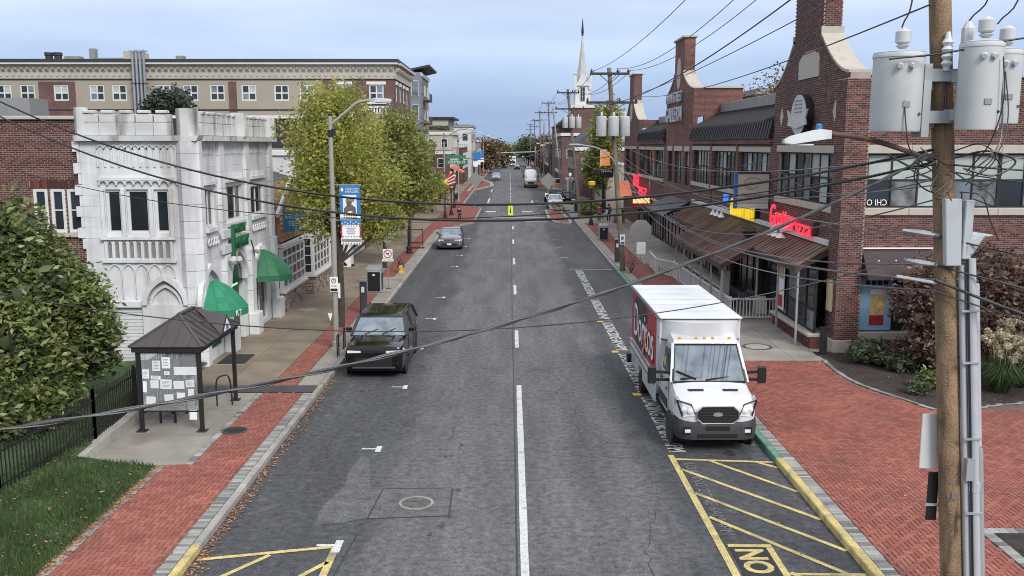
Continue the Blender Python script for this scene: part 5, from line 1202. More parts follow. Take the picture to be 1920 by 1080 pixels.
def blobpts(blobs, ncl, per, spread, shell=.55):
    """leaf clumps spread through ellipsoids, mostly towards the outside, with gaps"""
    vol = np.array([b[3]*b[4]*b[5] for b in blobs]); out_ = []
    for b, k in zip(blobs, (ncl*vol/vol.sum()).astype(int)):
        d = rng.normal(size=(k, 3)); d /= np.linalg.norm(d, axis=1)[:, None]
        r = shell+(1-shell)*rng.random(k)**.7; r = np.where(rng.random(k) < .22, rng.random(k)*shell, r)*(1+.16*np.sin(d[:, 0]*7+d[:, 2]*5)+.1*np.sin(d[:, 1]*11))
        c = d*r[:, None]*np.array(b[3:6])+np.array(b[:3])
        out_.append(np.repeat(c, per, 0)+rng.normal(size=(k*per, 3))*spread)
    return np.concatenate(out_)
def limb(b, p, q, r0, r1, bend=.1, n=5):
    p, q = Vector(p), Vector(q); L = (q-p).length; pts = []
    off = Vector((random.gauss(0, bend), random.gauss(0, bend), 0))*L
    for i in range(n+1): t = i/n; pts.append(p.lerp(q, t)+off*math.sin(t*PI)*.5)
    b.tube(pts, [r0+(r1-r0)*i/n for i in range(n+1)], 7); return pts
def tree(label, base, trunk_top, r, blobs, ncl, per, spread, size, m, bark='bark', name='street_tree', group=None, nl=14):
    t = thing(name, label, 'tree', base, group); b = MB(); bx_ = Vector(base)
    tp = limb(b, base, trunk_top, r, r*.6, .04)
    for i in range(nl):
        bl = random.choice(blobs); d = Vector((random.uniform(-.65, .65)*bl[3], random.uniform(-.65, .65)*bl[4], random.uniform(-.4, .75)*bl[5])); q = Vector(bl[:3])+d
        st = tp[-1-(i % 3)]; pts = limb(b, st, q, r*.42, r*.08, .12)
        for k in range(2): limb(b, pts[3], Vector(bl[:3])+(Vector(q)-Vector(bl[:3]))*.5+Vector((random.uniform(-.6, .6)*bl[3], random.uniform(-.6, .6)*bl[4], random.uniform(-.3, .6)*bl[5])), r*.16, r*.04, .1, 3)
    b.build('trunk', M[bark], t, smooth=60)
    leafmesh('crown', blobpts(blobs, ncl, per, spread), size, M[m], t); return t
tree('large yellow-green street tree behind the lamp post with the veteran banner', (-7.1, 38.3, .1), (-7.3, 38.6, 4.6), .17,
     [(-7.3, 38.6, 7.6, 1.9, 1.8, 2.4), (-8.05, 38.2, 5.7, 1.15, 1.4, 1.35), (-6.2, 38.8, 5.7, 1.7, 1.7, 1.5), (-7.2, 38.4, 9.0, 1.0, 1.1, 1.2), (-5.6, 39.2, 4.4, 1.1, 1.2, .8), (-8.0, 38.4, 4.2, .7, .8, .5)], 2100, 14, .2, .1, 'leaf_yellow', group='street trees on the left pavement', nl=24)
tree('dense green street tree just behind the yellow-green one', (-7.7, 57, .1), (-7.6, 57, 3.8), .2,
     [(-7.3, 57, 6.6, 2.4, 2.2, 2.6), (-6.2, 57.5, 5.0, 1.9, 1.8, 1.6), (-8.6, 56.6, 4.6, 1.4, 1.6, 1.2), (-6.9, 57, 8.6, 1.3, 1.3, 1.2)], 2300, 10, .22, .14, 'leaf_green', group='street trees on the left pavement')
tree('orange tinged street tree beyond the parked sedan side', (-7.7, 71, .1), (-7.7, 71, 3.0), .16,
     [(-7.7, 71, 4.8, 1.6, 1.8, 1.7), (-7.2, 71.3, 3.9, 1.3, 1.4, 1.0)], 900, 9, .22, .19, 'leaf_yellow', group='street trees on the left pavement')
tree('tall dark green street tree farthest along the left pavement', (-9.5, 82, .1), (-9.5, 82, 4), .2,
     [(-9.6, 82, 6.6, 1.9, 2.0, 3.0), (-9.0, 82, 4.2, 1.7, 1.8, 1.6)], 1000, 9, .26, .24, 'leaf_dark', group='street trees on the left pavement')
tree('small green tree by the crosswalk on the left', (-8.7, 104, .1), (-8.7, 104, 1.6), .12, [(-8.7, 104, 2.8, 1.7, 1.8, 1.4)], 500, 8, .3, .26, 'leaf_green', group='street trees on the left pavement', nl=6)
tree('blue-green conifer rising behind the white battlements', (-29, 80, .1), (-29, 80, 9), .3, [(-29, 80, 10.0, 2.0, 1.9, 2.2), (-30.5, 80, 9.3, 1.2, 1.2, 1.2), (-27.6, 80, 9.2, 1.3, 1.2, 1.1)], 1100, 9, .25, .24, 'leaf_pine', name='conifer_tree')
tree('slender pale green poplar tree beside the brick building end', (10.6, 104, .1), (10.6, 104, 5), .2, [(10.5, 104, 7.8, 1.6, 1.6, 4.0), (9.6, 104, 5.0, 1.4, 1.5, 2.6), (11.2, 104, 9.4, 1.1, 1.1, 3)], 1300, 9, .25, .26, 'leaf_green', name='poplar_tree')
tree('bare twiggy autumn tree behind the black mansard roof', (22, 72, .1), (22, 72, 9), .25, [(21, 72, 11.4, 2.6, 2, 2.0), (24, 72, 11.0, 2.4, 2, 1.5)], 420, 5, .4, .17, 'leaf_brown', name='bare_tree', nl=40)
# far trees at the end of the street
far = [(-8.5, 250, 9, 5, 'leaf_brown', 'rust brown tree at the far left of the street'), (-4.5, 300, 8.4, 4.5, 'leaf_brown', 'low brown tree nearer the middle at the street end'), (-12, 225, 11.5, 3.0, 'leaf_dark', 'dark pointed evergreen rising above the far brown trees'),
       (6.5, 330, 10, 5, 'leaf_dark', 'dark green tree at the far end right of the road'), (11, 260, 9.5, 4.5, 'leaf_brown', 'brownish tree behind the far utility poles'), (-10, 420, 8.5, 7, 'leaf_dark', 'hazy dark tree at the street horizon, left'), (3, 520, 7, 8, 'leaf_green', 'hazy tree closing the street at the horizon'), (14, 430, 10, 9, 'leaf_dark', 'hazy dark tree at the street horizon, right')]
for x, y, h, r, m, lab in far:
    tree(lab, (x, y, 0), (x, y, h*.5), .25, [(x, y, h*.62, r, r, h*.42), (x+r*.4, y, h*.45, r*.8, r, h*.3)], 330, 7, r*.12, r*.13, m, name='far_tree', group='trees at the end of the street', nl=6)
# big broadleaf evergreen bush, left foreground
bu = thing('evergreen_bush', 'big glossy evergreen bush filling the left edge behind the fence', 'bush', (-13.5, 24.5, .4))
bb_ = MB()
for k in range(9): limb(bb_, (-13.3+random.uniform(-.5, .5), 24.5+random.uniform(-.5, .5), .2), (-13.3+random.gauss(0, 1.4), 24.5+random.gauss(0, .9), random.uniform(2.5, 5.2)), .09, .02, .1)
bb_.build('stems', M['bark'], bu)
blobs = [(-13.9, 24.6, 4.5, 1.6, 1.6, 1.65), (-15.3, 24.6, 4.2, 2.0, 1.8, 2.0), (-12.7, 24.5, 3.5, 1.35, 1.5, 1.4), (-11.95, 24.9, 2.6, 1.0, 1.2, 1.2), (-13.3, 23.6, 2.0, 1.8, 1.5, 1.7), (-15.4, 23.6, 1.9, 1.9, 1.6, 1.8), (-12.5, 23.4, 1.1, 1.1, 1.1, .9), (-11.85, 25.4, 3.6, .6, .8, .65), (-12.9, 22.6, 1.0, 1.4, 1.0, .9), (-11.6, 25.2, 2.2, .65, .9, .9)]
leafmesh('foliage', blobpts(blobs, 6000, 10, .14, .82), .105, M['leaf_bush'], bu, long=2.0)
leafmesh('inner_foliage', blobpts([(b[0], b[1], b[2], b[3]*.75, b[4]*.75, b[5]*.75) for b in blobs], 2200, 6, .2, .6), .26, M['leaf_dark'], bu)  # inner leaves fill the bush, coloured darker to paint in its deep shade
# maroon tree on the right
mt = tree('low spreading maroon leaved tree in the bed by the brick wall', (15.0, 30.6, .15), (15.0, 30.6, 1.1), .14,
     [(14.2, 30.6, 2.4, 1.35, 1.3, 1.35), (15.6, 30.4, 2.9, 1.5, 1.4, 1.3), (17.0, 30.6, 2.6, 1.5, 1.4, 1.5), (14.3, 30.2, 1.2, 1.2, 1.1, .8), (16.2, 30.0, 1.5, 1.5, 1.2, 1.1), (15.2, 30.9, 3.8, 1.2, 1.0, .55)], 2300, 10, .14, .12, 'leaf_maroon', bark='bark_grey', name='maroon_tree', nl=20)
def shrub(label, x, y, r, h, m, n, size, name='shrub'):
    t = thing(name, label, 'shrub', (x, y, .15)); b = MB()
    for k in range(7): limb(b, (x, y, .12), (x+random.gauss(0, r*.5), y+random.gauss(0, r*.5), .15+h*random.uniform(.5, .9)), .02, .006, .1, 3)
    b.build('stems', M['bark'], t); leafmesh('foliage', blobpts([(x, y, .15+h*.5, r, r, h*.5)], n, 8, .08, .5), size, M[m], t, long=2.4)
shrub('dark green spreading shrub at the foot of the corner pier', 12.6, 31.6, .75, .75, 'leaf_dark', 260, .1)
shrub('dull green shrub under the maroon tree', 13.6, 31.0, .7, .9, 'leaf_maroon', 200, .1); shrub('second dark green shrub beside the pier window', 13.2, 30.6, .55, .6, 'leaf_dark', 180, .1)
shrub('small pale green plant in the mulch near the plaza edge', 12.5, 27.5, .28, .4, 'leaf_dark', 60, .07); shrub('small leafy plant beside the pole in the mulch', 13.1, 28.2, .35, .55, 'leaf_bush', 80, .07)
# ornamental grass with plumes
def plume_grass(x, y, r, h, label):
    t = thing('ornamental_grass', label, 'grass clump', (x, y, .15)); b = MB()
    for k in range(950):
        a = random.uniform(0, 2*PI); s = random.random()**.6; q = h*random.uniform(.6, 1.05); w = .009; d = Vector((math.cos(a), math.sin(a), 0)); sd_ = Vector((-d.y, d.x, 0))*w
        p0 = Vector((x, y, .13))+d*r*.2*s; p1 = p0+d*r*.45*s+Vector((0, 0, q*.65)); p2 = p0+d*r*1.15*s+Vector((0, 0, q*(.95-.55*s)))
        b.add([p0-sd_, p0+sd_, p1+sd_*.8, p1-sd_*.8, p2], [(0, 1, 2, 3), (3, 2, 4)])
    b.build('blades', M['grass'], t, raw=True); pp = []; st = MB()
    for k in range(34):
        a = random.uniform(0, 2*PI); s = random.random()**.5; c = Vector((x+math.cos(a)*r*.8*s, y+math.sin(a)*r*.8*s, .13+h*random.uniform(1.0, 1.35)-.3*s*h))
        st.tube([(x+math.cos(a)*r*.15, y+math.sin(a)*r*.15, .2), c], .005, 4); lean = Vector((math.cos(a), math.sin(a), .2))*.16
        for i in range(60): u = random.random(); pp.append(c+lean*u*1.6+Vector((random.gauss(0, .035), random.gauss(0, .035), random.gauss(0, .04)+.06*math.sin(u*3))))
    st.build('stalks', M['plume'], t); leafmesh('plumes', pp, .07, M['plume'], t, long=2.2)
plume_grass(15.1, 27.7, 1.0, 1.55, 'ornamental grass clump with cream plumes nearest the plaza edge'); plume_grass(16.2, 28.3, 1.0, 1.75, 'ornamental grass clump with cream plumes at the right picture edge'); 
scatter('mulch', 'dark mulch chips covering the planting bed', 2200, lambda y: random.uniform(11.2, 17), lambda: random.uniform(26.2, 33.1), lambda x, y: .15 if x > bedx(y)+.15 or y > 32 else -.05, .02, .05, mat('mulch_m', (.06, .04, .032), .95, var=.3, ramp=[(0, (.025, .018, .015)), (.7, (.07, .045, .035)), (1, (.2, .14, .1))]), 'mulch')
# ground ivy by the castle base and litter
# ------------------------------------------------------------------ iron fence
fe = thing('iron_fence', 'black iron picket fence along the grass bank', 'fence', (-10.6, 22, .3))
FP = [(-11.05, 14.5), (-10.93, 19.0), (-10.42, 22.5), (-10.42, 27.6), (-10.7, 30.9)]
pk = meshof('picket', lambda b: [b.box(-.011, .011, -.011, .011, -.15, 1.02), b.add([(-.016, -.016, 1.02), (.016, -.016, 1.02), (.016, .016, 1.02), (-.016, .016, 1.02), (0, 0, 1.1)], [(0, 1, 4), (1, 2, 4), (2, 3, 4), (3, 0, 4)])], M['black_metal'])
def fz(x, y): return zl(x, y) if y < 21.3 else .5
for (x0, y0), (x1, y1) in zip(FP, FP[1:]):
    L = math.hypot(x1-x0, y1-y0); n = int(L/.125); za, zb_ = fz(x0, y0), fz(x1, y1)
    for i in range(n): t_ = i/n; place('picket', pk, (x0+(x1-x0)*t_, y0+(y1-y0)*t_, za+(zb_-za)*t_), fe)
    for h in (.14, .88): part('rail', M['black_metal'], fe, lambda b: b.beam((x0, y0, za+h), (x1, y1, zb_+h), .035, .04))
    m = max(1, int(L/2.4))
    for i in range(m+1): t_ = i/m; part('post', M['black_metal'], fe, lambda b: b.box(x0+(x1-x0)*t_-.03, x0+(x1-x0)*t_+.03, y0+(y1-y0)*t_-.03, y0+(y1-y0)*t_+.03, za-.2, za+(zb_-za)*t_+1.16))
# ------------------------------------------------------------------ bus shelter
st_ = thing('bus_shelter', 'black framed waiting shelter with hipped metal roof and noticeboard end', 'shelter', (-9, 25.4, .13))
BM = M['black_metal']; X0, X1, Y0, Y1, ZE = -9.8, -8.2, 23.9, 26.95, 2.32
for x, y in ((X0, Y0), (X1, Y0), (X0, Y1), (X1, Y1)):
    part('post', BM, st_, lambda b: b.box(x-.05, x+.05, y-.05, y+.05, .14, ZE)); part('foot', BM, st_, lambda b: b.box(x-.13, x+.13, y-.13, y+.13, .13, .16), bevel=.01)
part('eave_frame', BM, st_, lambda b: [b.box(X0-.12, X1+.12, Y0-.12, Y0-.02, ZE-.02, ZE+.12), b.box(X0-.12, X1+.12, Y1+.02, Y1+.12, ZE-.02, ZE+.12), b.box(X0-.12, X0-.02, Y0-.02, Y1+.02, ZE-.02, ZE+.12), b.box(X1+.02, X1+.12, Y0-.02, Y1+.02, ZE-.02, ZE+.12)])
e = .16; A = [(X0-e, Y0-e, ZE+.12), (X1+e, Y0-e, ZE+.12), (X1+e, Y1+e, ZE+.12), (X0-e, Y1+e, ZE+.12)]; xm = (X0+X1)/2; rg = [(xm, Y0+.95, ZE+.78), (xm, Y1-.95, ZE+.78)]
for nm, f in (('front', [A[0], A[1], rg[0]]), ('right', [A[1], A[2], rg[1], rg[0]]), ('back', [A[2], A[3], rg[1]]), ('left', [A[3], A[0], rg[0], rg[1]])):
    o = MB().add(f, [tuple(range(len(f)))]).build('roof_panel', M['roof_seam'], st_); md = o.modifiers.new('thick', 'SOLIDIFY'); md.thickness = .03; md.offset = -1
up = Vector((0, 0, .02))
def seam(p, q): part('roof_seam', M['roof_seam'], st_, lambda b: b.beam(Vector(p)+up, Vector(q)+up, .035, .05))
for i in range(1, 5):
    t_ = i/5; p = Vector(A[0]).lerp(Vector(A[1]), t_); k = 1-abs(2*t_-1); seam(p, p.lerp(Vector((p.x, rg[0][1], rg[0][2])), k*.98)) ; p = Vector(A[3]).lerp(Vector(A[2]), t_); seam(p, p.lerp(Vector((p.x, rg[1][1], rg[1][2])), k*.98))
for xe in (A[1][0], A[0][0]):
    for i in range(1, 9):
        y = Y0-e+(Y1-Y0+2*e)*i/9; k = min(1, (y-(Y0-e))/(.95+e), ((Y1+e)-y)/(.95+e)); seam((xe, y, ZE+.12), (xe+(xm-xe)*k, y, ZE+.12+.66*k))
part('hip_cap', M['roof_seam'], st_, lambda b: [b.beam(Vector(A[i])+up, Vector(rg[j])+up, .09, .05) for i, j in ((0, 0), (1, 0), (2, 1), (3, 1))] + [b.beam(Vector(rg[0])+up, Vector(rg[1])+up, .12, .06)])
# small gable dormer with white emblem on the street side
part('dormer', M['roof_seam'], st_, lambda b: b.add([(X1+e, 25.35, ZE+.14), (X1+e, 26.45, ZE+.14), (X1+e, 25.9, ZE+.62), (xm+.1, 25.9, ZE+.78)], [(0, 1, 2), (0, 2, 3), (2, 1, 3)]))
part('dormer_panel', M['white'], st_, lambda b: b.add([(X1+e+.01, 25.55, ZE+.17), (X1+e+.01, 26.25, ZE+.17), (X1+e+.01, 25.9, ZE+.52)], [(0, 1, 2)])); part('dormer_mark', M['blue'], st_, lambda b: b.box(X1+e+.012, X1+e+.02, 25.8, 26.0, ZE+.2, ZE+.34))
M['perspex'] = bpy.data.materials.new('perspex'); M['perspex'].use_nodes = True
_p = M['perspex'].node_tree; _b = _p.nodes['Principled BSDF']; _b.inputs['Base Color'].default_value = (.8, .86, .88, 1); _b.inputs['Roughness'].default_value = .12
_t = _p.nodes.new('ShaderNodeBsdfTransparent'); _m = _p.nodes.new('ShaderNodeMixShader'); _m.inputs[0].default_value = .1; _nz = _p.nodes.new('ShaderNodeTexNoise'); _nz.inputs['Scale'].default_value = 6
_p.links.new(_nz.outputs['Color'], _b.inputs['Roughness']); _p.links.new(_t.outputs[0], _m.inputs[1]); _p.links.new(_b.outputs[0], _m.inputs[2]); _p.links.new(_m.outputs[0], _p.nodes['Material Output'].inputs[0])
part('pane', M['perspex'], st_, lambda b: b.box(X0+.08, X1-.08, Y0-.006, Y0+.006, .7, 2.25)); part('pane', M['perspex'], st_, lambda b: b.box(X0-.006, X0+.006, Y0+.08, Y1-.08, .6, 2.2))
part('pane_rail', BM, st_, lambda b: [b.box(X0+.05, X1-.05, Y0-.015, Y0+.015, .66, .7), b.box(X0+.05, X1-.05, Y0-.015, Y0+.015, 2.25, 2.28), b.box(X0-.015, X0+.015, Y0+.05, Y1-.05, .55, .59)])
fly = [(-9.33, 1.92, .21, .28, 'x'), (-9.07, 2.0, .22, .3, ''), (-9.62, 1.7, .17, .25, ''), (-9.36, 1.6, .26, .1, ''), (-9.06, 1.72, .14, .1, ''), (-8.57, 1.78, .6, .22, ''), (-9.4, 1.42, .22, .22, ''), (-9.1, 1.42, .3, .26, ''), (-8.76, 1.4, .28, .22, ''), (-8.46, 1.44, .22, .2, ''), (-9.52, .96, .25, .25, ''), (-9.04, 1.02, .24, .25, ''), (-8.72, 1.08, .22, .22, ''), (-8.45, 1.16, .16, .26, ''), (-9.66, 1.35, .1, .3, ''), (-8.42, .58, .2, .26, '')]
pos = ['top left', 'top middle', 'far left', 'small wide', 'small square', 'long wide', 'middle left', 'centre', 'centre right', 'middle right', 'bottom left', 'bottom middle', 'bottom right', 'narrow right', 'narrow left edge', 'lowest']
for (x, z, w, h, _q), pn in zip(fly, pos):
    f = thing('flyer', 'pale paper flyer, the %s one taped to the shelter end pane' % pn, 'flyer', (x, Y0-.01, z), group='flyers taped to the shelter pane'); a = random.uniform(-.06, .06); c_, s_ = math.cos(a), math.sin(a)
    q = lambda u, v, o: (x+u*c_-v*s_, Y0-.009-o, z+u*s_+v*c_)
    part('sheet', M['paper'], f, lambda b: b.add([q(-w/2, -h/2, 0), q(w/2, -h/2, 0), q(w/2, h/2, 0), q(-w/2, h/2, 0), q(-w/2, -h/2, .003), q(w/2, -h/2, .003), q(w/2, h/2, .003), q(-w/2, h/2, .003)], HEXF))
    if random.random() < .6: part('print', M['sign_back'], f, lambda b: [b.add([q(-w*.35, h*(.3-.14*k), .005), q(w*random.uniform(.1, .38), h*(.3-.14*k), .005), q(w*.3, h*(.34-.14*k), .005), q(-w*.35, h*(.34-.14*k), .005)], [(0, 1, 2, 3)]) for k in range(5)])
bn = thing('bench', 'black metal bench inside the waiting shelter', 'bench', (-9.2, 25.6, .13))
part('seat', BM, bn, lambda b: [b.box(-9.6+k*.1, -9.52+k*.1, 24.5, 26.4, .55, .58) for k in range(5)]); part('backrest', BM, bn, lambda b: [b.box(-9.66, -9.62, 24.5+k*.24, 24.55+k*.24, .6, 1.0) for k in range(9)] + [b.box(-9.67, -9.61, 24.45, 26.5, 1.0, 1.05)])
for y in (24.6, 25.5, 26.3):
    part('leg', BM, bn, lambda b: b.box(-9.6, -9.55, y, y+.05, .13, .55)); part('leg', BM, bn, lambda b: b.box(-9.2, -9.15, y, y+.05, .13, .55)); part('armrest', BM, bn, lambda b: b.tube(smoothpts([(-9.6, y, .9), (-9.35, y, .92), (-9.17, y, .8), (-9.17, y, .56)], 4), .02, 6))
bi = thing('bike_rack', 'black hoop rack behind the shelter post', 'bike rack', (-8.35, 26.3, .13))
part('hoop', BM, bi, lambda b: b.tube(smoothpts([(-8.55, 26.3, .13), (-8.55, 26.3, .85), (-8.4, 26.35, 1.02), (-8.2, 26.4, .95), (-8.15, 26.45, .13)], 4), .025, 6))
fdl = thing('flood_light', 'small white floodlight on a stake beside the shelter', 'lamp', (-11.0, 29.8, .4))
part('stake', BM, fdl, lambda b: b.beam((-11.1, 29.9, .3), (-11.05, 29.9, 1.5), .04)); part('head', M['white'], fdl, lambda b: b.prism([(-11.2, 1.5), (-10.95, 1.5), (-10.9, 1.78), (-11.15, 1.78)], Pl('y', 0, 1), 29.8, 30.0))

# ------------------------------------------------------------------ lamp posts with banners
def cobra(x, y, label, s=1.0, sgn=1, arm=2.0, h=8.7, pm='pole_metal'):
    t = thing('street_lamp', label, 'street lamp', (x, y, .1), group='grey cobra head street lamps'); m = M[pm]
    part('pole', m, t, lambda b: b.tube([(x, y, .1), (x+.03*sgn, y, h*.6), (x+.02*sgn, y, h)], [.115, .095, .075], 12), smooth=50)
    part('base', m, t, lambda b: b.lathe([(.24, .1), (.24, .16), (.17, .2), (.15, .42), (.12, .45)], (x, y, 0), 12)); part('cap', BM, t, lambda b: b.lathe([(.085, h), (.085, h+.06), (.03, h+.1)], (x+.02*sgn, y, 0), 8))
    part('arm', m, t, lambda b: b.tube(smoothpts([(x, y, h-.35), (x+arm*.45*sgn, y, h+.2), (x+arm*.7*sgn, y, h+.48), (x+arm*sgn, y, h+.55)], 5), .055, 8), smooth=50); part('collar', BM, t, lambda b: b.tube([(x+.02*sgn, y, h-.75), (x+.02*sgn, y, h-.5)], .1, 8))
    hx = x+arm*sgn
    part('lamp_head', M['grey_metal'], t, lambda b: b.ring([[(hx-.05*sgn, y-.07, h+.5), (hx-.05*sgn, y+.07, h+.5), (hx-.05*sgn, y+.06, h+.6), (hx-.05*sgn, y-.06, h+.6)], [(hx+.15*sgn, y-.14, h+.48), (hx+.15*sgn, y+.14, h+.48), (hx+.15*sgn, y+.1, h+.64), (hx+.15*sgn, y-.1, h+.64)], [(hx+.75*sgn, y-.13, h+.5), (hx+.75*sgn, y+.13, h+.5), (hx+.75*sgn, y+.08, h+.6), (hx+.75*sgn, y-.08, h+.6)]]))
    part('lens', M['lamp_white'], t, lambda b: b.box(min(hx+.2*sgn, hx+.7*sgn), max(hx+.2*sgn, hx+.7*sgn), y-.1, y+.1, h+.455, h+.478)); return t
lp = cobra(-6.5, 34, 'grey street lamp carrying the blue veteran banner', arm=1.5)
part('control_box', BM, lp, lambda b: b.box(-6.42, -6.3, 33.9, 34.05, 8.0, 8.25))
bnr = thing('banner', 'blue veteran banner with portrait, upper of two on the lamp post', 'banner', (-5.85, 34, 5.0))
part('panel', M['blue'], bnr, lambda b: b.box(-6.22, -5.46, 33.99, 34.01, 4.98, 6.2)); part('bracket', M['grey_metal'], bnr, lambda b: [b.beam((-6.45, 34, 6.23), (-5.42, 34, 6.23), .03)])
part('photo_field', M['paper'], bnr, lambda b: b.box(-6.1, -5.6, 33.978, 33.988, 5.18, 5.86)); part('name_field', M['white'], bnr, lambda b: b.box(-6.21, -5.47, 33.977, 33.989, 4.98, 5.16))
PB = Pl('y', 33.977, -1)
part('portrait', mat('sepia', (.11, .085, .08), .8, var=.3, scale=9), bnr, lambda b: [b.prism([(-6.08, 5.19), (-5.62, 5.19), (-5.64, 5.4), (-5.76, 5.5), (-5.94, 5.5), (-6.06, 5.38)], PB, 0, .004), b.prism([(-5.85+.1*math.cos(a)-.02, 5.59+.13*math.sin(a)) for a in [2*PI*i/16 for i in range(16)]], PB, .0045, .008)])
part('helmet', mat('helmet', (.17, .15, .14), .8, var=.2, scale=9), bnr, lambda b: b.prism([(-6.0, 5.64), (-5.98, 5.72), (-5.88, 5.8), (-5.76, 5.78), (-5.68, 5.68), (-5.69, 5.62), (-5.82, 5.64)], PB, .009, .012)); part('badge', M['white'], bnr, lambda b: b.prism([(-5.84+.09*math.cos(a), 5.22+.06*math.sin(a)) for a in [PI*i/8 for i in range(9)]], PB, .0125, .015))
text('HOMETOWN', M['white'], bnr, (-5.76, 33.975, 6.08), (1, 0, 0), (0, 0, 1), .48, .07, .002); text('HEROES', M['white'], bnr, (-5.76, 33.975, 5.98), (1, 0, 0), (0, 0, 1), .48, .09, .002); part('name_print', M['ink'], bnr, lambda b: [b.box(-6.08+k*.085, -6.02+k*.085, 33.972, 33.9765, z, z+.035) for k in range(6) for z in (5.02, 5.09)])
part('emblem', M['white'], bnr, lambda b: b.prism([(-6.12+.05*math.cos(a), 6.05+.06*math.sin(a)) for a in [2*PI*i/12 for i in range(12)]], Pl('y', 33.989, -1), 0, .006))
bn2 = thing('banner', 'white banner with red and blue stars border, below the veteran banner', 'banner', (-5.85, 34, 4.0))
part('panel', M['white'], bn2, lambda b: b.box(-6.2, -5.46, 33.992, 34.008, 4.05, 4.93)); part('blue_band', M['blue'], bn2, lambda b: [b.box(-6.2, -5.46, 33.98, 33.991, 4.78, 4.93)]); part('red_border', M['red'], bn2, lambda b: [b.box(-6.2, -6.15, 33.982, 33.991, 4.3, 4.77), b.box(-5.51, -5.46, 33.982, 33.991, 4.3, 4.77)])
part('stars', M['white'], bn2, lambda b: [b.prism([(-6.14+k*.1+.025*math.cos(a), 4.82+.05*(k % 2)+.025*math.sin(a)) for a in [2*PI*i/5 for i in range(5)]], Pl('y', 33.98, -1), 0, .004) for k in range(7)]); part('star_border', M['ink'], bn2, lambda b: [b.prism([(-6.12+k*.1+.025*math.cos(a), z+.025*math.sin(a)) for a in [2*PI*i/5 for i in range(5)]], Pl('y', 33.99, -1), 0, .004) for k in range(7) for z in (4.09, 4.34, 4.73)])
part('print', M['ink'], bn2, lambda b: [b.box(-6.0+.03*(k % 2), -5.66-.03*(k % 2), 33.985, 33.991, 4.64-k*.07, 4.665-k*.07) for k in range(4)])
part('grey_band', M['sign_back'], bn2, lambda b: b.box(-6.18, -5.48, 33.985, 33.991, 4.14, 4.26)); part('bracket', M['grey_metal'], bn2, lambda b: b.beam((-6.45, 34, 4.95), (-5.42, 34, 4.95), .025))
sg = thing('parking_sign', 'white pay parking sign on the lamp post', 'sign', (-6.5, 33.87, 2.2))
part('panel', M['white'], sg, lambda b: b.box(-6.64, -6.34, 33.85, 33.865, 2.3, 2.86), bevel=.004); part('symbol', M['ink'], sg, lambda b: b.tube([(-6.49+.08*math.cos(a), 33.846, 2.72+.08*math.sin(a)) for a in [2*PI*i/14 for i in range(15)]], .014, 5)); text('P', M['ink'], sg, (-6.49, 33.845, 2.72), (1, 0, 0), (0, 0, 1), .06, .1, .001); text('PAY HERE', M['ink'], sg, (-6.49, 33.845, 2.52), (1, 0, 0), (0, 0, 1), .2, .06, .001); part('black_strip', M['black'], sg, lambda b: b.box(-6.62, -6.36, 33.842, 33.849, 2.33, 2.43))
sg = thing('parking_sign', 'thin white sign edge hung behind the pay parking sign', 'sign', (-6.4, 34.0, 2.0)); part('panel', M['white'], sg, lambda b: b.box(-6.36, -6.3, 33.95, 34.1, 2.05, 2.6))
tg = thing('paper_tag', 'small white triangular tag on the lamp post', 'tag', (-6.66, 33.9, 1.2)); part('sheet', M['white'], tg, lambda b: b.add([(-6.75, 33.86, 1.5), (-6.58, 33.86, 1.5), (-6.66, 33.86, 1.2), (-6.75, 33.865, 1.5), (-6.58, 33.865, 1.5), (-6.66, 33.865, 1.2)], [(0, 1, 2), (5, 4, 3)]))
for x, y, lab in ((-6.9, 98, 'grey street lamp by the red brick corner beyond the trees'), (-6.9, 125, 'grey street lamp beside the tan facade, second beyond the trees'), (-6.9, 172, 'grey street lamp with a paired banner, third beyond the trees'), (-6.9, 188, 'grey street lamp behind the paired banners, fourth beyond the trees'), (-6.9, 215, 'grey street lamp, fifth beyond the trees'), (-6.9, 245, 'grey street lamp, sixth beyond the trees'), (-6.9, 275, 'grey street lamp, farthest on the left side')):
    cobra(x, y, lab, arm=2.4)
for x, y, lab in ((-6.3, 171.7, 'small blue and white banner on the third far street lamp'), (-6.3, 187.7, 'small white and red banner on the fourth far street lamp'), (-6.3, 214.7, 'small blue banner on the fifth far street lamp')):
    t = thing('banner', lab, 'banner', (x, y, 3.6), group='far street banners'); part('panel', M['blue'], t, lambda b: b.box(x-.4, x+.4, y-.02, y+.02, 4.6, 6.2)); part('lower_panel', M['white'], t, lambda b: b.box(x-.4, x+.4, y-.02, y+.02, 3.6, 4.55)); part('bracket', M['grey_metal'], t, lambda b: b.beam((x-.6, y, 6.25), (x+.6, y, 6.25), .05))
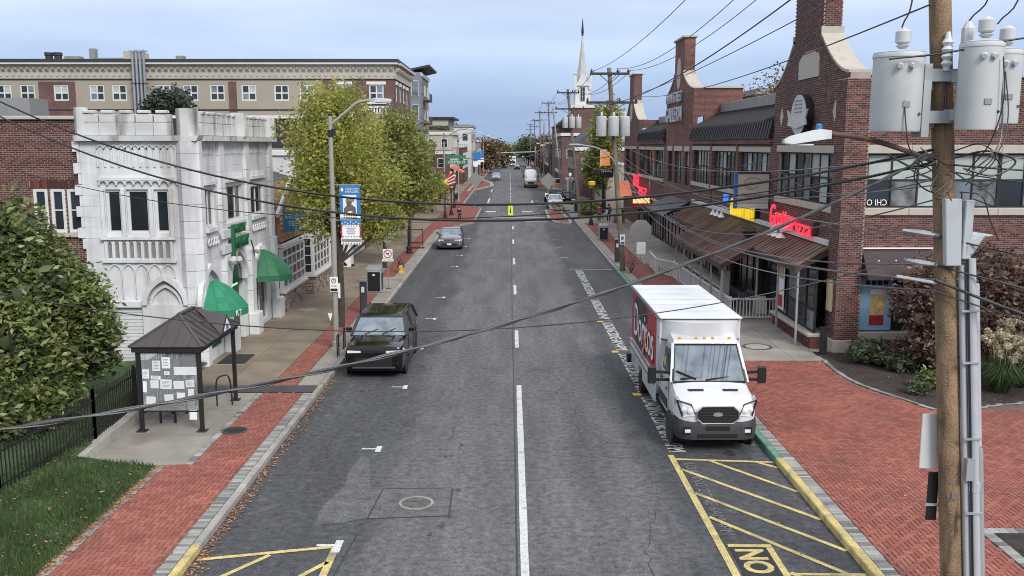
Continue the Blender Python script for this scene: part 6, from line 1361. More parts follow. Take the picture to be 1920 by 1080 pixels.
# ornamental black lamp posts
def ornate(x, y, label, h=3.6):
    t = thing('ornamental_lamp', label, 'street lamp', (x, y, .13), group='black ornamental lamp posts')
    part('base', BM, t, lambda b: b.lathe([(.24, .13), (.24, .25), (.19, .3), (.17, .55), (.1, .75), (.09, .9)], (x, y, 0), 10)); part('shaft', BM, t, lambda b: b.tube([(x, y, .8), (x, y, h)], [.075, .05], 8)); part('lantern', M['lamp_white'], t, lambda b: b.lathe([(.08, h), (.17, h+.12), (.2, h+.4), (.1, h+.55)], (x, y, 0), 8)); part('finial', BM, t, lambda b: b.lathe([(.2, h+.56), (.1, h+.66), (.02, h+.8)], (x, y, 0), 8))
for x, y, lab in ((-7.05, 64.7, 'black ornamental lamp post beyond the fire hydrant'), (-6.65, 95.4, 'black ornamental lamp post at the crosswalk, left side'), (-6.3, 100, 'black ornamental lamp post just past the crosswalk, left side'), (-6.7, 112, 'black ornamental lamp post farther on by the brick bulb'), (7.7, 88, 'black ornamental lamp post by the right traffic island'), (7.6, 118, 'black ornamental lamp post beyond the right island')): ornate(x, y, lab)
# signs on posts
def post_sign(label, x, y, parts, h, lean=0, cat='sign'):
    t = thing('sign_post', label, cat, (x, y, .13)); part('post', M['sign_back'], t, lambda b: b.box(x-.025, x+.025, y-.02, y+.02, .13, h)); part('foot', BM, t, lambda b: b.box(x-.12, x+.12, y-.12, y+.12, .13, .15))
    for p in parts: p(t)
def diamond(x, y, z, r, m='sign_back'): return lambda t: part('sign_plate', M[m], t, lambda b: b.prism([(x-r, z), (x, z-r), (x+r, z), (x, z+r)], Pl('y', y-.03, -1), 0, .004))
def octagon(x, y, z, r): return lambda t: part('sign_plate', M['sign_back'], t, lambda b: b.prism([(x+r*math.cos(PI/8+k*PI/4), z+r*math.sin(PI/8+k*PI/4)) for k in range(8)], Pl('y', y-.03, -1), 0, .004))
def rect(x, y, z, w, h, m='white'): return lambda t: part('sign_plate', M[m], t, lambda b: b.prism([(x-w/2, z-h/2), (x+w/2, z-h/2), (x+w/2, z+h/2), (x-w/2, z+h/2)], Pl('y', y-.034, -1), 0, .004))
def noturn(x, y, z, r):
    def f(t):
        part('sign_plate', M['white'], t, lambda b: b.box(x-r*1.1, x+r*1.1, y-.04, y-.034, z-r*1.1, z+r*1.1)); part('ring', M['red'], t, lambda b: [b.tube([(x+r*.85*math.cos(a), y-.045, z+r*.85*math.sin(a)) for a in [2*PI*i/18 for i in range(19)]], r*.1, 5), b.beam((x-r*.6, y-.046, z+r*.6), (x+r*.6, y-.046, z-r*.6), r*.16, .01)]); part('arrow', M['black'], t, lambda b: b.beam((x-r*.4, y-.042, z), (x+r*.4, y-.042, z), .004, r*.25))
        part('lower_plate', M['white'], t, lambda b: b.box(x-r*1.3, x+r*1.3, y-.04, y-.034, z-r*1.75, z-r*1.2)); text('NO TURNS', M['red'], t, (x, y-.043, z-r*1.48), (1, 0, 0), (0, 0, 1), r*2.2, r*.3, .001)
    return f
post_sign('post with grey diamond sign back above a red circle prohibition sign', -6.42, 48.5, [diamond(-6.42, 48.5, 3.2, .72), noturn(-6.42, 48.5, 2.0, .23)], 3.6)
post_sign('grey diamond sign back on a post at the left brick corner', -5.0, 135, [diamond(-5.0, 135, 2.6, 1.15)], 3.2); post_sign('grey diamond sign back standing at the right island', 5.2, 126, [diamond(5.2, 126, 2.8, 1.1), rect(5.0, 126, .9, .5, .5)], 3.4)
post_sign('grey octagon sign back over a white rectangle sign, right pavement', 7.6, 53.7, [octagon(7.6, 53.7, 2.75, .66), rect(7.63, 53.7, 1.72, .52, .72)], 3.2); post_sign('thin post with grey plate near the right traffic island', 5.2, 93, [rect(5.2, 93, 1.1, 1.7, .12, 'black')], 1.2)
t = thing('crossing_sign', 'bright yellow-green crossing sign standing on the lane line', 'sign', (.1, 99.5, .01)); part('panel', mat('hi_vis', (.65, .8, .05), .5, var=.05), t, lambda b: b.box(-.18, .32, 99.48, 99.52, .15, 1.3)); part('figure', M['black'], t, lambda b: [b.lathe([(.02, .9), (.06, .95), (.02, 1.0)], (.07, 99.46, 0), 6), b.prism([(-.02, .4), (.14, .4), (.1, .88), (.03, .88)], Pl('y', 99.47, -1), 0, .005)]); part('base', M['black'], t, lambda b: b.box(-.3, .44, 99.3, 99.7, .012, .12))
# solar bin, ticket kiosk, hydrant
def bigbin(label, x, y, s=1, face=-1):
    t = thing('waste_bin', label, 'bin', (x, y, .13)); part('body', M['grey_metal'], t, lambda b: b.box(x-.38, x+.38, y-.36, y+.36, .15, 1.32*s), bevel=.02); part('door', M['black'], t, lambda b: b.box(x-.32, x+.32, y-.385, y-.362, .2, 1.2*s), bevel=.01); part('lid', M['sign_back'], t, lambda b: b.add([(x-.4, y-.38, 1.325*s), (x+.4, y-.38, 1.325*s), (x+.4, y+.38, 1.325*s), (x-.4, y+.38, 1.325*s), (x-.36, y-.3, 1.4*s), (x+.36, y-.3, 1.4*s), (x+.36, y+.34, 1.5*s), (x-.36, y+.34, 1.5*s)], HEXF)); part('side_panel', M['black'], t, lambda b: b.box(x+.381, x+.395, y-.28, y+.28, .25, 1.1*s)); part('badge', M['paper'], t, lambda b: b.box(x-.06, x+.06, y-.393, y-.387, 1.0*s, 1.1*s))
bigbin('tall black and grey solar litter bin on the left pavement', -7.0, 47.6); bigbin('black newspaper box style bin on the right pavement', 7.45, 73.8, .95); bigbin('small black bin on the far left pavement', -7.4, 128, .9); bigbin('black box bin near the right utility pole', 7.6, 105, .9)
def kiosk(label, x, y):
    t = thing('parking_meter', label, 'parking meter', (x, y, .13)); part('body', mat('kiosk', (.035, .04, .05), .5, var=.1), t, lambda b: b.box(x-.15, x+.15, y-.14, y+.14, .13, 1.55), bevel=.04); part('head', M['sign_back'], t, lambda b: b.box(x-.18, x+.18, y-.17, y+.17, 1.56, 1.66), bevel=.02); part('screen', M['paper'], t, lambda b: b.box(x-.07, x+.07, y-.15, y-.141, 1.1, 1.35))
kiosk('dark parking meter kiosk behind the parked black car', -6.62, 41.4); kiosk('dark parking meter kiosk beside the right utility pole', 6.95, 59.8)
t = thing('fire_hydrant', 'yellow fire hydrant with dark bonnet by the left kerb', 'hydrant', (-6.5, 54.8, .13)); M['hyd'] = mat('hyd_yellow', (.6, .35, .03), .5, var=.1)
part('barrel', M['hyd'], t, lambda b: b.lathe([(.19, .13), (.19, .18), (.13, .2), (.12, .6), (.15, .62)], (-6.5, 54.8, 0), 12)); part('bonnet', M['plastic'], t, lambda b: b.lathe([(.16, .62), (.16, .7), (.12, .82), (.04, .88), (.04, .94)], (-6.5, 54.8, 0), 12))
for ax, dx in (('x', .14), ('x', -.22)): part('outlet', M['plastic'], t, lambda b: b.lathe([(.07, 0), (.07, .08)], (-6.5+dx, 54.8, .5), 8, ax))
part('outlet', M['hyd'], t, lambda b: b.lathe([(.085, 0), (.085, .1)], (-6.5, 54.58, .48), 8, 'y'))
t = thing('bike_rack', 'black hoop bike rack beside the grey lamp post', 'bike rack', (-6.2, 33.3, .13))
for y in (32.6, 33.9): part('hoop', BM, t, lambda b: b.tube(smoothpts([(-6.2, y, .13), (-6.2, y, .8), (-6.2, y+.15, .92), (-6.2, y+.3, .8), (-6.2, y+.3, .13)], 4), .025, 6))
t = thing('bench', 'black framed bench on the left brick strip far beyond the hydrant', 'bench', (-6.9, 68, .13)); part('frame', BM, t, lambda b: [b.tube([(x, 68, .13), (x, 68, 1.5)], .03, 6) for x in (-7.5, -6.4)] + [b.tube([(-7.5, 68, 1.5), (-6.4, 68, 1.5)], .03, 6)]); part('seat', BM, t, lambda b: b.box(-7.5, -6.4, 67.8, 68.3, .5, .55)); part('base', BM, t, lambda b: b.box(-7.6, -6.3, 67.7, 68.3, .13, .17))
t = thing('orange_awning', 'orange shop awning on the far left side', 'awning', (-8.6, 150, 3)); part('canvas', mat('orange_canvas', (.55, .14, .06), .8), t, lambda b: b.prism([(-10.5, 4.8), (-7.3, 3.4), (-7.3, 3.2), (-10.5, 4.4)], Pl('y', 0, 1), 146, 152))
t = thing('flag', 'small red and white flag hung by the left street lamp', 'flag', (-6.6, 97.5, 3)); part('cloth', M['red'], t, lambda b: b.add([(-6.8, 97.5, 4.1), (-5.9, 97.5, 4.9), (-5.6, 97.5, 3.7), (-6.5, 97.5, 3.3)], [(0, 1, 2, 3)])); part('stripe', M['white'], t, lambda b: [b.beam((-6.7, 97.47, 3.95-k*.25), (-5.8+k*.05, 97.47, 4.5-k*.35), .02, .09) for k in range(3)]); part('staff', M['white'], t, lambda b: b.tube([(-6.85, 97.5, 3.2), (-6.82, 97.5, 4.3)], .02, 5))
t = thing('street_name_sign', 'green street name signs on the left street lamp', 'sign', (-6.2, 98, 6)); part('plate', mat('sign_green', (.02, .16, .1), .5), t, lambda b: [b.box(-6.7, -4.6, 97.9, 97.94, 6.2, 6.55)]); part('plate', MATS['sign_green'], t, lambda b: [b.box(-6.7, -4.4, 97.9, 97.94, 5.6, 6.0)]); text('CENTER ST', M['white'], t, (-5.55, 97.88, 5.8), (1, 0, 0), (0, 0, 1), 1.8, .22, .004)
t = thing('yellow_basket', 'yellow flower basket hung on the black lamp post', 'basket', (-6.65, 95.2, 3.2)); part('bowl', mat('basket_yellow', (.7, .5, .03), .6), t, lambda b: b.lathe([(.1, 3.5), (.32, 3.7), (.36, 4.0), (.1, 4.05)], (-6.65, 95.1, 0), 10)); part('hook', BM, t, lambda b: b.tube([(-6.65, 95.4, 4.1), (-6.65, 95.1, 4.1)], .02, 5))
t = thing('yellow_basket', 'yellow hanging flower basket on the right pavement lamp', 'basket', (7.7, 87.8, 3.2)); part('bowl', MATS['basket_yellow'], t, lambda b: b.lathe([(.1, 3.7), (.32, 3.9), (.36, 4.2), (.1, 4.25)], (7.7, 87.7, 0), 10)); part('hook', BM, t, lambda b: b.tube([(7.7, 88, 4.3), (7.7, 87.7, 4.3)], .02, 5))
# ------------------------------------------------------------------ vehicles (local: front faces -Y, y runs back, z up; centred on x)
def section(y, w, z0, z1, r=.3, top=.9):
    """rounded body cross-section"""
    h = z1-z0
    P = [(-w*.8, z0), (-w*.93, z0+h*.05), (-w*.985, z0+h*.15), (-w, z0+h*.4), (-w*.995, z0+h*.65), (-w*.97, z0+h*.82), (-w*(top+.03), z0+h*.93), (-w*(top-.08), z1-h*.02), (-w*.45, z1+.008), (0, z1+.014)]
    return [(x, y, z) for x, z in P] + [(-x, y, z) for x, z in P[-2::-1]]
def wheel(parent, x, y, r, w, m='alloy'):
    s = 1 if x > 0 else -1
    wh = part('wheel', M['rubber'], parent, lambda b: b.lathe([(r*.62, -w/2), (r*.94, -w/2), (r, -w*.3), (r, w*.3), (r*.94, w/2), (r*.62, w/2)], (x, y, r), 20, 'x'), smooth=40)
    part('rim', M[m], wh, lambda b: b.lathe([(r*.6, s*w*.2), (r*.6, s*w*.42), (r*.5, s*w*.46), (r*.2, s*w*.36), (r*.12, s*w*.5), (.01, s*w*.5)] if s > 0 else [(r*.6, s*w*.2), (r*.6, s*w*.42), (r*.5, s*w*.46), (r*.2, s*w*.36), (r*.12, s*w*.5), (.01, s*w*.5)], (x, y, r), 16, 'x'))
    part('spokes', M['plastic'], wh, lambda b: [b.beam((x+s*w*.47, y+math.cos(a)*r*.2, r+math.sin(a)*r*.2), (x+s*w*.47, y+math.cos(a)*r*.55, r+math.sin(a)*r*.55), .03, .06) for a in [2*PI*k/7+.2 for k in range(7)]])
def car(name, label, cat, L, W, H, hood, belt, paint, roofy, loc, rz=0, suv=True, grille='black', detail=True, group=None, plate=False):
    """roofy = (windscreen base, windscreen top, rear top, rear base) along y"""
    t = thing(name, label, cat, (0, 0, 0), group); w = W/2; P = M[paint]; gc = .24 if suv else .17
    if suv: nose = [(0.0, .87, gc+.14, hood-.13), (.05, .95, gc+.04, hood-.06), (.2, .985, gc, hood-.025), (.6, 1, gc-.02, hood), (1.0, 1, gc-.02, hood+.025)]
    else: nose = [(0.0, .80, gc+.12, hood-.28), (.07, .92, gc+.02, hood-.17), (.28, .985, gc, hood-.09), (.6, 1, gc-.02, hood-.04), (1.0, 1, gc-.02, hood+.01)]
    st = nose + [(roofy[0]-.05, 1, gc-.02, hood+.05), (roofy[0]+.35, 1, gc-.02, belt), (L*.6, 1, gc-.02, belt+.02), (roofy[3]-.25, .99, gc-.02, belt+.03), (L-.35, .97, gc, belt+(.02 if suv else -.04)), (L-.05, .92, gc+.1, belt-(.02 if suv else .1)), (L, .84, gc+.18, belt-.12)]
    part('body', P, t, lambda b: b.ring([section(y, w*k, z0, z1) for y, k, z0, z1 in st]), smooth=38)
    rw, bw = (w*.79, w*.95) if suv else (w*.72, w*.92)
    A = [(-bw, roofy[0], hood+.05), (bw, roofy[0], hood+.05), (bw, roofy[3], belt), (-bw, roofy[3], belt)]; Bt = [(-rw, roofy[1], H-.06), (rw, roofy[1], H-.06), (rw, roofy[2], H-.06), (-rw, roofy[2], H-.06)]
    def gl(i, j, nm, k0=.0):
        a, b_, c, d = A[i], A[j], Bt[j], Bt[i]; part(nm, M['windscreen'] if nm == 'windscreen' else M['glass'], t, lambda b: b.quad(a, b_, c, d))
    part('cabin_core', M['black'], t, lambda b: b.ring([[(x*.97, y, z-.03) for x, y, z in A], [(x*.97, y+(.04 if k < 2 else -.04), z-.01) for k, (x, y, z) in enumerate(Bt)]]))
    gl(0, 1, 'windscreen'); gl(1, 2, 'side_window'); gl(2, 3, 'rear_window'); gl(3, 0, 'side_window')
    part('roof', P, t, lambda b: b.ring([[(x*1.03, y+dy, z) for (x, y, z), dy in zip(Bt, (-.03, -.03, .03, .03))], [(x*1.0, y+dy, z+.045) for (x, y, z), dy in zip(Bt, (.05, .05, -.05, -.05))], [(x*.8, y+dy, z+.075) for (x, y, z), dy in zip(Bt, (.2, .2, -.2, -.2))]]), smooth=50)
    for i in range(4): part('pillar', P if paint != 'car_black' else M['plastic'], t, lambda b: b.beam(Vector(A[i]), Vector(Bt[i]), .09, .07))
    for s in (-1, 1):
        ym = (roofy[0]+roofy[3])/2; part('pillar', M['plastic'], t, lambda b: b.beam((s*bw*1.0, ym, belt), (s*rw*1.02, ym, H-.05), .07, .05))
        zh = hood-(.27 if suv else .36); hh = .09 if suv else .15; fy = -.015 if suv else .0
        part('headlight', M['lamp_white'], t, lambda b: b.ring([[(s*w*.42, fy, zh+.01), (s*w*.87, fy+.01, zh), (s*w*.87, fy+.01, zh+hh), (s*w*.42, fy, zh+hh*.8)], [(s*w*.42, fy+.2, zh+.01), (s*w*1.0, .33, zh+.02), (s*w*1.0, .33, zh+hh+.02), (s*w*.42, fy+.2, zh+hh*.8)]]))
        m_ = part('mirror', P, t, lambda b: b.box(min(s*w*1.0, s*w*1.2), max(s*w*1.0, s*w*1.2), roofy[0]+.32, roofy[0]+.46, belt+.02, belt+.2), bevel=.03); part('mirror_arm', M['plastic'], m_, lambda b: b.box(min(s*w*.9, s*w*1.0), max(s*w*.9, s*w*1.0), roofy[0]+.36, roofy[0]+.42, belt+.02, belt+.08))
        part('door_handle', M['chrome'] if detail else P, t, lambda b: [b.box(min(s*w*.99, s*w*1.02), max(s*w*.99, s*w*1.02), y, y+.18, belt-.12, belt-.08) for y in (ym-.35, ym+.75)])
        part('door_seam', M['black'], t, lambda b: [b.box(min(s*w*.985, s*w*1.003), max(s*w*.985, s*w*1.003), y, y+.012, gc+.15, belt-.02) for y in (roofy[0]+.3, ym+.02, ym+1.0)])
        part('sill', M['plastic'], t, lambda b: b.box(min(s*w*.88, s*w*1.01), max(s*w*.88, s*w*1.01), .95, L-1.0, gc-.05, gc+.12))
        part('tail_light', M['red'], t, lambda b: b.box(min(s*w*.6, s*w*.93), max(s*w*.6, s*w*.93), L-.04, L+.01, belt-.25, belt-.1))
        if suv: part('roof_rail', M['chrome'], t, lambda b: b.beam((s*rw*.92, roofy[1]+.2, H+.05), (s*rw*.92, roofy[2]-.15, H+.05), .04, .04))
    part('grille', M[grille], t, lambda b: b.box(-w*.4, w*.4, -.014, .1, hood-.27, hood-.19)); part('lower_grille', M['black'], t, lambda b: b.box(-w*.62, w*.62, -.012, .1, gc+.2, hood-(.42 if suv else .5))); part('bumper_trim', M['chrome'] if suv else M['plastic'], t, lambda b: b.beam((-w*.72, -.01, gc+.16), (w*.72, -.01, gc+.16), .04, .035))
    if plate: part('plate', M['white'], t, lambda b: b.box(-.16, .16, -.03, -.012, gc+.2, gc+.32))
    for s in (-1, 1): part('fog_light', M['lamp_white'], t, lambda b: b.box(min(s*w*.68, s*w*.86), max(s*w*.68, s*w*.86), .02, .12, gc+.26, gc+.33))
    part('underbody', M['black'], t, lambda b: b.box(-w*.85, w*.85, .4, L-.4, gc-.04, gc+.1))
    r = .375 if suv else .325
    for s in (-1, 1):
        for y in (.95 if suv else .9, L-1.05):
            part('wheel_arch', M['plastic'], t, lambda b: b.lathe([(r*1.14, -.01), (r*1.14, .02), (r*.6, .02)], (s*w*.985-(.02 if s < 0 else 0), y, r+.01), 18, 'x')); wheel(t, s*(w-.11), y, r, .24)
    t.location = loc; t.rotation_euler = (0, 0, rz); return t
jp = car('parked_suv', 'glossy black three-row SUV parked at the left kerb', 'car', 5.15, 1.98, 1.78, 1.16, 1.22, 'car_black', (1.35, 2.1, 4.65, 5.0), (-4.5, 29.9, 0), plate=False)
part('wiper', M['black'], jp, lambda b: [b.beam((-.5, 1.36, 1.25), (-.05, 1.6, 1.39), .02), b.beam((.1, 1.36, 1.25), (.55, 1.62, 1.4), .02)]); part('hood_ridge', M['car_black'], jp, lambda b: [b.beam((s*.5, .25, 1.1), (s*.55, 1.3, 1.235), .05, .02) for s in (-1, 1)]); part('badge_strip', M['chrome'], jp, lambda b: b.box(-.2, .2, .02, .06, 1.035, 1.06))
part('sunroof', M['glass'], jp, lambda b: b.box(-.5, .5, 2.4, 3.9, 1.798, 1.806))
sd_ = car('parked_sedan', 'dark sedan with silver bonnet glare parked farther along the left kerb', 'car', 4.6, 1.8, 1.45, .98, 1.0, 'car_grey', (1.25, 2.1, 3.4, 4.2), (-4.45, 67.8, 0), suv=False, plate=True, grille='chrome')
cars = [(-2.9, 199, 'car_silver', 'silver car driving toward the camera with headlights, nearest on the road'), (-1.7, 300, 'car_grey', 'dark car in the middle distance, left lane'), (-3.2, 330, 'car_white', 'white car stopped far down the left lane'), (-1.9, 360, 'car_silver', 'pale far car at the signal'), (2.2, 285, 'car_black', 'black far car beside the right kerb'), (5.3, 262, 'car_black', 'dark car parked far along the right kerb'), (8.6, 118, 'car_black', 'black car parked behind the right pavement poles'), (10.2, 121, 'car_grey', 'dark grey car parked beside the sign of orange letters'), (9.0, 127, 'car_silver', 'silver car parked behind the black one on the right'), (5.5, 111.5, 'car_white', 'white car roof behind the right traffic island')]
lo = car('far_car', cars[0][3], 'car', 4.7, 1.85, 1.6, 1.02, 1.05, 'car_silver', (1.2, 2.0, 3.7, 4.5), (cars[0][0], cars[0][1], 0), suv=False, group='cars far along the street')
for x, y, pm, lab in cars[1:]:
    d = dup(lo, (x, y, 0), 0 if x < 8 else .9, lab)
    for ch in d.children:
        if ch.name.split('.')[0] in ('body', 'roof', 'pillar', 'mirror') and pm != 'car_silver':
            ch.data = ch.data.copy(); ch.data.materials[0] = M[pm]
# ---- white box truck
tk = thing('delivery_truck', 'white box delivery truck with red snack livery parked at the right kerb', 'truck', (0, 0, 0)); CW = M['car_white']
w = 1.02
# cab: stations front to back (y, half width, z0, z1)
part('cab', CW, tk, lambda b: b.ring([section(y, k, z0, z1, top=tp) for y, k, z0, z1, tp in ((-.04, .62, .62, 1.2, .94), (.0, .8, .6, 1.24, .94), (.07, .93, .56, 1.3, .93), (.2, 1.0, .52, 1.36, .92), (.4, 1.025, .5, 1.42, .91), (.75, 1.03, .5, 1.50, .9), (1.0, 1.03, .5, 1.58, .9), (1.08, 1.03, .5, 1.62, .92), (1.95, 1.03, .48, 1.66, .94), (2.75, 1.03, .48, 1.66, .94))]), smooth=36)
part('cab_roof', CW, tk, lambda b: b.ring([[(-.87, 1.62, 2.42), (.87, 1.62, 2.42), (.84, 1.68, 2.54), (-.84, 1.68, 2.54)], [(-.92, 2.0, 2.4), (.92, 2.0, 2.4), (.86, 2.1, 2.64), (-.86, 2.1, 2.64)], [(-.95, 2.75, 2.36), (.95, 2.75, 2.36), (.88, 2.75, 2.66), (-.88, 2.75, 2.66)]]), smooth=40)
wsA = [(-.95, 1.0, 1.58), (.95, 1.0, 1.58), (.83, 1.64, 2.44), (-.83, 1.64, 2.44)]
part('windscreen', M['windscreen'], tk, lambda b: b.quad(*wsA)); part('windscreen_seal', M['black'], tk, lambda b: [b.beam(wsA[i], wsA[(i+1) % 4], .06, .04) for i in range(4)])
part('dashboard', M['plastic'], tk, lambda b: b.ring([[(-.9, 1.1, 1.5), (.9, 1.1, 1.5), (.9, 1.1, 1.62), (-.9, 1.1, 1.62)], [(-.75, 1.74, 1.5), (.75, 1.74, 1.5), (.75, 1.74, 2.38), (-.75, 1.74, 2.38)]]))
for s in (-1, 1):
    part('a_pillar', CW, tk, lambda b: b.beam((s*.985, 1.02, 1.56), (s*.86, 1.68, 2.46), .075, .08))
    dr = part('cab_door', CW, tk, lambda b: b.ring([[(s*1.0, 1.12, 1.6), (s*1.02, 2.7, 1.64), (s*.9, 2.7, 2.4), (s*.84, 1.72, 2.42)], [(s*.93, 1.12, 1.6), (s*.95, 2.7, 1.64), (s*.83, 2.7, 2.4), (s*.77, 1.72, 2.42)]]))
    part('door_window', M['glass'], dr, lambda b: b.add([(s*1.004, 1.3, 1.66), (s*1.016, 2.3, 1.68), (s*.94, 2.3, 2.26), (s*.895, 1.78, 2.27)], [(0, 1, 2, 3)])); part('door_handle', M['plastic'], dr, lambda b: b.box(min(s*1.02, s*1.05), max(s*1.02, s*1.05), 2.2, 2.42, 1.38, 1.43)); part('door_seam', M['black'], dr, lambda b: [b.box(min(s*1.022, s*1.034), max(s*1.022, s*1.034), y, y+.015, .6, 1.6) for y in (1.2, 2.5)])
    part('side_moulding', M['plastic'], tk, lambda b: b.box(min(s*1.02, s*1.05), max(s*1.02, s*1.05), 1.35, 2.72, .78, 1.02))
    mi = part('mirror', M['black'], tk, lambda b: b.box(min(s*1.34, s*1.56), max(s*1.34, s*1.56), 1.3, 1.42, 1.45, 1.9), bevel=.02); part('mirror_arm', M['black'], mi, lambda b: [b.beam((s*1.0, 1.36, 1.55), (s*1.36, 1.36, 1.55), .06, .07), b.beam((s*1.0, 1.36, 1.74), (s*1.36, 1.36, 1.76), .06, .07)]); part('mirror_glass', M['chrome'], mi, lambda b: b.box(min(s*1.36, s*1.54), max(s*1.36, s*1.54), 1.421, 1.43, 1.5, 1.86))
    hl = part('headlight', M['lamp_glass'], tk, lambda b: b.ring([[(s*.55, -.05, 1.0), (s*.86, .02, .95), (s*.99, .13, 1.32), (s*.66, -.01, 1.25)], [(s*.6, .25, 1.0), (s*1.0, .3, .98), (s*1.035, .42, 1.4), (s*.7, .25, 1.28)]])); part('lamp_lens', M['lamp_white'], hl, lambda b: [b.lathe([(.01, -.07), (.07, -.05), (.085, 0)], (s*x, yy, z), 12, 'y') for x, yy, z in ((.68, -.005, 1.09), (.83, .05, 1.12))]); part('lamp_strip', M['lamp_white'], hl, lambda b: b.beam((s*.56, -.06, .995), (s*.86, .005, .95), .02, .03)); part('lamp_frame', M['black'], hl, lambda b: [b.beam((s*.55, -.052, .99), (s*.66, -.015, 1.26), .018, .02), b.beam((s*.66, -.015, 1.26), (s*.99, .12, 1.33), .018, .02), b.beam((s*.87, .015, .945), (s*1.0, .12, 1.33), .035, .035)])
    part('fog_lamp', M['lamp_white'], tk, lambda b: b.box(min(s*.68, s*.82), max(s*.68, s*.82), -.115, .06, .56, .64)); part('fog_bezel', M['black'], tk, lambda b: b.box(min(s*.62, s*.86), max(s*.62, s*.86), -.105, .06, .5, .7)); part('bonnet_vent', M['black'], tk, lambda b: b.add([(s*.25, .5, 1.475), (s*.62, .52, 1.465), (s*.66, .62, 1.49), (s*.24, .6, 1.5)], [(0, 1, 2, 3)]))
    part('wheel_arch', M['plastic'], tk, lambda b: b.lathe([(.46, -.02), (.46, .03), (.3, .03)], (s*1.025-(.02 if s < 0 else 0), .86, .4), 18, 'x')); wheel(tk, s*.9, .86, .36, .24, 'car_white'); wheel(tk, s*.98, 5.75, .36, .3, 'car_white')
part('bumper', mat('bumper', (.035, .037, .042), .55, var=.1), tk, lambda b: b.ring([[(-k*.97, y, .37), (k*.97, y, .37), (k*.99, y-.02, .5), (k, y-.02, .68), (k*.99, y+.03, zt), (-k*.99, y+.03, zt), (-k, y-.02, .68), (-k*.99, y-.02, .5)] for k, y, zt in ((.6, -.1, .8), (.82, -.06, .82), (.95, .02, .86), (1.02, .16, .9), (1.04, .5, .9))]), smooth=35)
def rr(x0, x1, z0, z1, r): return [(x0+r, z0), (x1-r, z0), (x1, z0+r), (x1-.0, z1-r), (x1-r, z1), (x0+r, z1), (x0, z1-r), (x0, z0+r)]
PF = Pl('y', 0, -1)
part('grille', M['black'], tk, lambda b: b.prism(rr(-.5, .5, .8, 1.2, .12), PF, -.05, .075)); part('grille_frame', M['chrome'], tk, lambda b: b.tube([(x, -.08, z) for x, z in rr(-.52, .52, .78, 1.22, .13)+[rr(-.52, .52, .78, 1.22, .13)[0]]], .022, 6)); part('grille_slats', M['plastic'], tk, lambda b: [b.box(-.46, .46, -.088, -.07, .85+k*.07, .865+k*.07) for k in range(5)])
part('badge', M['chrome'], tk, lambda b: b.prism([(.13*math.cos(a), 1.02+.06*math.sin(a)) for a in [2*PI*i/18 for i in range(18)]], PF, .09, .1)); part('badge_centre', M['sign_back'], tk, lambda b: b.prism([(.11*math.cos(a), 1.02+.045*math.sin(a)) for a in [2*PI*i/18 for i in range(18)]], PF, .1, .105))
part('lower_intake', M['black'], tk, lambda b: [b.box(-.5, .5, -.135, -.1, .44, .52), b.box(-.3, .3, -.135, -.1, .62, .72)])
part('wiper', M['black'], tk, lambda b: [b.beam((-.75, 1.02, 1.66), (-.1, 1.1, 1.66), .03), b.beam((-.1, 1.0, 1.63), (.62, 1.12, 1.7), .03), b.beam((-.85, 1.15, 1.84), (-.35, 1.02, 1.65), .03)])
for x in (-.66, -.22, 0, .22, .66): part('marker_lamp', M['amber'], tk, lambda b: b.lathe([(.045, 2.52), (.04, 2.6), (.01, 2.61)], (x, 1.78, 0), 8))
# box: body, fairing, roof
BX0, BX1 = 2.35, 8.1
part('box_front', CW, tk, lambda b: b.ring([[(-1.1, BX0+.05, 2.3), (1.1, BX0+.05, 2.3), (1.1, BX0+.05, 3.0), (-1.1, BX0+.05, 3.0)], [(-1.1, BX0+.6, .75), (1.1, BX0+.6, .75), (1.1, BX0+.6, 3.0), (-1.1, BX0+.6, 3.0)]]))
part('fairing', CW, tk, lambda b: b.ring([[(1.095*math.sin(a), 2.6-.72*math.cos(a), z) for a in [-PI/2+PI*i/14 for i in range(15)]] + [(1.0*math.sin(a), 2.62, z) for a in [PI/2-PI*i/14 for i in range(15)]] for z in (2.44, 2.7, 2.97)]), smooth=40)
part('fairing_edge', M['plastic'], tk, lambda b: b.tube([(1.1*math.sin(a), 2.6-.73*math.cos(a), 2.43) for a in [-PI/2+PI*i/14 for i in range(15)]], .02, 5))
part('box_body', CW, tk, lambda b: b.box(-1.09, 1.09, BX0+.62, BX1, .78, 3.0))
part('box_roof', mat('roof_white', (.7, .73, .76), .4, var=.1, scale=1.2, stain=(.5, .52, .55), stain_amt=.5, stain_scale=1), tk, lambda b: b.box(-1.12, 1.12, BX0-.1, BX1+.02, 3.001, 3.05), bevel=.02)
part('roof_rail', M['alloy'], tk, lambda b: [b.box(-1.13, -1.1, BX0+.1, BX1+.03, 2.93, 3.0), b.box(1.1, 1.13, BX0+.1, BX1+.03, 2.93, 3.0)])
part('side_panel', M['red'], tk, lambda b: b.box(-1.10, -1.091, BX0+.65, BX1-.02, 1.3, 2.92)); part('side_panel', M['red'], tk, lambda b: b.box(1.091, 1.10, BX0+.65, BX1-.02, 1.3, 2.92))
part('livery_dark', M['black'], tk, lambda b: b.add([(-1.104, 6.9, 2.92), (-1.104, 5.0, 2.92), (-1.104, 4.5, 2.5), (-1.104, 5.2, 2.2), (-1.104, 7.3, 2.35), (-1.104, 7.5, 2.6)], [tuple(range(6))])); part('livery_dark', M['black'], tk, lambda b: b.add([(-1.104, 7.1, 1.3), (-1.104, 4.8, 1.3), (-1.104, 5.1, 1.62), (-1.104, 6.0, 1.75), (-1.104, 7.2, 1.7)], [tuple(range(5))]))
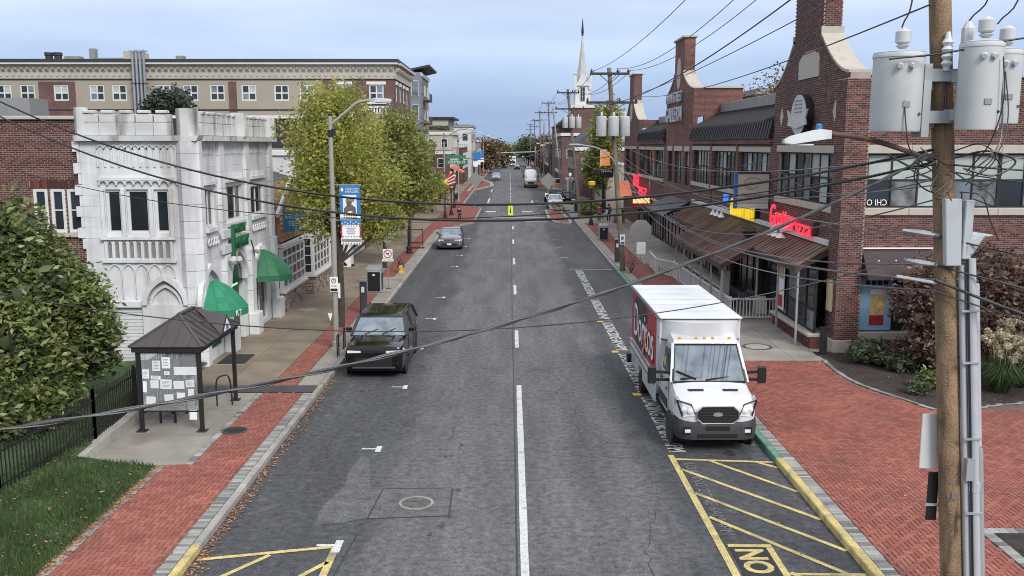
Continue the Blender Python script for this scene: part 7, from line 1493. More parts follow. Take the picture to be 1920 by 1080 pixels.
for dy, m_, o in ((.06, 'black', .012), (0, 'white', .02)):
    text('Doritos', M[m_], tk, (-1.1-o, 5.35+dy, 2.08), (0, -1, 0), (0, 0, 1), 4.0+(.25 if dy else 0), 1.05+(.2 if dy else 0), .003, spacing=.95)
part('livery_orange', mat('livery_orange', (.6, .2, .05), .5, var=.15), tk, lambda b: b.add([(-1.13, 5.6, 1.32), (-1.13, 5.25, 1.32), (-1.13, 4.5, 2.1), (-1.13, 4.62, 2.2)], [(0, 1, 2, 3)]))
part('side_skirt', CW, tk, lambda b: [b.box(s*1.12-.03, s*1.12+.03, y0, y1, .55, 1.27) for s in (-1, 1) for y0, y1 in ((BX0+.5, 5.2), (6.3, BX1))] + [b.box(s*1.12-.03, s*1.12+.03, 5.2, 6.3, .95, 1.27) for s in (-1, 1)]); part('skirt_rail', M['alloy'], tk, lambda b: [b.box(s*1.16-.015, s*1.16+.015, BX0+.5, BX1, 1.02, 1.1) for s in (-1, 1)] + [b.box(s*1.16-.015, s*1.16+.015, BX0+.5, BX1, 1.24, 1.29) for s in (-1, 1)])
part('box_seam', M['alloy'], tk, lambda b: [b.box(-1.125, 1.125, y, y+.02, 3.051, 3.058) for y in (3.2, 4.2, 5.2, 6.2, 7.2)] + [b.box(1.1, 1.108, y, y+.025, 1.3, 2.93) for y in (4.1, 5.3, 6.5)]); part('front_seam', M['sign_back'], tk, lambda b: b.box(-1.105, 1.105, BX0-.02, BX0+.04, 2.985, 3.0)); part('chassis', M['black'], tk, lambda b: b.box(-.5, .5, .5, BX1-.1, .3, .7)); part('rear_bumper', M['black'], tk, lambda b: b.box(-1.15, 1.15, BX1+.02, BX1+.2, .45, .65)); part('rear_step', M['black'], tk, lambda b: b.box(-1.28, -1.12, BX1-.4, BX1-.1, .5, .8)); part('filler_cap', M['red'], tk, lambda b: b.lathe([(.05, 0), (.05, .02)], (-1.05, 1.5, 1.28), 8, 'x')); part('hi_vis_tag', MATS['hi_vis'], tk, lambda b: b.box(-1.0, -.97, 2.0, 2.1, 1.75, 2.0))
text('224158', M['ink'], tk, (.64, 2.0, 2.52), (.87, .46, 0), (0, 0, 1), .36, .09, .002)
tk.location = (5.2, 22.5, 0)
# ---- white shuttle van far
vn = thing('shuttle_van', 'white high-roof van with yellow bumper standing far down the road', 'van', (0, 0, 0))
part('body', CW, vn, lambda b: b.ring([section(y, k, z0, z1, top=.85) for y, k, z0, z1 in ((0, .9, .5, 1.3), (.1, 1.05, .4, 1.5), (1.0, 1.12, .4, 1.75), (2.1, 1.15, .4, 2.9), (2.6, 1.15, .4, 3.1), (7, 1.15, .4, 3.1))]), smooth=40); part('windscreen', M['windscreen'], vn, lambda b: b.quad((-.95, 1.05, 1.8), (.95, 1.05, 1.8), (.85, 1.95, 2.7), (-.85, 1.95, 2.7)))
part('grille', M['plastic'], vn, lambda b: b.box(-.6, .6, -.03, .1, .75, 1.15)); part('bumper', M['plastic'], vn, lambda b: b.box(-1.0, 1.0, -.08, .2, .35, .65))
for s in (-1, 1):
    part('headlight', M['amber'], vn, lambda b: b.box(min(s*.65, s*1.0), max(s*.65, s*1.0), -.02, .2, .85, 1.3)); part('mirror', M['black'], vn, lambda b: b.box(min(s*1.15, s*1.45), max(s*1.15, s*1.45), 1.2, 1.35, 1.8, 2.3)); part('side_stripe', mat('stripe_yellow', (.6, .4, .05), .5), vn, lambda b: b.box(s*1.155-.01, s*1.155+.01, 1.5, 6.9, .8, 1.3))
    for y in (1.0, 5.6): wheel(vn, s*1.0, y, .4, .28)
vn.location = (3.75, 165, 0)
d = thing('far_truck', 'white box truck far away in the right lane', 'truck', (0, 0, 0)); part('box', CW, d, lambda b: b.box(-1.2, 1.2, 2, 8, .8, 3.6), bevel=.05); part('cab', CW, d, lambda b: b.box(-1.05, 1.05, 0, 2, .5, 2.3), bevel=.15); part('windscreen', M['glass'], d, lambda b: b.box(-.9, .9, -.02, .05, 1.3, 2.0)); part('bumper', M['black'], d, lambda b: b.box(-1, 1, -.1, .1, .4, .7)); d.location = (.9, 315, 0)
# parked pickup and utility cabinet by the island
t = thing('utility_truck', 'pale orange and white work vehicle beside the right island', 'truck', (0, 0, 0)); part('body', mat('pale_orange', (.55, .3, .2), .6), t, lambda b: b.box(-1, 1, 0, 4.5, .4, 1.3), bevel=.08); part('cab', CW, t, lambda b: b.box(-.95, .95, 1.2, 2.8, 1.3, 2.1), bevel=.15); part('windscreen', M['glass'], t, lambda b: b.box(-.8, .8, 1.17, 1.2, 1.4, 1.95)); [wheel(t, s*.9, y, .36, .24) for s in (-1, 1) for y in (.8, 3.6)]; t.location = (7.9, 150, .12)
# ------------------------------------------------------------------ people
def person(label, loc, top, legs, rz=0, coat=False, step=.12, h=1.7):
    t = thing('person', label, 'person', (0, 0, 0)); k = h/1.7
    def skin(name, V, E, Rr, m):
        me = bpy.data.meshes.new(name); me.from_pydata([(x*k, y*k, z*k) for x, y, z in V], E, []); o = put(bpy.data.objects.new(name, me), t); md = o.modifiers.new('skin', 'SKIN'); md.use_smooth_shade = True
        for v, r in zip(me.skin_vertices[0].data, Rr): v.radius = (r[0]*k, r[1]*k)
        me.skin_vertices[0].data[0].use_root = True; o.modifiers.new('sub', 'SUBSURF').levels = 1; o.modifiers['sub'].render_levels = 1; me.materials.append(m); return o
    V = [(0, 0, .95), (0, 0, 1.15), (0, 0, 1.35), (0, 0, 1.46), (0, -.01, 1.54), (0, -.02, 1.64), (-.17, 0, 1.40), (-.23, .02, 1.15), (-.22, -.06, .92), (.17, 0, 1.40), (.23, .02, 1.15), (.22, -.06, .92), (-.09, 0, .9), (-.1, -step, .5), (-.1, -step*.6, .08), (.09, 0, .9), (.1, step, .5), (.1, step*1.4, .1), (-.1, -step*.6-.14, .04), (.1, step*1.4-.12, .05)]
    E_ = [(0, 1), (1, 2), (2, 3), (3, 4), (4, 5), (2, 6), (6, 7), (7, 8), (2, 9), (9, 10), (10, 11), (0, 12), (12, 13), (13, 14), (0, 15), (15, 16), (16, 17), (14, 18), (17, 19)]
    Rr = [(.15, .11), (.15, .11), (.17, .11), (.07, .07), (.055, .06), (.085, .1), (.07, .07), (.05, .05), (.04, .04), (.07, .07), (.05, .05), (.04, .04), (.09, .09), (.065, .065), (.045, .05), (.09, .09), (.065, .065), (.045, .05), (.04, .035), (.04, .035)]
    skin('body', V, E_, Rr, M['skin'])
    TV = [V[i] for i in (0, 1, 2, 6, 7, 8, 9, 10, 11)]; skin('jacket', TV, [(0, 1), (1, 2), (2, 3), (3, 4), (4, 5), (2, 6), (6, 7), (7, 8)], [(.18, .14), (.18, .14), (.19, .13), (.085, .085), (.065, .065), (.055, .055), (.085, .085), (.065, .065), (.055, .055)], top)
    LV = [V[i] for i in (0, 12, 13, 14, 15, 16, 17)]; skin('trousers', LV, [(0, 1), (1, 2), (2, 3), (0, 4), (4, 5), (5, 6)], [(.17, .13), (.1, .1), (.08, .08), (.06, .06), (.1, .1), (.08, .08), (.06, .06)], legs)
    part('hair', M['hair'], t, lambda b: b.lathe([(.02, 1.42*k), (.1*k, 1.5*k), (.11*k, 1.65*k), (.07*k, 1.74*k), (.01, 1.76*k)], (0, .03, 0), 10), smooth=60); t.location = loc; t.rotation_euler = (0, 0, rz)
person('person in red jacket and dark trousers walking on the right pavement', (8.8, 91.5, .13), M['red'], M['ink']); person('person in black jacket with white bag walking on the right pavement', (9.75, 91.6, .13), M['black'], M['black'], step=-.12)
person('person in dark clothes on the far left pavement, left of a group', (-6.9, 178, .14), M['ink'], M['black']); person('person in dark clothes on the far left pavement, middle of a group', (-6.2, 179, .14), M['black'], M['ink'], step=-.1); person('person in grey clothes on the far left pavement, right of a group', (-5.4, 177.5, .14), M['sign_back'], M['black']); person('dark figure standing near the left crosswalk', (-5.05, 92.8, .15), M['black'], M['black'], h=1.35)
t = thing('shoulder_bag', 'white bag carried by the person in black', 'bag', (9.55, 91.4, 1.0)); part('pouch', M['white'], t, lambda b: b.box(9.42, 9.66, 91.25, 91.42, .95, 1.25), bevel=.03); part('strap', M['black'], t, lambda b: b.tube([(9.5, 91.35, 1.25), (9.62, 91.38, 1.5)], .015, 5))
# ------------------------------------------------------------------ utility poles
def xnp(z): return 7.03-.0916*(z-1.5)
WPm, TR, PO = M['wood_pole'], M['transformer'], M['porcelain']
npole = thing('utility_pole', 'weathered brown wooden utility pole in the right foreground', 'utility pole', (7.17, 14, .1), group='wooden utility poles')
part('pole', WPm, npole, lambda b: b.tube([(xnp(z), 14, z) for z in (.05, 2, 4, 6, 8, 10, 13.2)], [.17, .168, .163, .16, .157, .152, .14], 16), smooth=50)
part('crossarm', WPm, npole, lambda b: [b.box(4.9, 7.1, 13.85, 13.97, 12.45, 12.58), b.box(5.2, 7.0, 14.13, 14.24, 10.65, 10.78)])
for x in (5.2, 6.04, 6.71): part('insulator', PO, npole, lambda b: b.lathe([(.05, 12.58), (.07, 12.62), (.05, 12.66), (.07, 12.7), (.04, 12.76)], (x, 13.91, 0), 8))
def can(pole, cx, cy, z0, z1, r, label, holder_x, side=-1):
    t = thing('transformer', label, 'transformer', (cx, cy, z0), group='pole mounted transformers')
    part('tank', TR, t, lambda b: b.lathe([(r*.97, z0), (r, z0+.03), (r, z1-.08), (r*1.03, z1-.07), (r*1.03, z1-.03), (r*.98, z1)], (cx, cy, 0), 28), smooth=35); part('lid', TR, t, lambda b: b.lathe([(r*1.0, z1+.001), (r*.6, z1+.03), (.02, z1+.04)], (cx, cy, 0), 24), smooth=50)
    part('bushing', PO, t, lambda b: b.lathe([(.05, z1+.06), (.1, z1+.1), (.06, z1+.12), (.11, z1+.15), (.11, z1+.3), (.07, z1+.33), (.02, z1+.36)], (cx+.02, cy-.05, 0), 12), smooth=40)
    for k, a in enumerate((-1.9, -1.45)): part('terminal', PO, t, lambda b: b.tube([(cx+r*math.cos(a)*1.0, cy+r*math.sin(a), z1-.2), (cx+r*math.cos(a)*1.25, cy+r*math.sin(a)*1.22, z1-.22)], [.05, .035], 8))
    for zz in (z1-.45, z1-1.0): part('bracket', M['grey_metal'], t, lambda b: b.beam((cx+(holder_x-cx)*.45, cy+(14-cy)*.45, zz), (cx+(holder_x-cx)*.95, cy+(14-cy)*.95, zz), .1, .16))
    part('rating_plate', M['sign_back'], t, lambda b: b.box(cx-.05, cx+.05, cy-r-.012, cy-r+.02, z0+.35, z0+.43)); part('drain_cock', M['iron'], t, lambda b: b.lathe([(.025, 0), (.025, .05)], (cx+r*.6, cy-r*.85, z0+.25), 6, 'y'))
can(npole, 5.73, 14.0, 7.88, 9.02, .36, 'pale grey transformer can left of the foreground pole', 6.33); can(npole, 6.69, 13.5, 7.9, 9.12, .29, 'pale grey transformer can right of the foreground pole, nearer one', 6.33); can(npole, 7.36, 14.2, 8.0, 9.08, .27, 'pale grey transformer can right of the foreground pole, farther one', 6.4)
part('mount', M['grey_metal'], npole, lambda b: [b.box(6.0, 6.5, 13.78, 13.84, z, z+.18) for z in (8.0, 8.6)] + [b.box(6.02, 6.13, 13.76, 14.1, 7.8, 8.85)]); part('lightning_arrester', PO, npole, lambda b: b.lathe([(.05, 8.75)] + [(r_, 8.8+.05*k) for k in range(9) for r_ in ((.085,) if k % 2 else (.05,))] + [(.03, 9.3)], (6.33, 13.78, 0), 10)); part('lightning_arrester', PO, npole, lambda b: b.lathe([(.05, 9.0), (.09, 9.05), (.09, 9.35), (.03, 9.45)], (6.62, 13.8, 0), 10))
for k in range(26): zz = random.uniform(.8, 7); part('staple', M['sign_back'], npole, lambda b: b.box(xnp(zz)-.1+random.random()*.1-.012, xnp(zz)-.06+random.random()*.02, 13.835, 13.846, zz, zz+.012))
for k in range(9): zz = random.uniform(1, 9); xx = xnp(zz)+random.uniform(-.12, .02); part('crack', M['bark'], npole, lambda b: b.tube([(xx, 14-math.sqrt(max(.001, .158**2-(xx-xnp(zz))**2)), zz), (xx-.01, 14-math.sqrt(max(.001, .158**2-(xx-xnp(zz))**2)), zz+.3), (xx+.004-.0916*.6, 14-math.sqrt(max(.001, .156**2-(xx-xnp(zz))**2)), zz+.6)], [.003, .009, .003], 5))
part('pole_tag', M['alloy'], npole, lambda b: b.box(xnp(2.2)-.06, xnp(2.2)+.04, 13.825, 13.832, 2.2, 2.32))
CD = M['conduit']
part('conduit', CD, npole, lambda b: b.tube([(xnp(z)+.17, 13.84, z) for z in (.1, 3, 5.9)], .05, 10), smooth=50); part('conduit', CD, npole, lambda b: b.tube([(xnp(z)+.29, 13.8, z) for z in (.1, 3, 6.0)], .075, 12), smooth=50); part('conduit', M['grey_metal'], npole, lambda b: b.tube([(xnp(z)+.42, 13.92, z) for z in (.1, 3.0)], .07, 10), smooth=50); part('conduit', mat('conduit_lilac', (.42, .41, .46), .5, var=.05), npole, lambda b: b.tube([(xnp(z)+.40, 13.92, z) for z in (3.05, 5.6)], .07, 10), smooth=50); part('conduit_black', M['wire'], npole, lambda b: b.tube([(xnp(z)+.225, 13.76, z) for z in (.1, 3, 6.6)], .02, 6))
for z in (.9, 2.0, 3.2, 4.4, 5.2): part('conduit_strap', M['grey_metal'], npole, lambda b: b.box(xnp(z)+.1, xnp(z)+.38, 13.71, 13.75, z, z+.03))
part('coupling', CD, npole, lambda b: b.lathe([(.085, 2.35), (.085, 2.5)], (xnp(2.4)+.29, 13.8, 0), 12)); part('junction_box', M['grey_metal'], npole, lambda b: b.box(xnp(2.6)+.12, xnp(2.6)+.24, 13.7, 13.8, 2.55, 2.9))
part('cable_guard', CD, npole, lambda b: b.add([(6.42, 13.7, 6.9), (6.67, 13.7, 6.9), (6.73, 13.7, 5.9), (6.5, 13.7, 5.9), (6.42, 13.82, 6.9), (6.67, 13.82, 6.9), (6.73, 13.82, 5.9), (6.5, 13.82, 5.9)], HEXF, ), bevel=.012); part('cable_guard', CD, npole, lambda b: b.box(6.74, 6.87, 13.72, 13.84, 6.0, 6.88), bevel=.012)
part('weather_hood', CD, npole, lambda b: b.ring([[(6.76, 13.72, 6.05), (6.9, 13.72, 6.05), (6.9, 13.86, 6.05), (6.76, 13.86, 6.05)], [(6.78, 13.7, 6.22), (7.05, 13.7, 6.32), (7.05, 13.88, 6.32), (6.78, 13.88, 6.22)], [(6.86, 13.72, 6.4), (7.22, 13.72, 6.36), (7.22, 13.86, 6.36), (6.86, 13.86, 6.42)]]), bevel=.03)
sp = thing('sign_board', 'blank back of a white sign on the foreground pole', 'sign', (6.7, 13.8, 2.6)); part('panel', M['white_panel'], sp, lambda b: b.box(6.5, 6.78, 14.12, 14.14, 2.6, 3.5), bevel=.008); part('bolt', M['iron'], sp, lambda b: b.lathe([(.02, 0), (.02, .03)], (6.76, 14.06, 3.1), 6, 'y'))
sp = thing('sign_board', 'narrow dark sign edge lower on the foreground pole', 'sign', (6.75, 14, 1.9)); part('panel', M['black'], sp, lambda b: b.box(6.66, 6.82, 14.1, 14.13, 1.75, 2.55)); part('strap', M['grey_metal'], sp, lambda b: b.box(6.62, 6.84, 14.06, 14.09, 2.0, 2.04))
# street light on the near pole
t = thing('street_lamp', 'grey cobra head lamp on a rusty arm from the foreground pole', 'street lamp', (6.3, 14, 7.4), group='cobra heads on wooden poles')
part('arm', mat('rusty', (.09, .055, .04), .8, var=.3, scale=6), t, lambda b: b.tube(smoothpts([(6.36, 13.9, 7.42), (5.9, 13.95, 7.6), (5.3, 14, 7.78), (4.7, 14, 7.86)], 5), .038, 8)); part('lamp_head', TR, t, lambda b: b.ring([[(4.78, 13.95, 7.78), (4.78, 14.05, 7.78), (4.78, 14.05, 7.9), (4.78, 13.95, 7.9)], [(4.6, 13.87, 7.76), (4.6, 14.13, 7.76), (4.6, 14.1, 7.92), (4.6, 13.9, 7.92)], [(4.2, 13.86, 7.7), (4.2, 14.14, 7.7), (4.2, 14.08, 7.82), (4.2, 13.92, 7.82)], [(4.08, 13.92, 7.71), (4.08, 14.08, 7.71), (4.08, 14.05, 7.76), (4.08, 13.95, 7.76)]]), smooth=40); part('photocell', M['blue_sign'], t, lambda b: b.lathe([(.05, 7.9), (.05, 7.98), (.02, 8.0)], (4.6, 14, 0), 10)); part('lens', M['lamp_white'], t, lambda b: b.box(4.15, 4.5, 13.9, 14.1, 7.68, 7.699))
# loops and drops around the pole
loops = [[(6.1, 13.9, 7.5), (5.9, 13.6, 7.2), (6.2, 13.6, 7.0), (6.5, 13.75, 7.2)], [(5.7, 13.7, 8.6), (5.72, 13.6, 8.0), (5.82, 13.6, 7.6), (6.2, 13.7, 7.3)], [(6.85, 13.2, 8.9), (6.9, 13.2, 8.3), (6.8, 13.3, 7.7), (6.6, 13.5, 7.3)], [(7.2, 13.9, 8.75), (7.22, 13.8, 8.0), (7.1, 13.7, 7.6), (6.7, 13.7, 7.25)], [(7.26, 13.9, 8.75), (7.3, 13.8, 8.1), (7.15, 13.7, 7.6), (6.7, 13.7, 7.1)], [(6.5, 13.7, 7.5), (6.9, 13.5, 7.6), (7.3, 13.5, 7.45), (7.0, 13.5, 7.25), (6.6, 13.6, 7.35)], [(6.5, 13.7, 7.3), (6.8, 13.5, 7.1), (7.1, 13.5, 7.25), (7.0, 13.5, 7.5), (6.7, 13.6, 7.55)], [(6.4, 13.7, 7.4), (6.0, 13.5, 7.55), (5.8, 13.5, 7.35), (6.1, 13.5, 7.2)], [(6.7, 13.7, 7.2), (7.0, 13.6, 7.0), (7.1, 13.6, 6.8), (6.85, 13.75, 6.9)], [(6.45, 13.75, 7.0), (6.5, 13.7, 6.9), (6.52, 13.75, 6.8)], [(5.6, 13.9, 7.55), (5.95, 13.7, 7.35), (6.3, 13.75, 7.45)], [(7.0, 13.6, 7.35), (7.4, 13.6, 7.5), (7.7, 13.6, 7.4), (8.2, 13.6, 7.45)], [(6.62, 13.7, 7.0), (6.9, 13.6, 6.95), (7.05, 13.6, 6.6), (7.2, 13.6, 6.3)], [(6.3, 13.75, 7.25), (6.15, 13.6, 7.05), (6.35, 13.6, 6.95), (6.5, 13.7, 7.05)], [(6.5, 13.7, 7.6), (6.75, 13.5, 7.7), (7.0, 13.5, 7.55), (6.9, 13.5, 7.35), (6.6, 13.6, 7.15)], [(6.0, 13.7, 7.65), (6.2, 13.6, 7.45), (6.1, 13.6, 7.3), (5.8, 13.7, 7.2)]]
for L_ in loops: part('cable_loop', random.choice((M['wire'], M['wire'], M['wire_grey'])), npole, lambda b: b.tube(smoothpts(L_, 6), random.choice((.010, .013, .016)), 5))
for a, b2 in (((5.72, 13.95, 9.38), (5.74, 14, 12.5)), ((6.62, 13.8, 9.45), (6.95, 13.9, 12.5)), ((7.24, 14.2, 9.46), (7.6, 14.1, 12.5))): part('riser_wire', M['wire'], npole, lambda b: b.tube(smoothpts([a, ((a[0]*.4+b2[0]*.6)+.12, a[1], a[2]+.6), b2], 5), .012, 5))
part('bus_wire', M['wire'], npole, lambda b: b.tube(smoothpts([(5.42, 13.6, 8.9), (6.2, 13.5, 8.98), (6.9, 13.3, 9.12), (7.6, 13.4, 9.2), (9, 13.4, 9.25)], 4), .014, 5))
part('splice', M['grey_metal'], npole, lambda b: [b.tube([(5.9, 13.9, 6.42), (6.2, 13.9, 6.38), (6.45, 13.88, 6.34)], [.02, .045, .03], 7), b.tube([(5.95, 13.9, 5.98), (6.2, 13.9, 5.93), (6.45, 13.88, 5.9)], [.02, .045, .03], 7), b.tube([(5.85, 13.9, 5.72), (6.45, 13.88, 5.62)], .028, 7)])

def pole(label, x, y, top, xt=None, cans=False, arms=True, m='wood_pole_grey', r=.15):
    xt = x if xt is None else xt; t = thing('utility_pole', label, 'utility pole', (x, y, .1), group='wooden utility poles')
    px = lambda z: x+(xt-x)*z/top
    part('pole', M[m], t, lambda b: b.tube([(px(z), y, z) for z in (.05, top*.5, top)], [r, r*.9, r*.75], 10), smooth=50)
    if arms:
        for za, wa in ((top-.35, 1.15), (top-2.0, 1.5)):
            ar = part('crossarm', M['bark'], t, lambda b: b.box(px(za)-wa, px(za)+wa, y-.2, y-.1, za-.07, za+.07)); part('insulator', M['black'], ar, lambda b: [b.lathe([(.05, za+.07), (.07, za+.15), (.03, za+.28)], (px(za)+u, y-.15, 0), 6) for u in (-wa+.08, .45, wa-.08)]); part('brace', M['bark'], ar, lambda b: [b.beam((px(za)+s*wa*.5, y-.16, za-.07), (px(za), y-.12, za-.55), .03, .04) for s in (-1, 1)])
    if cans:
        for k, u in enumerate((-.62, 0, .62)):
            c = thing('transformer', '%s transformer can of the three on the %s' % (('left', 'middle', 'right')[k], cans), 'transformer', (px(9)+u, y-.4, top-3.9), group='pole mounted transformers'); z0, z1, cx, cy = top-3.95, top-2.85, px(9)+u*1.1, y-.25-(.25 if u == 0 else 0)
            part('tank', TR, c, lambda b: b.lathe([(.29, z0), (.31, z0+.03), (.31, z1), (.25, z1+.05)], (cx, cy, 0), 16), smooth=35); part('bushing', PO, c, lambda b: b.lathe([(.05, z1+.05), (.08, z1+.15), (.05, z1+.3)], (cx, cy, 0), 8)); part('bracket', M['grey_metal'], c, lambda b: b.beam((cx, cy, z1-.3), (px(9), y, z1-.3), .08, .1))
    return t
pole('leaning wooden utility pole on the right pavement by the parking meter', 6.83, 55.5, 12.1, 5.8, cans='pole by the parking meter', r=.17)
t = thing('street_lamp', 'white cobra head lamp on a long arm over the right lane', 'street lamp', (6.4, 55.4, 6.5), group='cobra heads on wooden poles'); part('arm', M['grey_metal'], t, lambda b: b.tube(smoothpts([(6.3, 55.4, 6.4), (6.0, 55.3, 6.9), (5.2, 55.3, 7.45), (4.2, 55.3, 7.65)], 5), .04, 7)); part('lamp_head', M['grey_metal'], t, lambda b: b.box(3.5, 4.2, 55.15, 55.45, 7.58, 7.72), bevel=.05)
sg = thing('parking_sign', 'white parking sign strapped to the leaning utility pole', 'sign', (6.8, 55.3, 2)); part('panel', M['white'], sg, lambda b: b.box(6.58, 6.88, 55.27, 55.29, 1.75, 2.35)); part('print', M['ink'], sg, lambda b: [b.box(6.62, 6.84, 55.262, 55.269, 1.8, 1.9), b.box(6.66, 6.8, 55.262, 55.269, 2.05, 2.25)])
pole('dark utility pole with transformers beyond the traffic island', 7.4, 98.2, 13.3, 6.0, cans='pole beyond the traffic island', r=.18); pole('thin utility pole, third along the right side', 7.4, 165, 15.1, 6.7); pole('thin utility pole, fourth along the right side', 7.2, 215, 15.1, 6.8); pole('thin utility pole, fifth along the right side', 7, 265, 14.5); pole('thin utility pole, sixth along the right side', 7, 320, 14.5); pole('thin pale utility pole behind the church side', 7.9, 140, 13, 6.4, arms=False, m='pole_metal'); pole('thin pale pole near the van on the right', 6.9, 190, 12, arms=False, m='pole_metal')
pole('utility pole at the left edge beyond the evergreen bush', -14.2, 22.9, 11.5, arms=True)
# ------------------------------------------------------------------ wires
def wire(label, A, B, sag, r=.012, m='wire', ext=0, nm='overhead_wire', n=26):
    A, B = Vector(A), Vector(B); 
    pts = []
    for i in range(n+1):
        t_ = -ext+(1+ext)*i/n; p = A.lerp(B, t_); p.z -= 4*sag*t_*(1-t_); pts.append(p)
    o = MB().tube(pts, r, 6).build(nm, M[m], None, smooth=60); tag(o, label, 'wire', 'overhead wires'); return o
cbd = wire('thick twisted cable crossing low over the street to the foreground pole', (-5.05, 8.5, 4.99), (6.27, 13.85, 7.56), .55, .019, 'wire_grey', .25, 'cable_bundle')
# the lashed companion strands of that bundle
for k in range(2):
    A, B = Vector((-5.05, 8.5, 4.99)), Vector((6.27, 13.85, 7.56)); pts = []
    for i in range(90):
        t_ = -.25+1.25*i/89; p = A.lerp(B, t_); p.z -= 4*.55*t_*(1-t_); a = i*.8+k*PI; pts.append(p+Vector((0, .02*math.cos(a), .02*math.sin(a))))
    MB().tube(pts, .010, 5).build('strand', M['wire'], cbd)
wire('upper thick cable sagging across the street from the left', (-12.1, 22.0, 8.8), (6.27, 13.85, 7.62), 1.55, .022, 'wire', .1); wire('lower thick cable sagging across the street from the left', (-12.13, 22.0, 8.46), (6.28, 13.85, 7.43), 1.6, .022, 'wire', .1); wire('thin wire sagging across the street below the thick pair', (-13.34, 24, 7.23), (6.27, 13.85, 7.39), 1.1, .010, 'wire', .04); wire('thin wire passing low in front of the shelter and truck', (-6.82, 12, 5.79), (6.37, 13.85, 6.12), .85, .009, 'wire', .25)
cm = [((6.32, 55, 7.24), (6.38, 13.85, 6.34), .75, .012), ((6.39, 55, 6.77), (6.41, 13.85, 5.92), 1.65, .014), ((6.46, 55, 6.21), (6.43, 13.85, 5.67), 1.35, .022), ((6.53, 55, 5.68), (6.44, 13.85, 5.51), 1.45, .014)]
for (a, b2, s, r), lab in zip(cm, ('top communication wire from the leaning pole to the foreground pole', 'second communication wire from the leaning pole to the foreground pole', 'third thicker communication cable from the leaning pole to the foreground pole', 'lowest communication wire from the leaning pole to the foreground pole')): wire(lab, a, b2, s, r, 'wire_grey')
hv = [((4.75, 55, 11.85), (5.2, 14, 12.7), .7), ((6.23, 55, 12.03), (6.04, 14, 12.7), 1.1), ((6.91, 55, 11.91), (6.71, 14, 12.7), 1.0), ((4.47, 55, 10.0), (5.7, 14, 11.03), .9), ((6.94, 55, 10.4), (6.48, 14, 10.74), .25), ((7.56, 55, 10.43), (6.1, 13.9, 9.7), .4)]
for (a, b2, s), lab in zip(hv, ('leftmost high wire running up to the top of the picture', 'second high wire running up to the top of the picture', 'third high wire running up to the top of the picture', 'thicker middle wire rising over the brick gable', 'lower thick wire rising over the brick gable', 'wire rising to the foreground pole above the first transformer')): wire(lab, a, b2, s, .013 if s != .9 else .017, 'wire')
for a, b2, s, r, lab in (((6.4, 13.9, 6.34), (9.5, 12.5, 5.75), .05, .012, 'wire leaving the foreground pole to the right, upper one'), ((6.4, 13.9, 5.9), (9.8, 12.5, 5.2), .06, .014, 'wire leaving the foreground pole to the right, middle one'), ((6.43, 13.85, 5.67), (9.8, 12.3, 4.6), .1, .024, 'thick cable leaving the foreground pole to the right'), ((6.44, 13.85, 5.5), (9.8, 12.3, 4.75), .12, .012, 'thin cable leaving the foreground pole beside the thick one'), ((6.5, 13.8, 7.4), (10, 13, 7.35), .08, .014, 'cable leaving the foreground pole at transformer foot height'), ((6.5, 13.8, 7.3), (10, 13, 7.05), .1, .01, 'thin cable leaving the foreground pole at lamp arm height'), ((6.7, 13.8, 7.0), (8.9, 18, 4.9), .1, .01, 'guy wire slanting down right from the foreground pole')):
    wire(lab, a, b2, s, r, 'wire_grey' if r > .013 else 'wire')
for a, b2, s, r, lab in (((6.4, 55, 6.9), (6.35, 13.85, 7.1), 1.0, .010, 'thin wire above the awning from the leaning pole to the lamp arm'), ((6.5, 55, 5.9), (6.4, 13.85, 6.9), 1.7, .012, 'slack wire from the leaning pole to the cable tangle'), ((6.2, 55, 8.0), (6.33, 13.85, 7.55), .9, .014, 'cable from the leaning pole to just under the transformers'), ((11.95, 36.5, 4.9), (6.35, 13.85, 6.4), .35, .010, 'service drop from the foreground pole to the pizza sign'), ((11.9, 33.3, 4.6), (6.4, 13.85, 5.9), .3, .010, 'service drop from the foreground pole to the corner pier')):
    wire(lab, a, b2, s, r, 'wire_grey')
PT = [(6.0, 55.4, 11.7), (6.1, 98, 12.9), (6.75, 165, 14.7), (6.8, 215, 14.7), (7, 265, 14.1), (7, 320, 14.1)]
nth = ['between the leaning pole and the transformer pole', 'between the transformer pole and the third pole', 'between the third and fourth poles', 'between the fourth and fifth poles', 'between the fifth and sixth poles']
for (a, b2), nm in zip(zip(PT, PT[1:]), nth):
    for u, q in ((-1.07, 'left high'), (.45, 'middle high'), (1.07, 'right high')): wire('%s wire %s' % (q, nm), (a[0]+u, a[1], a[2]+.25), (b2[0]+u, b2[1], b2[2]+.25), .8, .018, 'wire', n=12)
    for dz, q in ((-4.6, 'upper cable'), (-5.4, 'lower cable')): wire('%s %s' % (q, nm), (a[0]+.2, a[1], a[2]+dz), (b2[0]+.2, b2[1], b2[2]+dz), .9, .03, 'wire', n=12)
for a, b2, s, lab in (((6.5, 55, 6.4), (11.9, 43.5, 6.9), .35, 'service wire from the leaning pole to the brick facade windows'), ((6.5, 55, 6.0), (11.9, 64, 5.6), .4, 'service wire from the leaning pole to the galleria gable'), ((6.35, 13.85, 7.2), (11.95, 41.5, 6.6), .6, 'service wire from the foreground pole to the brick facade'), ((-6.9, 98, 6.5), (6.3, 98, 7.4), .8, 'span wire over the crosswalk'), ((-7.3, 57, 6.0), (-6.9, 98, 5.2), .7, 'thin wire through the left trees'), ((-6.9, 125, 6.0), (6.2, 115, 7.4), .9, 'span wire over the road beyond the crosswalk')): wire(lab, a, b2, s, .013 if a[1] < 60 else .03, 'wire_grey')
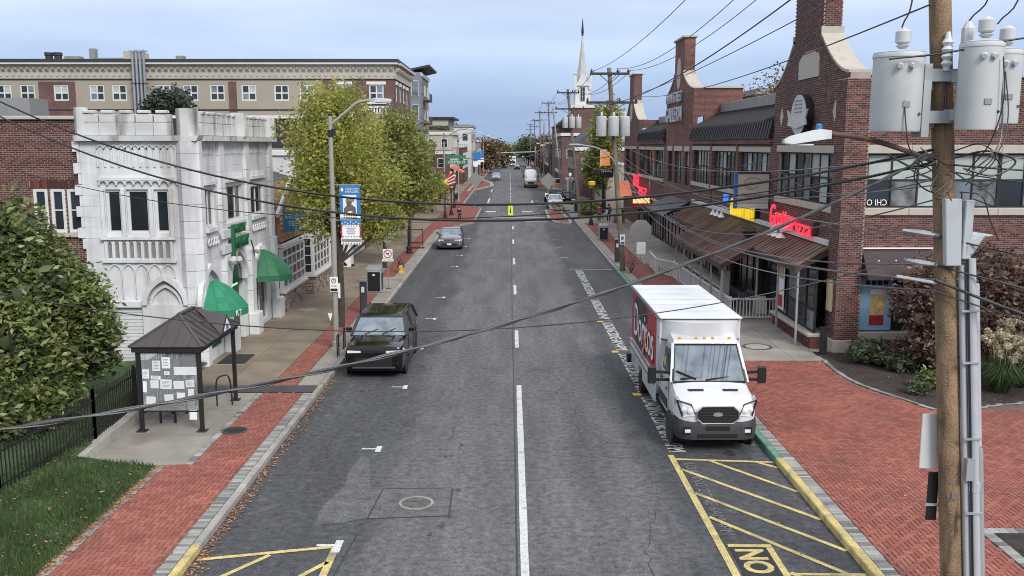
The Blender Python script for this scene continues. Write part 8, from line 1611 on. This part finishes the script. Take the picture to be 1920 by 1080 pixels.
# ------------------------------------------------------------------ far buildings
def block(name, label, x0, x1, y0, y1, h, wm, side, floors=2, wz=1.0, wh=1.5, ww=1.1, sp=2.6, cor=True, tm='white_panel', shop=True, gm='window_dark', front=True):
    """side=-1: street face is +X (left of road); side=+1: street face is -X"""
    t = thing(name, label, 'building', ((x0+x1)/2, y0, .1)); part('wall', M[wm], t, lambda b: b.box(x0, x1, y0, y1, .1, h))
    if cor: part('cornice', M[tm], t, lambda b: b.box(x0-.2, x1+.2, y0-.2, y1+.2, h-.35, h+.12)); part('roof', M['roof_black'], t, lambda b: b.box(x0+.2, x1-.2, y0+.2, y1-.2, h+.121, h+.18))
    sp_ = Pl('x', x1 if side < 0 else x0, 1 if side < 0 else -1); fp = Pl('y', y0, -1); fh_ = (h-.6)/floors
    for f in range(floors):
        z = .1+f*fh_+wz
        if not (f == 0 and shop):
            n = int((y1-y0)/sp)
            for k in range(n): u = y0+(k+.5)*(y1-y0)/n; window(sp_, u-ww/2, u+ww/2, z, z+wh, t, M[tm], M[gm], zs=(z+wh/2,), rec=-.07, fw=.1)
        else: window(sp_, y0+.4, y1-.4, .5, 2.9, t, M['black_metal'], M[gm], us=frange(y0+.4, y1-.4, max(2, int((y1-y0)/2.5))), rec=-.07, fw=.12, name='shop_window'); part('shop_band', M[tm], t, lambda b: b.pbox(sp_, y0+.2, y1-.2, 3.0, 3.5, 0, .15))
        if front and f > 0:
            n = min(5, int((x1-x0)/sp)); xa = (x1-n*sp if side < 0 else x0)
            for k in range(n): u = xa+(k+.5)*sp; window(fp, u-ww/2, u+ww/2, z, z+wh, t, M[tm], M[gm], zs=(z+wh/2,), rec=-.07, fw=.1)
    return t
block('brick_building', 'plain dark brick building beyond the apartment block', -22, -10.2, 109.5, 128, 7.6, 'brick_far2', -1, 2, tm='dark_trim', front=False)
t = thing('wall_sign', 'tall cream sign panel on the dark brick building corner', 'sign', (-10, 110, .5)); part('panel', M['cream'], t, lambda b: b.box(-10.15, -9.4, 109.2, 109.4, .6, 4.2)); part('print', M['ink'], t, lambda b: [b.box(-9.95, -9.6, 109.15, 109.199, 1.2+k*.6, 1.5+k*.6) for k in range(5)])
gm_ = block('modern_block', 'blue-grey modern apartment block with corner balconies', -30, -12.2, 129, 142, 17.2, 'brick_tan', -1, 5, ww=1.5, sp=3.3, tm='white_trim', shop=False); part('corner_tower', mat('slate_panel', (.17, .19, .22), .7, var=.1), gm_, lambda b: b.box(-15.6, -12.1, 128.6, 132, .1, 17.3)); part('roof_wing', M['dark_trim'], gm_, lambda b: b.prism([(-13.6, 17.6), (-11.0, 18.2), (-11.0, 18.45), (-13.6, 17.9)], Pl('y', 0, 1), 130, 143))
for k in range(4): window(Pl('y', 128.6, -1), -13.35, -12.4, 4.5+k*3.2, 6.6+k*3.2, gm_, WT, M['glass_sky'], zs=(5.6+k*3.2,), rec=-.07); part('balcony', M['dark_trim'], gm_, lambda b: [b.box(-12.1, -11.2, 132.5, 136.5, 4.0+k*3.2, 4.2+k*3.2), b.box(-11.25, -11.2, 132.5, 136.5, 4.2+k*3.2, 5.1+k*3.2)])
cr = block('cream_building', 'cream flat-roofed building with a roof terrace, left side', -18, -9.7, 158, 178, 9.6, 'stucco_lt', -1, 3, tm='white_trim'); part('terrace_storey', M['stucco_lt'], cr, lambda b: b.box(-16, -10.6, 162, 178, 9.8, 12.0)); part('terrace_roof', M['dark_trim'], cr, lambda b: b.box(-16.3, -9.6, 161.5, 178.3, 12.01, 12.3)); part('foliage', M['leaf_dark'], cr, lambda b: [b.quad(*[(-14.5+random.uniform(0, 4.4)+u, 158.6+random.uniform(-.3, .3), 9.9+random.uniform(0, .9)) for u in (0, .15, .25, .1)]) for _ in range(160)], raw=True)
block('white_building', 'pale flat-roofed building behind the cream one, left side', -16, -8.2, 200, 222, 11.6, 'white_panel', -1, 3, tm='sign_back'); block('brick_building', 'small red brick shop under the cream building, left side', -16, -9.2, 143, 157, 6.5, 'brick_far2', -1, 2, tm='white_trim'); block('dark_shop', 'dark fronted low shop with white trim, left side', -15, -9.0, 179, 199, 7.4, 'brick_far', -1, 2, tm='white_trim'); block('grey_building', 'grey far building at the left end of the street', -15, -7.6, 224, 246, 8.5, 'sign_back', -1, 2)
block('brick_building', 'brownish brick building past the white van, right side', 8.2, 17, 148, 168, 9.3, 'brick_dull', 1, 2, tm='white_trim')
br_ = block('brick_building', 'brick house with white gable porch, right side', 8.6, 15, 122, 138, 7.2, 'brick_dull', 1, 2, tm='white_trim', shop=False); part('gable_roof', M['shingle'], br_, lambda b: b.prism([(8.2, 7.3), (11.8, 10.6), (15.4, 7.3)], Pl('y', 0, 1), 121.8, 138.2)); part('porch', WT, br_, lambda b: [b.box(7.6, 8.6, 124, 128, 2.9, 3.2)] + [b.box(7.65, 7.8, y, y+.15, .1, 2.9) for y in (124.1, 127.7)])
ch = thing('church', 'brick church with tall white wooden spire', 'church', (12, 172, .1)); part('nave', M['brick_dull'], ch, lambda b: b.box(9, 20, 178, 200, .1, 11)); part('nave_roof', M['shingle'], ch, lambda b: b.prism([(8.6, 11), (14.5, 15.5), (20.4, 11)], Pl('y', 0, 1), 177.7, 200)); part('tower', M['brick_dull'], ch, lambda b: b.box(11.3, 15.3, 172, 177.6, .1, 14.2)); part('tower_cornice', WT, ch, lambda b: b.box(11.1, 15.5, 171.8, 177.8, 14.21, 14.7)); part('belfry', WT, ch, lambda b: b.box(11.9, 14.7, 173, 176.6, 14.71, 18.6), bevel=.1)
for x in (11.7, 14.4): part('pinnacle', WT, ch, lambda b: [b.box(x, x+.5, 172.8, 173.3, 17.5, 20.2), b.box(x-.1, x+.6, 172.7, 173.4, 20.21, 20.4)])
part('spire_gable', WT, ch, lambda b: b.prism([(12.0, 18.2), (14.6, 18.2), (13.3, 20.6)], Pl('y', 172.95, -1), 0, .2)); part('spire', mat('spire_grey', (.42, .43, .42), .8, var=.1), ch, lambda b: b.ring([[(13.3+r_*math.cos(PI/8+k*PI/4), 174.8+r_*math.sin(PI/8+k*PI/4), z) for k in range(8)] for r_, z in ((1.2, 18.61), (.62, 22.6), (.1, 27.2))])); part('finial', M['dark_trim'], ch, lambda b: b.tube([(13.3, 174.8, 27.2), (13.3, 174.8, 28), (13.3, 174.8, 30.4)], [.15, .25, .03], 8)); window(Pl('y', 173, -1), 12.85, 13.75, 15.4, 18.0, ch, WT, M['glass'], us=(13.3,), zs=(16.2, 17.1), rec=-.08)
block('cream_building', 'narrow cream stucco building end behind the orange sign', 10.9, 14, 106, 120, 5.4, 'stucco_lt', 1, 1, shop=False, cor=False, wz=1.2)
block('brick_building', 'flat brick rooftop block behind the black mansard roof', 21, 30, 80, 90, 12.2, 'brick_tan', 1, 3, tm='sign_back', front=False)
for i, (x0, y0, h, m) in enumerate(((8.5, 205, 8, 'brick_far2'), (9, 228, 6.5, 'white_panel'), (8.6, 250, 7.5, 'brick_dull'), (9, 275, 6, 'stucco_lt'), (9, 305, 8, 'brick_far'), (-17, 250, 6.5, 'brick_far2'), (-17, 280, 7, 'stucco'), (-17, 320, 8, 'brick_dull'))):
    lab = ['red brick far shop, first past the church', 'white far shop, second past the church', 'dull brick far shop, third past the church', 'pale far shop, fourth past the church', 'dark brick far shop, fifth past the church', 'red brick far shop on the left before the brown trees', 'tan far shop on the left beside the brown trees', 'dull far shop on the left at the street end'][i]
    block('far_shop', lab, x0, x0+9, y0, y0+20, h, m, 1 if x0 > 0 else -1, 2, front=False, sp=4)
# orange sign on a post, right
os_ = thing('restaurant_sign', 'orange and white restaurant sign on a post by the poplar tree', 'sign', (9.6, 92, .1)); part('post', BM, os_, lambda b: b.box(9.5, 9.62, 95.9, 96.0, .13, 7.2)); part('panel', mat('sign_orange', (.75, .25, .05), .5, var=.2, scale=3, emit=.25), os_, lambda b: b.box(9.3, 10.25, 95.7, 95.88, 5.5, 6.9), bevel=.05); part('frame', M['white'], os_, lambda b: [b.box(9.22, 9.29, 95.7, 95.9, 5.4, 7.1), b.box(9.3, 9.9, 95.7, 95.88, 6.91, 7.15)]); text('Cafe', M['white'], os_, (9.78, 95.68, 6.45), (1, 0, 0), (0, 0, 1), .75, .35, .01); text('Grill', M['white'], os_, (9.78, 95.68, 5.95), (1, 0, 0), (0, 0, 1), .7, .3, .01); part('lower_panel', M['black'], os_, lambda b: b.box(9.2, 10.6, 95.75, 95.88, 4.3, 5.2)); text('Qdoba', M['white'], os_, (9.9, 95.72, 4.95), (1, 0, 0), (0, 0, 1), 1.1, .28, .01)
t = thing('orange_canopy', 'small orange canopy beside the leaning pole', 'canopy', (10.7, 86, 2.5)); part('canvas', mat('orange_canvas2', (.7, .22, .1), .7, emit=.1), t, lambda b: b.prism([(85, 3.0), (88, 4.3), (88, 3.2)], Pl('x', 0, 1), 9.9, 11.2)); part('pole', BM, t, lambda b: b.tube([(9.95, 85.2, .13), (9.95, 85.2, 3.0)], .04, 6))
t = thing('planter', 'brown wooden planter box near the pedestrians', 'planter', (10.4, 90, .13)); part('box', M['wood_pole'], t, lambda b: b.box(10.1, 11.1, 89.6, 90.4, .13, 1.0), bevel=.03); part('foliage', M['leaf_dark'], t, lambda b: [b.quad(*[(10.2+random.uniform(0, .8)+u, 89.7+random.uniform(0, .6), 1.0+random.uniform(0, .5)) for u in (0, .1, .15, .05)]) for _ in range(60)], raw=True)
for i, (x, y) in enumerate(((8.4, 99), (9.4, 104), (8.6, 110))): shrub('low green hedge shrub %s on the right pavement' % ('behind the pedestrians', 'beside the parked dark cars', 'before the brick porch house')[i], x, y, 1.0, 1.1, 'leaf_green', 110, .2)
# bare shrub by the right octagon sign
t = thing('bare_shrub', 'small leafless shrub beside the octagon sign back', 'shrub', (7.2, 54.5, .13)); b = MB()
for k in range(26): limb(b, (7.2, 54.6, .13), (7.2+random.gauss(0, .3), 54.6+random.gauss(0, .3), random.uniform(.8, 1.7)), .012, .004, .2, 3)
b.build('twigs', M['bark_grey'], t)
# traffic signal mast arm far off
t = thing('traffic_signal', 'pale signal mast arm spanning the far street', 'traffic signal', (7, 255, .1)); part('arm', M['grey_metal'], t, lambda b: b.tube([(7, 255, 5.6), (-5.5, 255, 5.2)], .14, 8)); part('mast', M['grey_metal'], t, lambda b: b.tube([(7, 255, .1), (7, 255, 7)], .16, 8))
for x in (-4, 0, 3.5): hd = part('signal_head', M['black'], t, lambda b: b.box(x-.22, x+.22, 254.6, 254.85, 4.1, 5.4)); part('lens', M['neon_green'], hd, lambda b: b.lathe([(.13, 0), (.1, .03)], (x, 254.55, 4.35), 10, 'y'))
part('name_board', MATS['sign_green'], t, lambda b: b.box(1.0, 2.6, 254.8, 254.86, 4.6, 5.1))
# small flower beds on the right
for y, lab in ((109, 'pale flower planting on the right island end'),): t = thing('flower_planter', lab, 'planter', (5.2, 108.8, .15)); part('tub', M['limestone'], t, lambda b: b.box(4.6, 6.2, 108.2, 108.9, .15, .5), bevel=.05); leafmesh('flowers', blobpts([(5.4, 108.5, .7, .8, .4, .35)], 60, 8, .1), .14, M['plume'], t)
